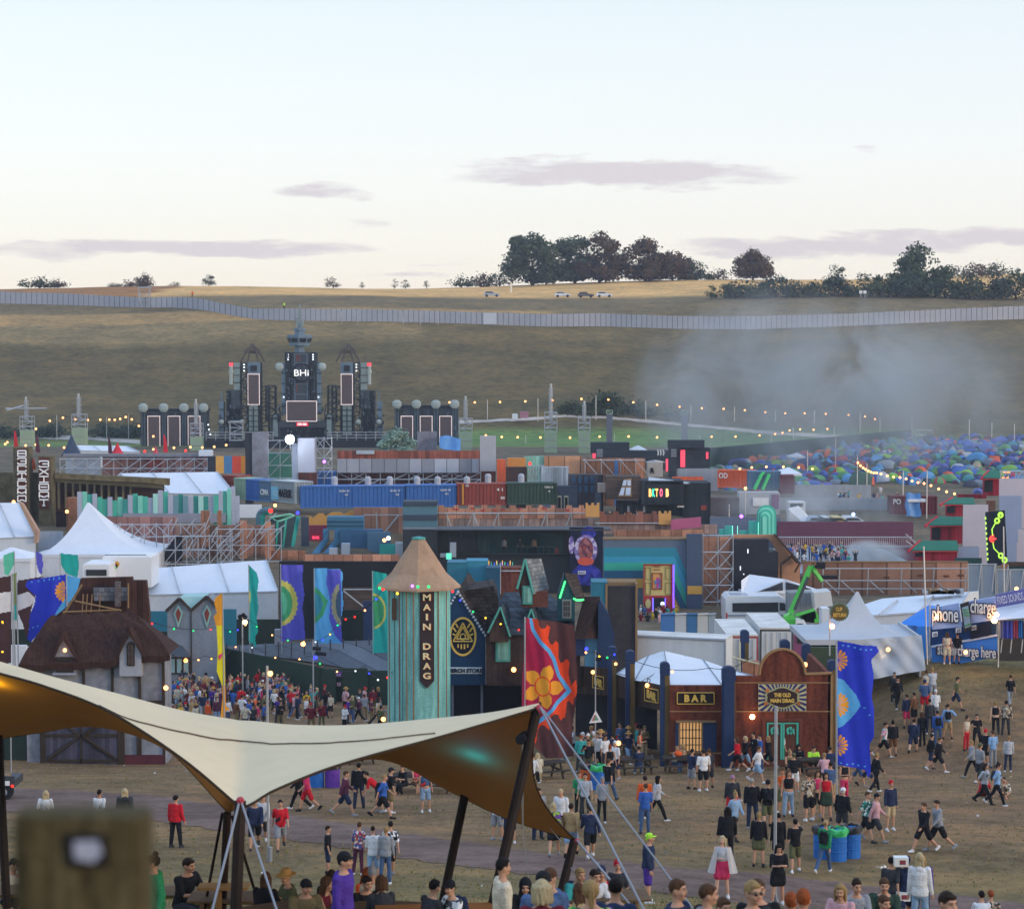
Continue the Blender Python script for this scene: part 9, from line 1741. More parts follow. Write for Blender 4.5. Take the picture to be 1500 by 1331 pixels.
PPL='''
1318@108.5 walk 0 L:black J:black cap:black a | walking from silver marquee
1312@109.6 walk 10 L:charcoal J:black short:black a | behind the one in the black cap
1387,973 stand 180 V:cream S:cream long:brown a | at the charging counter
1401,972 stand 175 T:black S:silver short:dark a | middle of three at the charging counter
1410,971 stand 170 L:charcoal J:black long:dark a | right of three at the charging counter
1400,1041 walk 85 T:olive S:navy cap:black a | crossing the grass below the charging stall
1479,1037 walk 180 T:black J:grey short:dark a | climbing the slope at far right
1459,1078 stroll 175 V:black J:black bun:fair c | beside the checked shirt
1473,1078 stand 170 L:checked J:charcoal cap:black a | on the slope at right
1328,1066 stand 185 W:navy S:rose short:dark a | left edge of the slope group
1339,1063 stand 200 T:brown S:black short:dark b | beside the rose shorts
1357,1032 stand 160 V:cream S:denim bun:brown a | top of the slope group
1366,1029 phone 190 T:silver S:grey bun:fair a | top of the slope group
1355,1046 stand 150 T:denim S:red capback:navy a | upper left of the slope group
1369,1062 lean 170 L:white S:grey cap:white a | middle of the slope group
1388,1084 hips 175 T:lightblue S:tan short:dark a | with tan shorts in the slope group  b=backpack:black
1351,1094 stand 185 W:black J:black long:brown a | lower left of the slope group
1362,1076 stand 175 W:charcoal J:navy beanie:black a | in the slope group
1374,1093 stand 180 L:blue J:denim short:dark a | front of the slope group b=backpack:black
1294,1110 walk 80 T:tiedye S:black short:dark a | right of the tall blue flag
1308,1108 stand 178 L:black S:brown bun:black a | beside the tie-dye shirt
1337,1104 walk 175 L:navy S:navy short:black c | alone below the slope group
1363,1128 stroll 95 W:black S:navy short:black a | left of a pair in black
1374,1131 walk 90 W:black S:black short:brown a | right of a pair in black
1415,1101 stand 20 V:cream J:red bun:dark a | with red trousers, middle right
1431,1097 hips 10 T:black J:black short:black a | beside the red trousers
1455,1125 stand 185 T:lightblue J:grey short:brown a | above the grey group at right
1476,1131 stand 170 L:silver J:navy short:fair a | far right, apart from others
1424,1139 walk -95 W:grey J:black pony:fair a | striding left at far right
1442,1120 stand 150 T:black S:black beanie:red a | behind the grey group at right
1435,1147 stand 120 T:grey S:charcoal cap:olive a | front of the grey group at right
1443,1178 walk 60 T:silver J:black long:dark a | with a green backpack, lower right b=backpack:darkgreen
1460,1180 walk 65 T:lightblue J:black bun:dark a | lower right pair b=backpack:charcoal
1437,1166 ground 30 T:red S:maroon bun:dark a | sitting on the grass, lower right
1470,1168 ground -20 T:checked S:brown short:dark a | sitting on the grass, lower right
1352,1248 walk -70 L:black S:black short:brown a | left of two walking at lower right
1375,1246 walk -78 L:grey S:black short:dark a | right of two walking at lower right
1304,1217 stand 10 L:navy S:beige beanie:red a | in the middle of the right field
1283,1233 walk 80 L:pink S:charcoal cap:black a | beside the floral shirt
1268,1234 walk 70 T:floral S:black short:brown a | right of the flag pole
1233,1226 stand 150 W:black S:charcoal cap:white a | right of the flag pole
1206,1280 walk 160 L:green J:denim cap:tan a | in front of the bins b=backpack:black
1165,1278 reach 190 T:black S:olive short:black a | raising an arm right of the grey pole
1140,1272 stand 180 W:black K:black short:black a | behind the grey pole
1111,1270 stand 175 W:black K:olive pony:fair a | left of the grey pole
1185,1202 stand 200 T:checked S:black short:brown a | left of the flag pole group
1197,1197 stand 10 V:rose S:black long:brown a | in the flag pole group
1211,1202 stand -10 V:red K:darkgreen long:dark a | in the flag pole group
1216,1181 stand 180 T:denim S:tan short:dark a | just left of the flag pole
1237,1176 lean 20 V:black J:rose bun:dark a | right of the flag pole
1155,1196 stand 10 V:black J:paledenim long:brown a | near the grey pole
1148,1191 hips -20 V:orange S:olive short:brown b | near the grey pole
1164,1161 stand 180 T:black S:white cap:olive a | facing the crowded table
1123,1213 walk 175 W:black S:olive beanie:black a | left of the grey pole b=backpack:black
1103,1213 stand 180 L:black J:navy short:grey a | left of the grey pole
1139,1325 phone 5 T:black K:black long:black a | standing on the path behind the grey pole
1057,1316 lean 10 V:silver K:rose long:blond c | on the path at lower right
1064,1265 stand 180 W:black J:black long:black a | with long coat in the middle field
1075,1232 walk 20 W:paledenim J:charcoal bun:fair a | behind the long black coat
1073,1203 stand 180 W:charcoal K:red short:pink a | in the middle field
1283,1161 stroll 100 W:black J:black bun:fair a | beside the blue flag cloth
1256,1152 walk 80 T:charcoal S:denim short:dark a | half hidden by the blue flag
1271,1153 walk 75 T:denim S:navy short:dark b | half hidden by the blue flag
1190,1131 sit 10 W:lime S:black short:dark a | sitting at the crowded table
1208,1146 sit 180 T:pink J:black short:fair a | back of the crowded table
1170,1130 sit 0 L:black J:black hood:black a | sitting at the crowded table
1200,1120 stand -20 T:striped S:black short:ginger a | standing at the crowded table
1217,1136 sit 170 T:navy J:navy short:dark a | sitting at the crowded table
1156,1138 sit 20 V:khaki S:black bun:fair a | sitting left at the crowded table
1160,1120 stand 10 W:silver J:black long:black a | before the teal bar door
1080,1130 walk -80 T:red S:black long:brown a | walking before the wide bar post
1091,1129 walk -75 W:black S:paledenim bob:blond a | walking before the wide bar post
1104,1126 stroll -70 W:black J:black pony:black a | walking before the bar b=backpack:silver
1115,1128 stand -80 T:blue J:denim short:dark a | walking before the bar
1110,1146 walk 75 T:white S:paledenim pony:brown a | striding right before the bar
1125,1128 walk -60 W:black S:black long:fair a | walking before the bar
1147,1122 stand 90 T:white J:black cap:black a | before the teal bar door b=backpack:yellow
1163,1119 stand 80 T:white S:denim short:dark a | before the teal bar door
1144,1109 stand 30 T:black J:black short:dark b | against the teal bar door
1133,1113 stand 10 T:lightblue S:paledenim short:dark a | left of the teal bar door
1013,1156 stand 130 T:navy S:grey short:black a | beside the picnic table
1030,1159 stand 190 T:white S:black short:dark a | beside the picnic table
1040,1154 stand -150 T:charcoal S:charcoal short:brown b | behind the white shirt at the table
987,1130 sit 60 T:silver J:denim short:fair a | at the table under the small window
1003,1127 sit -60 V:tan S:black long:fair a | at the table under the small window
944,1221 stand 180 T:blue J:denim short:brown a | carrying something, middle field
943,1206 stand 175 L:orange J:denim short:dark a | behind the blue shirt, middle field
962,1202 walk 85 W:silver J:black long:black a | walking right, middle field
944,1113 phone 10 W:khaki J:beige capback:khaki a | by the corner bar post
951,1109 stand 0 T:white S:navy short:brown a | by the corner bar post
922,1114 drink 10 T:navy J:denim straw:tan a | near the bar post, in a straw hat
936,1134 sit 180 T:navy J:denim short:dark a | sitting back to the camera by the bar
875,1127 stand -20 T:white J:black short:dark a | left of three in white near the bins
887,1129 stand 30 T:white J:charcoal short:dark b | middle of three in white near the bins
902,1141 stand -60 T:white S:navy capback:white a | right of three in white near the bins
895,1148 stand 170 V:black J:black bun:ginger a | near the bins
892,1174 walk 150 T:black J:denim short:brown a | walking past the bins
881,1206 stand 5 T:grey J:black cap:grey a | in front of the bins
849,1196 stand 20 T:green J:black short:brown a | left of the strap
857,1201 stand -20 T:silver J:charcoal short:dark a | below the green shirt
864,1257 walk 175 W:navy S:black short:dark a | right of the short tent pole
837,1254 walk 180 L:tan S:paledenim short:dark a | behind the short tent pole
823,1230 stand -30 L:white J:black short:blond a | behind the tent corner
812,1254 walk 170 T:leafprint K:black long:blond a | left of the short tent pole b=bag:lightblue
788,1230 stand 20 L:grey J:navy short:black a | behind the tent corner
729,1230 stand 160 T:white S:grey short:dark a | left of the main tent pole
747,1236 stand 170 L:denim S:navy short:dark a | behind the main tent pole
789,1145 sit 180 W:cream J:beige long:blond a | at the table by the main pole
779,1147 sit 150 T:white J:black short:dark a | at the table by the main pole
760,1127 stand 170 T:red J:black short:dark a | seen left of the main pole
412,1246 walk 0 T:red S:grey short:black a | walking to the camera on the path b=bag:black
373,1245 walk 5 W:navy S:black short:brown a | behind the left straps
384,1239 walk 0 W:silver S:charcoal short:dark a | behind the left straps
481,1282 stand 85 T:black S:navy short:dark a | a boy standing below the path h=.86
524,1282 stand 170 T:redfloral J:plum short:brown a | left of the four boys h=.92
547,1294 phone 180 L:white S:paledenim short:dark a | among the four boys h=.96
564,1296 stand 175 L:grey J:denim short:fair a | among the four boys h=.95
571,1284 walk 200 T:monofloral S:black short:black a | right of the four boys
624,1189 stand 0 V:denim S:paledenim long:ginger a | under the tent arch b=bag:red
505,1194 walk 85 W:plum S:navy short:brown a | under the tent arch
526,1184 stand 180 L:black J:navy short:black a | under the tent arch
561,1198 walk 90 T:blue S:black short:fair a | under the tent arch b=backpack:black
553,1190 bend -90 T:red S:charcoal short:dark a | under the tent arch
570,1191 stand 120 T:black S:khaki cap:black a | under the tent arch
451,1188 walk -80 T:rose S:red short:dark a | left end of the tent arch
438,1186 walk -85 W:black J:black short:dark a | left end of the tent arch
608,1162 sit 30 V:rose S:brown bun:brown a | at a table under the tent arch
594,1163 sit -40 T:black J:black short:dark a | at a table under the tent arch
258,1241 stand 160 L:red J:black short:black a | standing on the path at left
66,1229 stroll 170 T:white S:black long:blond a | walking on the path at far left b=bag:black
147,1229 walk 178 T:white S:navy short:black b | behind the blurred post b=bag:black
183,1227 walk 185 W:charcoal K:black long:blond a | behind the blurred post b=backpack:black
222@33 lean -70 L:green J:denim bun:dark a | left of the seated person in black b=bag:khaki
262@40 sit 40 T:black J:charcoal short:dark a | sitting beside the green sweater h=1.1
2@42 sit 60 T:silver J:black short:black a | at the left photo edge h=1.05
19@42 sit 30 T:cream S:black short:dark a | at the left photo edge, second
381@36 sit 150 W:black J:black long:brown a | behind the left strap
425@37 sit -60 W:olive J:black straw:tan a | at the straw hat table
440@33.5 sit 20 W:khaki J:black cap:black a | at the straw hat table
461@34.5 sit 80 V:maroon J:black long:brown a | at the straw hat table
473@35 sit 150 W:black J:black long:dark a | at the straw hat table
497@29 stand 70 W:purple J:denim cap:black a | tallest figure beside the straw hat table
524@38 sit 60 T:orange J:black long:ginger a | behind the bearded one
530@35 sit 15 T:black J:black short:dark a | smiling at the lower table
544@36 sit 170 T:cream J:beige beanie:grey a | at the lower table
559@33 sit 190 L:charcoal J:denim bob:brown a | back turned at the lower table
621@32 sit 120 T:charcoal J:black short:black a | left of the leaning pole
668@32 sit -60 T:monofloral J:black cap:black a | right of the leaning pole b=backpack:navy
738@27 stand 115 W:cream J:navy short:black a | largest figure by the main pole
769@33 sit 0 L:black J:black hood:black a | right of the cream jacket
799@22 stand 165 W:maroon J:black bob:blond a | lower middle, close to the camera
796@25 stand 20 W:denim J:black cap:black a | behind the blond bob
815@25.5 drink -40 W:denim J:denim short:brown a | holding hand to face, lower middle
844@37 sit 20 T:teal J:black short:fair a | at the table behind the straps b=backpack:navy
867@37 sit 10 T:white J:denim short:dark a | at the table behind the straps
881@38 sit 0 T:red J:blue capback:navy a | at the table behind the straps
908@38 stand 10 T:charcoal J:black beanie:red a | beside the table behind the straps h=.8
855@30 sit 175 V:tan J:denim long:brown a | below the white shirt
869@22 stand 180 T:leafprint J:denim pony:fair a | close to the camera, lower middle h=.98
901@23 stand 175 L:navy J:navy short:black a | close to the camera under the strap
949,1322 stand 85 L:navy S:purple cap:lime a | standing by the path at the straps
997@22.5 drink 60 L:navy J:navy short:brown a | hand on face, bottom edge h=.98
1036@22.5 stand 80 L:grey J:black short:brown a | bottom edge in the middle h=.98
1022@26 sit 20 T:charcoal J:black short:dark a | behind the grey hoodie
1059@21 stand 10 T:darkgreen J:black short:brown a | bottom edge, head only h=.92
1106@21 stand 25 T:charcoal J:navy short:fair a | wearing sunglasses, close to the camera h=1.01
1120@24 stand 0 T:black J:black short:brown a | behind the sunglasses h=.97
1181@20.5 stand 170 T:navy J:black short:ginger a | bottom edge, head only h=.95
1165@21.5 stand 170 T:grey J:black short:ginger a | bottom edge, second red head h=.93
1239@32 sit -30 T:pink J:black long:fair a | bottom edge right of the red heads h=.96
1257@33 sit -10 L:grey J:navy short:dark a | looking up, lower right h=.99
1296@30 sit 10 T:charcoal J:black short:brown a | white sunglasses on the hair, bottom edge h=.92
1301@34 sit -20 W:darkgreen J:black short:brown a | behind the white sunglasses h=.97
1310@50 walk 170 T:charcoal S:navy short:black a | with a white box, lower right
1332@50 walk 175 W:navy S:navy cap:navy a | carrying a white box on the shoulder
1356@41 stand 170 W:white J:paledenim long:blond a | front of the four at lower right
1357@50 stand 175 W:purple J:navy long:fair a | behind the white jacket
1383@20.5 stand 10 T:black J:black short:dark a | bottom right, head only h=.94
1447@50 ground 170 T:white J:denim short:black a | sitting at the bottom right corner
1461@51 ground 170 T:checked J:black short:ginger a | sitting at the bottom right corner
700,1052 stand 180 W:charcoal J:black short:dark a | under the store front
684,1054 stand 20 W:teal J:navy cap:maroon a | under the store front
664,1050 reach 170 T:black J:black short:dark a | in the dark shop front
720,1052 stand 10 T:black S:black short:brown b | in the dark shop front
524,1000 ground 10 V:red S:white short:dark a | on the raised path by the teal banner
534,1030 stand 0 V:orange S:white short:dark b | in orange before the right hoarding
464,1008 reach -60 W:silver J:navy short:dark a | raised above the crowd by the pole
'''
SCAT={}
for line in PPL.strip().split('\n'):
 a,place=[x.strip()for x in line.split('|')];k=a.split();sc,bag=1.0,None
 pw=place.split();extra=[w for w in pw if w[:2]in('h=','b=')];place=' '.join(w for w in pw if w not in extra)
 for w in extra:
  if w[:2]=='h=':sc=float(w[2:])
  else:bag=w[2:]
 if '@' in k[0]:u,d=map(float,k[0].split('@'));loc=GD(u,d)
 else:u,v=map(float,k[0].split(','));loc=GP(u,v)
 sh=k[3].split(':')[1]
 rs=random.Random(k[0]);person(loc,float(k[2]),k[1],k[3],k[4],k[5],place,sc*rs.uniform(.97,1.03),k[6],rs.choice(['white','white','black','charcoal','grey']),bag)
def at_person(i):return[o for o in COL.objects if o.name.startswith('person')and o.parent is None][i]
PEO={o['label']:o for o in COL.objects if o.name.startswith('person')and o.parent is None}
def by(txt):return next(o for l,o in PEO.items()if txt in l)
o=by('wearing sunglasses');J=GEO['stand']['skel'];b=MB()
for s in(-1,1):b.sph((s*.033,-.1,.012),.026,(1.05,.35,.75),10);b.t_b((s*.06,-.095,.016),(s*.082,.0,.012),.004,4)
b.t_b((-.02,-.104,.016),(.02,-.104,.016),.004,4);g_=bpy.data.objects.new('sunglasses',mesh('sunglasses',b,M('lens_black','#08080a',.15),(0,0,0),True));COL.objects.link(g_);g_.parent=o;g_.matrix_local=HM(J)
o=by('white sunglasses on');g2_=bpy.data.objects.new('sunglasses',g_.data);COL.objects.link(g2_);g2_.parent=o;g2_.matrix_local=HM(J)@Matrix.Translation((0,.0,.075));g2_.material_slots[0].link='OBJECT';g2_.material_slots[0].material=M('frame_white',(.8,.8,.8),.3)
for txt,dx,dz,lb in(('with a white box',.3,.72,'white cardboard box carried under an arm at lower right'),('white box on the shoulder',-.12,1.62,'white cardboard box carried on a shoulder at lower right')):
 o=by(txt);c=o.location;b=MB();b.box(c.x+dx-.17,c.y-.2,c.z+dz-.1,c.x+dx+.17,c.y+.05,c.z+dz+.12);bx_=one('box',b,M('carton_white',(.72,.72,.7),.7,.08,4),lb,'box')
 b=MB();b.box(c.x+dx-.05,c.y-.205,c.z+dz-.05,c.x+dx+.1,c.y-.2,c.z+dz+.06);ob('printed_mark',b,M('carton_print','#8a4048'),bx_)
o=by('on the path at lower')
if o:
 b=MB();b.grid(lambda s_,q:((.23+.2*q+.03*math.sin(14*s_))*math.cos(math.pi*(-.35+1.7*s_)),(.15+.16*q+.03*math.sin(11*s_))*math.sin(math.pi*(-.35+1.7*s_)),1.46-.7*q),26,8);pm=M('poncho_film',(.62,.64,.66),.35,.1,4);bs=pm.node_tree.nodes['Principled BSDF'];bs.inputs['Alpha'].default_value=.55
 c_=bpy.data.objects.new('poncho',mesh('poncho',b,pm,(0,0,0),True));COL.objects.link(c_);c_.parent=o
o=by('at the table under the small window');c=GP(990,1131);b=MB();b.sph((c.x+.1,c.y,c.z+.9),.2,(1.1,.8,.7),10);one('orange_bag',b,cm('orange'),'orange bag on the picnic table under the small bar window','bag')
CTL=['black','black','black','navy','charcoal','maroon','navy','white','grey','charcoal','red','maroon','blue','teal','green','khaki','yellow','orange','pink','lightblue','olive','cream','purple','brown','silver','denim','rose','tan','lime','plum']
CB_=['black','black','navy','denim','charcoal','grey','khaki','paledenim','olive']
CHH=['short:dark','short:black','short:brown','long:dark','long:brown','long:fair','long:blond','bun:dark','pony:brown','cap:black','cap:white','cap:navy','short:fair','short:ginger','beanie:charcoal','straw:tan','cap:red','bob:blond']
USED=set()
def crowd(n,pick,place,seed,poses=('stand','lean','phone','drink','hips','stroll','walk'),group='crowd',zoff=0.0,mind=.45,faces=None,far=True):
 q=random.Random(seed);pts=[];tries=0
 while len(pts)<n and tries<n*60:
  tries+=1;g=pick(q)
  if any((g.x-p.x)**2+(g.y-p.y)**2<mind**2 for p in pts):continue
  pts.append(g)
  while True:
   t=q.choice('TTTLLWV')+':'+q.choice(CTL);bt=q.choice('SSJJK' if t[0]=='V' else 'SSSJJJ')+':'+q.choice(CB_);h=q.choice(CHH);key=(t,bt,h,place)
   if key not in USED:USED.add(key);break
  person(g+Vc((0,0,zoff)),q.uniform(0,360)if faces is None else q.gauss(*faces),q.choice(poses),t,bt,h,place,q.uniform(.93,1.06),q.choice('aaaabbcd'),q.choice(['white','black','grey']),None,group,far)
crowd(64,lambda q:GD(q.uniform(243,440),q.uniform(122,151)),'in the crowd beside the yellow flag',1,group='crowd between cottage and green hoarding')
crowd(22,lambda q:GD(q.uniform(425,560),q.uniform(122,142)),'in the crowd before the green hoarding',2,group='crowd between cottage and green hoarding',mind=.7)
crowd(19,lambda q:GD(q.uniform(838,938),q.uniform(94,107)),'queueing under the dark bar boards',3,group='queue at the bar wing',mind=.55)
def mass(name,label,spots,seed):
 q=random.Random(seed);mb=MB();keys=['black','navy','white','grey','red','teal','blue','pink','charcoal','denim','yellow','maroon'];mats=[cm(k)for k in keys]+[MATS['skin_a'],HC['dark'],HC['brown'],HC['blond']]
 for g in spots(q):
  t,bt=q.randrange(12),q.choice([0,1,3,8,9]);a=q.uniform(0,6.28);s_=q.uniform(.93,1.06);c,s2=math.cos(a),math.sin(a);h=MB()
  for s in(-1,1):h.t_b((s*.1,0,0),(s*.09,0,.45),.055,6,.07,12 if q.random()<.5 else bt);h.t_b((s*.09,0,.45),(s*.085,0,.92),.075,6,.1,bt);e_=Vc((s*.26,-.05,1.18));up=q.random()<.2;h.t_b((s*.19,0,1.42),e_ if not up else(s*.25,-.1,1.6),.055,6,.045,t);h.t_b(e_ if not up else(s*.25,-.1,1.6),(s*.2,-.22,1.05)if not up else(s*.22,-.16,1.86),.042,6,.03,12)
  h.lathe((0,0,0),[(.15,.88),(.16,1.0),(.145,1.12),(.19,1.36),(.17,1.45),(.06,1.5),(.055,1.56)],8,t,1,.62);h.sph((0,-.01,1.63),.09,(.9,1.1,1.25),8,12);h.sph((0,.02,1.66),.097,(.95,1.1,1.15),8,13+q.randrange(3))
  mb.add([(g.x+(x*c-y*s2)*s_,g.y+(x*s2+y*c)*s_,g.z+z*s_)for x,y,z in h.v],h.f);mb.m[-len(h.f):]=h.m
 o=ob(name,mb,mats,smooth=True);tag(o,label,'crowd',kind='stuff')
zf=P(1200,830,207).z
mass('crowd','crowd of dancers packed on the smoky dance floor',lambda q:[Vc((P(q.uniform(1166,1252),800,207).x,q.uniform(202.5,216),zf))for _ in r_g(44)],6)
mass('crowd','dense far part of the crowd under the green hoarding',lambda q:[GD(q.uniform(246,420),q.uniform(138,153))for _ in r_g(60)]+[GD(q.uniform(420,480),q.uniform(136,143))for _ in r_g(12)],11)
mass('crowd','crowd waiting before the yellow fairground door',lambda q:[GD(q.uniform(926,992),q.uniform(183.5,187.3))+Vc((0,0,P(950,921,185).z-GD(950,185).z))for _ in r_g(22)],5)
mass('crowd','people scattered through the yards below the campsite',lambda q:[GD(q.uniform(1225,1330),q.uniform(276,294))for _ in r_g(16)]+[GD(q.uniform(1066,1140),q.uniform(240,246))for _ in r_g(14)]+[GD(q.uniform(890,945),q.uniform(229,232))for _ in r_g(6)],7)
mb=MB();mb.bp(918,921,1000,None,183,4.4);o=one('standing_platform',mb,GREYP,'grey platform at the foot of the fairground door','platform')
for u,v,tp_,lb in((738,800,'T:grey','left'),(762,801,'T:charcoal','middle'),(782,799,'W:tan','right')):g=P(u,812,213.4);person(Vc((g.x,213.2,g.z)),160,'stand',tp_,'J:charcoal','short:dark',f'{lb} of three behind the hall railing',far=True,group='people in the far yard')
for i,(u,lb)in e_n(((65,'left'),(72,'middle left'),(84,'middle right'),(92,'right'))):g=P(u,792,208.5);person(Vc((g.x,208.5,G(g.x,208.5))),180,'stand',('T:charcoal','T:grey','T:red','T:pink')[i],'J:black',('short:dark','cap:white','short:brown','long:fair')[i],f'{lb} one below the letter towers',1.0+.0,far=True,group='people in the far yard')
for u,v,tp_,lb in((417,453,'W:lime','beyond the perimeter fence above the stage'),(283,436,'W:orange','beyond the perimeter fence at left')):person(GD(u,hit(u,v,470,600)),0,'stand',tp_,'J:black','short:dark',lb,1.0,far=True)
print('PEOPLE',NP[0],'DUP',[l for l,v in SEEN.items()if len(v)>1],'LONG',[l for l in SEEN if len(l.split())>16])
def tentmesh(kind):
 b=MB()
 if kind=='dome':
  b.grid(lambda s_,q:((1-q**1.6)*1.25*math.cos(2*math.pi*s_)*(1+.06*math.cos(8*math.pi*s_)),(1-q**1.6)*1.15*math.sin(2*math.pi*s_)*(1+.06*math.cos(8*math.pi*s_)),1.3*math.sin(q*math.pi/2)**.85),24,7)
  for i in r_g(len(b.f)):s_=i%24;b.m[i]=1 if s_ in(16,17,18,19)and i//24<4 else(2 if s_ in(4,5,10,11)else 0)
 elif kind=='tunnel':
  b.grid(lambda s_,q:(-1.7+3.4*s_,1.1*(.75+.25*math.sin(math.pi*s_))*math.cos(math.pi*q),1.45*(.72+.28*math.sin(math.pi*s_))*math.sin(math.pi*q)),8,10)
  for x in(-1.7,1.7):b.add([(x,1.1*.75*math.cos(math.pi*k/10),1.45*.72*math.sin(math.pi*k/10))for k in r_g(11)],[t_p(r_g(11))],1)
  for i in r_g(80):b.m[i]=2 if i%8 in(3,4)else 0
 else:
  b.add([(-1.1,-1,0),(1.1,-1,0),(1.1,1,0),(-1.1,1,0),(0,-.8,1.35),(0,.8,1.35)],[(0,1,4),(2,3,5),(1,2,5,4),(3,0,4,5)]);b.m[0]=1
 return mesh('tent_'+kind,b,[MATS['cloth_blue_tent'],MATS['cloth_blue_tent'],MATS['cloth_blue_tent']],(0,0,0),True)
TCOL=[('blue','#3f66b8',9),('dark blue','#2c4580',8),('sky blue','#5a9cd0',5),('violet blue','#5a5fb0',5),('green','#5a9a60',5),('dark green','#3f6050',5),('lime green','#8fc050',3),('teal','#3f9098',4),('orange','#d8603a',3),('red','#b83448',3),('grey','#7f8c9c',4),('pale grey','#b4bcc8',2),('sand','#b8a488',1),('navy','#27304c',5),('maroon','#6c3048',2)]
for n,h,w in TCOL:M('cloth_'+n.replace(' ','_')+'_tent',t_p(.76*c+.24*.16 for c in H(h)),.7,.18,1)
TM={k:tentmesh(k)for k in('dome','tunnel','ridge')};KN=dict(dome='dome tent',tunnel='tunnel tent',ridge='ridge tent')
q=random.Random(12);placed=[];bag_=[c for c in TCOL for _ in r_g(c[2])];tr=0
while len(placed)<640 and tr<60000:
 tr+=1;d=297+106*q.random();u=q.uniform(1042,1545);x=(u-CU)/F*d
 if u<1036+3.95*max(0,d-330):continue
 if(d<312 and 1215<u<1420)or(d<305 and u<1215):continue
 if any(abs(x-a)<1.65 and abs(d-b_)<1.65 and(x-a)**2+(d-b_)**2<1.62**2 for a,b_ in placed):continue
 placed.append((x,d))
placed.sort(key=lambda p:p[1]);n=0;rest=MB();tm=[MATS['cloth_'+c[0].replace(' ','_')+'_tent']for c in TCOL]
for x,d in placed:
 c=q.choice(bag_);c2=q.choice(bag_);k=q.choices(['dome','tunnel','ridge'],[6,3,2])[0];i1,i2=TCOL.index(c),TCOL.index(c2);s_=q.uniform(.5,1.0)*(1.25 if q.random()<.12 else 1);sz=s_*q.uniform(.65,1.1);rz=q.uniform(0,6.28);third=i1 if q.random()<.6 else i2;n+=1
 if n<=298:
  o=bpy.data.objects.new('camping_tent',TM[k]);COL.objects.link(o);slot(o,[tm[i1],tm[i2],tm[third]]);o.location=Vc((x,d,G(x,d)));o.rotation_euler=(q.uniform(-.06,.06),q.uniform(-.06,.06),rz);o.scale=(s_*q.uniform(.85,1.2),s_,sz)
  row='middle' if d>325 else 'near';tag(o,f'{c[0]} {KN[k]} in the {row} rows of the crowded campsite','tent','tents of the crowded campsite')
 else:
  cz,sn=math.cos(rz),math.sin(rz);g=G(x,d);rest.add([(x+s_*(v.co.x*cz-v.co.y*sn),d+s_*(v.co.x*sn+v.co.y*cz),g+v.co.z*sz)for v in TM[k].vertices],[t_p(p.vertices)for p in TM[k].polygons]);rest.m[-len(TM[k].polygons):]=[(i1,i2,third)[p.material_index]for p in TM[k].polygons]
tag(ob('far_tents',rest,tm,smooth=True),'mass of small colourful tents in the far rows of the campsite','tents',kind='stuff')
print('TENTS',n)
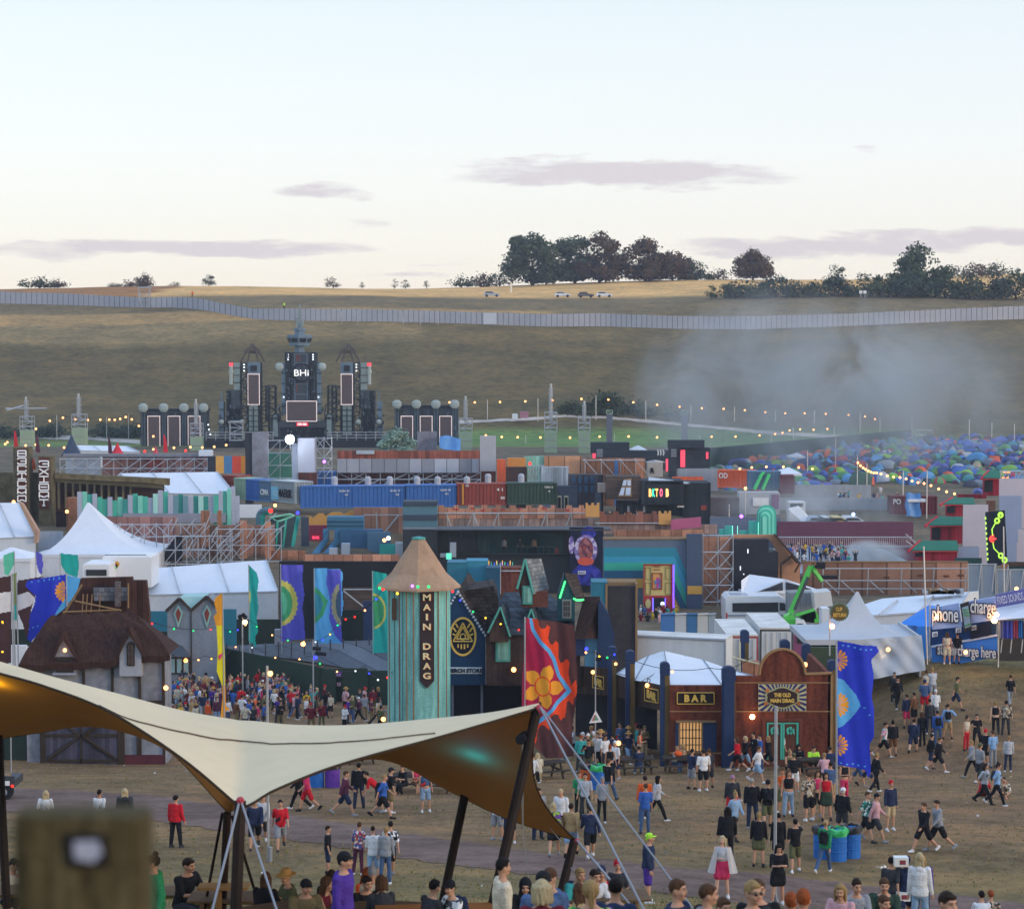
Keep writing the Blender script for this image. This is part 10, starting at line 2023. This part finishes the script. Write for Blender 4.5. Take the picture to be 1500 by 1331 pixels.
def volbox(name,lo,hi,dens,col,label,noise=None,aniso=.2):
 b=MB();b.box(*lo,*hi);m=bpy.data.materials.new(name);m.use_nodes=True;nt=m.node_tree;nt.nodes.remove(nt.nodes['Principled BSDF']);v=nd(nt,'ShaderNodeVolumePrincipled');v.inputs['Color'].default_value=(*col,1);v.inputs['Density'].default_value=dens;v.inputs['Anisotropy'].default_value=aniso
 nt.links.new(v.outputs[0],nt.nodes['Material Output'].inputs['Volume'])
 if noise:
  tc=nd(nt,'ShaderNodeTexCoord');n=nd(nt,'ShaderNodeTexNoise',Scale=noise[0],Detail=5.0,Roughness=.6,Distortion=.6);mp=nd(nt,'ShaderNodeMapping');mp.inputs['Scale'].default_value=(1,.5,noise[2]);mp.inputs['Rotation'].default_value=(0,R(32),0);nt.links.new(tc.outputs['Object'],mp.inputs[0]);nt.links.new(mp.outputs[0],n.inputs['Vector'])
  g=nd(nt,'ShaderNodeSeparateXYZ');nt.links.new(tc.outputs['Generated'],g.inputs[0]);e_=None
  for i in r_g(3):
   c=mth(nt,'SUBTRACT',g.outputs[i],noise[1][i]);c=mth(nt,'MULTIPLY',c,noise[3][i]);c=mth(nt,'MULTIPLY',c,c);e_=c if e_ is None else mth(nt,'ADD',e_,c)
  fall=mth(nt,'POWER',mth(nt,'MAXIMUM',mth(nt,'SUBTRACT',1.0,e_),0),1.5);nn=mth(nt,'MAXIMUM',mth(nt,'MULTIPLY',mth(nt,'SUBTRACT',n.outputs[0],.39),3.8),0);nt.links.new(mth(nt,'MULTIPLY',mth(nt,'MULTIPLY',fall,nn),dens),v.inputs['Density'])
 o=ob(name,b,m);tag(o,label,name,kind='stuff');m.cycles.volume_step_rate=1.0 if hasattr(m,'cycles')else 1;o.cycles.volume_step_rate=1 if hasattr(o,'cycles')and hasattr(o.cycles,'volume_step_rate')else 1
 return o
if SMOKE:
 a,c=P(890,770,330),P(1470,395,330);volbox('smoke',(a.x,318,a.z),(c.x,346,c.z),.13,(.84,.93,1.0),'pale blue plume of smoke drifting up before the hillside',(.075,(.5,.5,.5),.8,(2.0,2.0,2.0)))
 a,c=P(860,740,352),P(1620,410,352);volbox('smoke',(a.x,348,a.z),(c.x,376,c.z),.05,(.86,.94,1.0),'faint wide veil of blue smoke behind the main plume',(.05,(.55,.5,.45),.9,(2.0,2.0,2.0)))
 a,c=P(1010,810,250),P(1380,690,250);volbox('smoke',(a.x,243,a.z),(c.x,264,c.z),.1,(.84,.93,1.0),'thin blue smoke over the yard and the mint arches',(.1,(.45,.5,.5),.7,(2.0,2.0,2.0)))
 a,c=P(1232,826,206),P(1342,788,206);volbox('smoke',(a.x,202,a.z),(c.x,216,c.z),1.3,(.92,.96,1.0),'dense white smoke cloud on the dance floor',(.42,(.5,.5,.2),.9,(2.0,2.0,1.5)))
if HAZE:
 lo=(-420,-8,-30);hi=(420,900,60);volbox('haze',lo,hi,HAZE,(.72,.82,1.0),'thin blue evening haze over the whole valley')
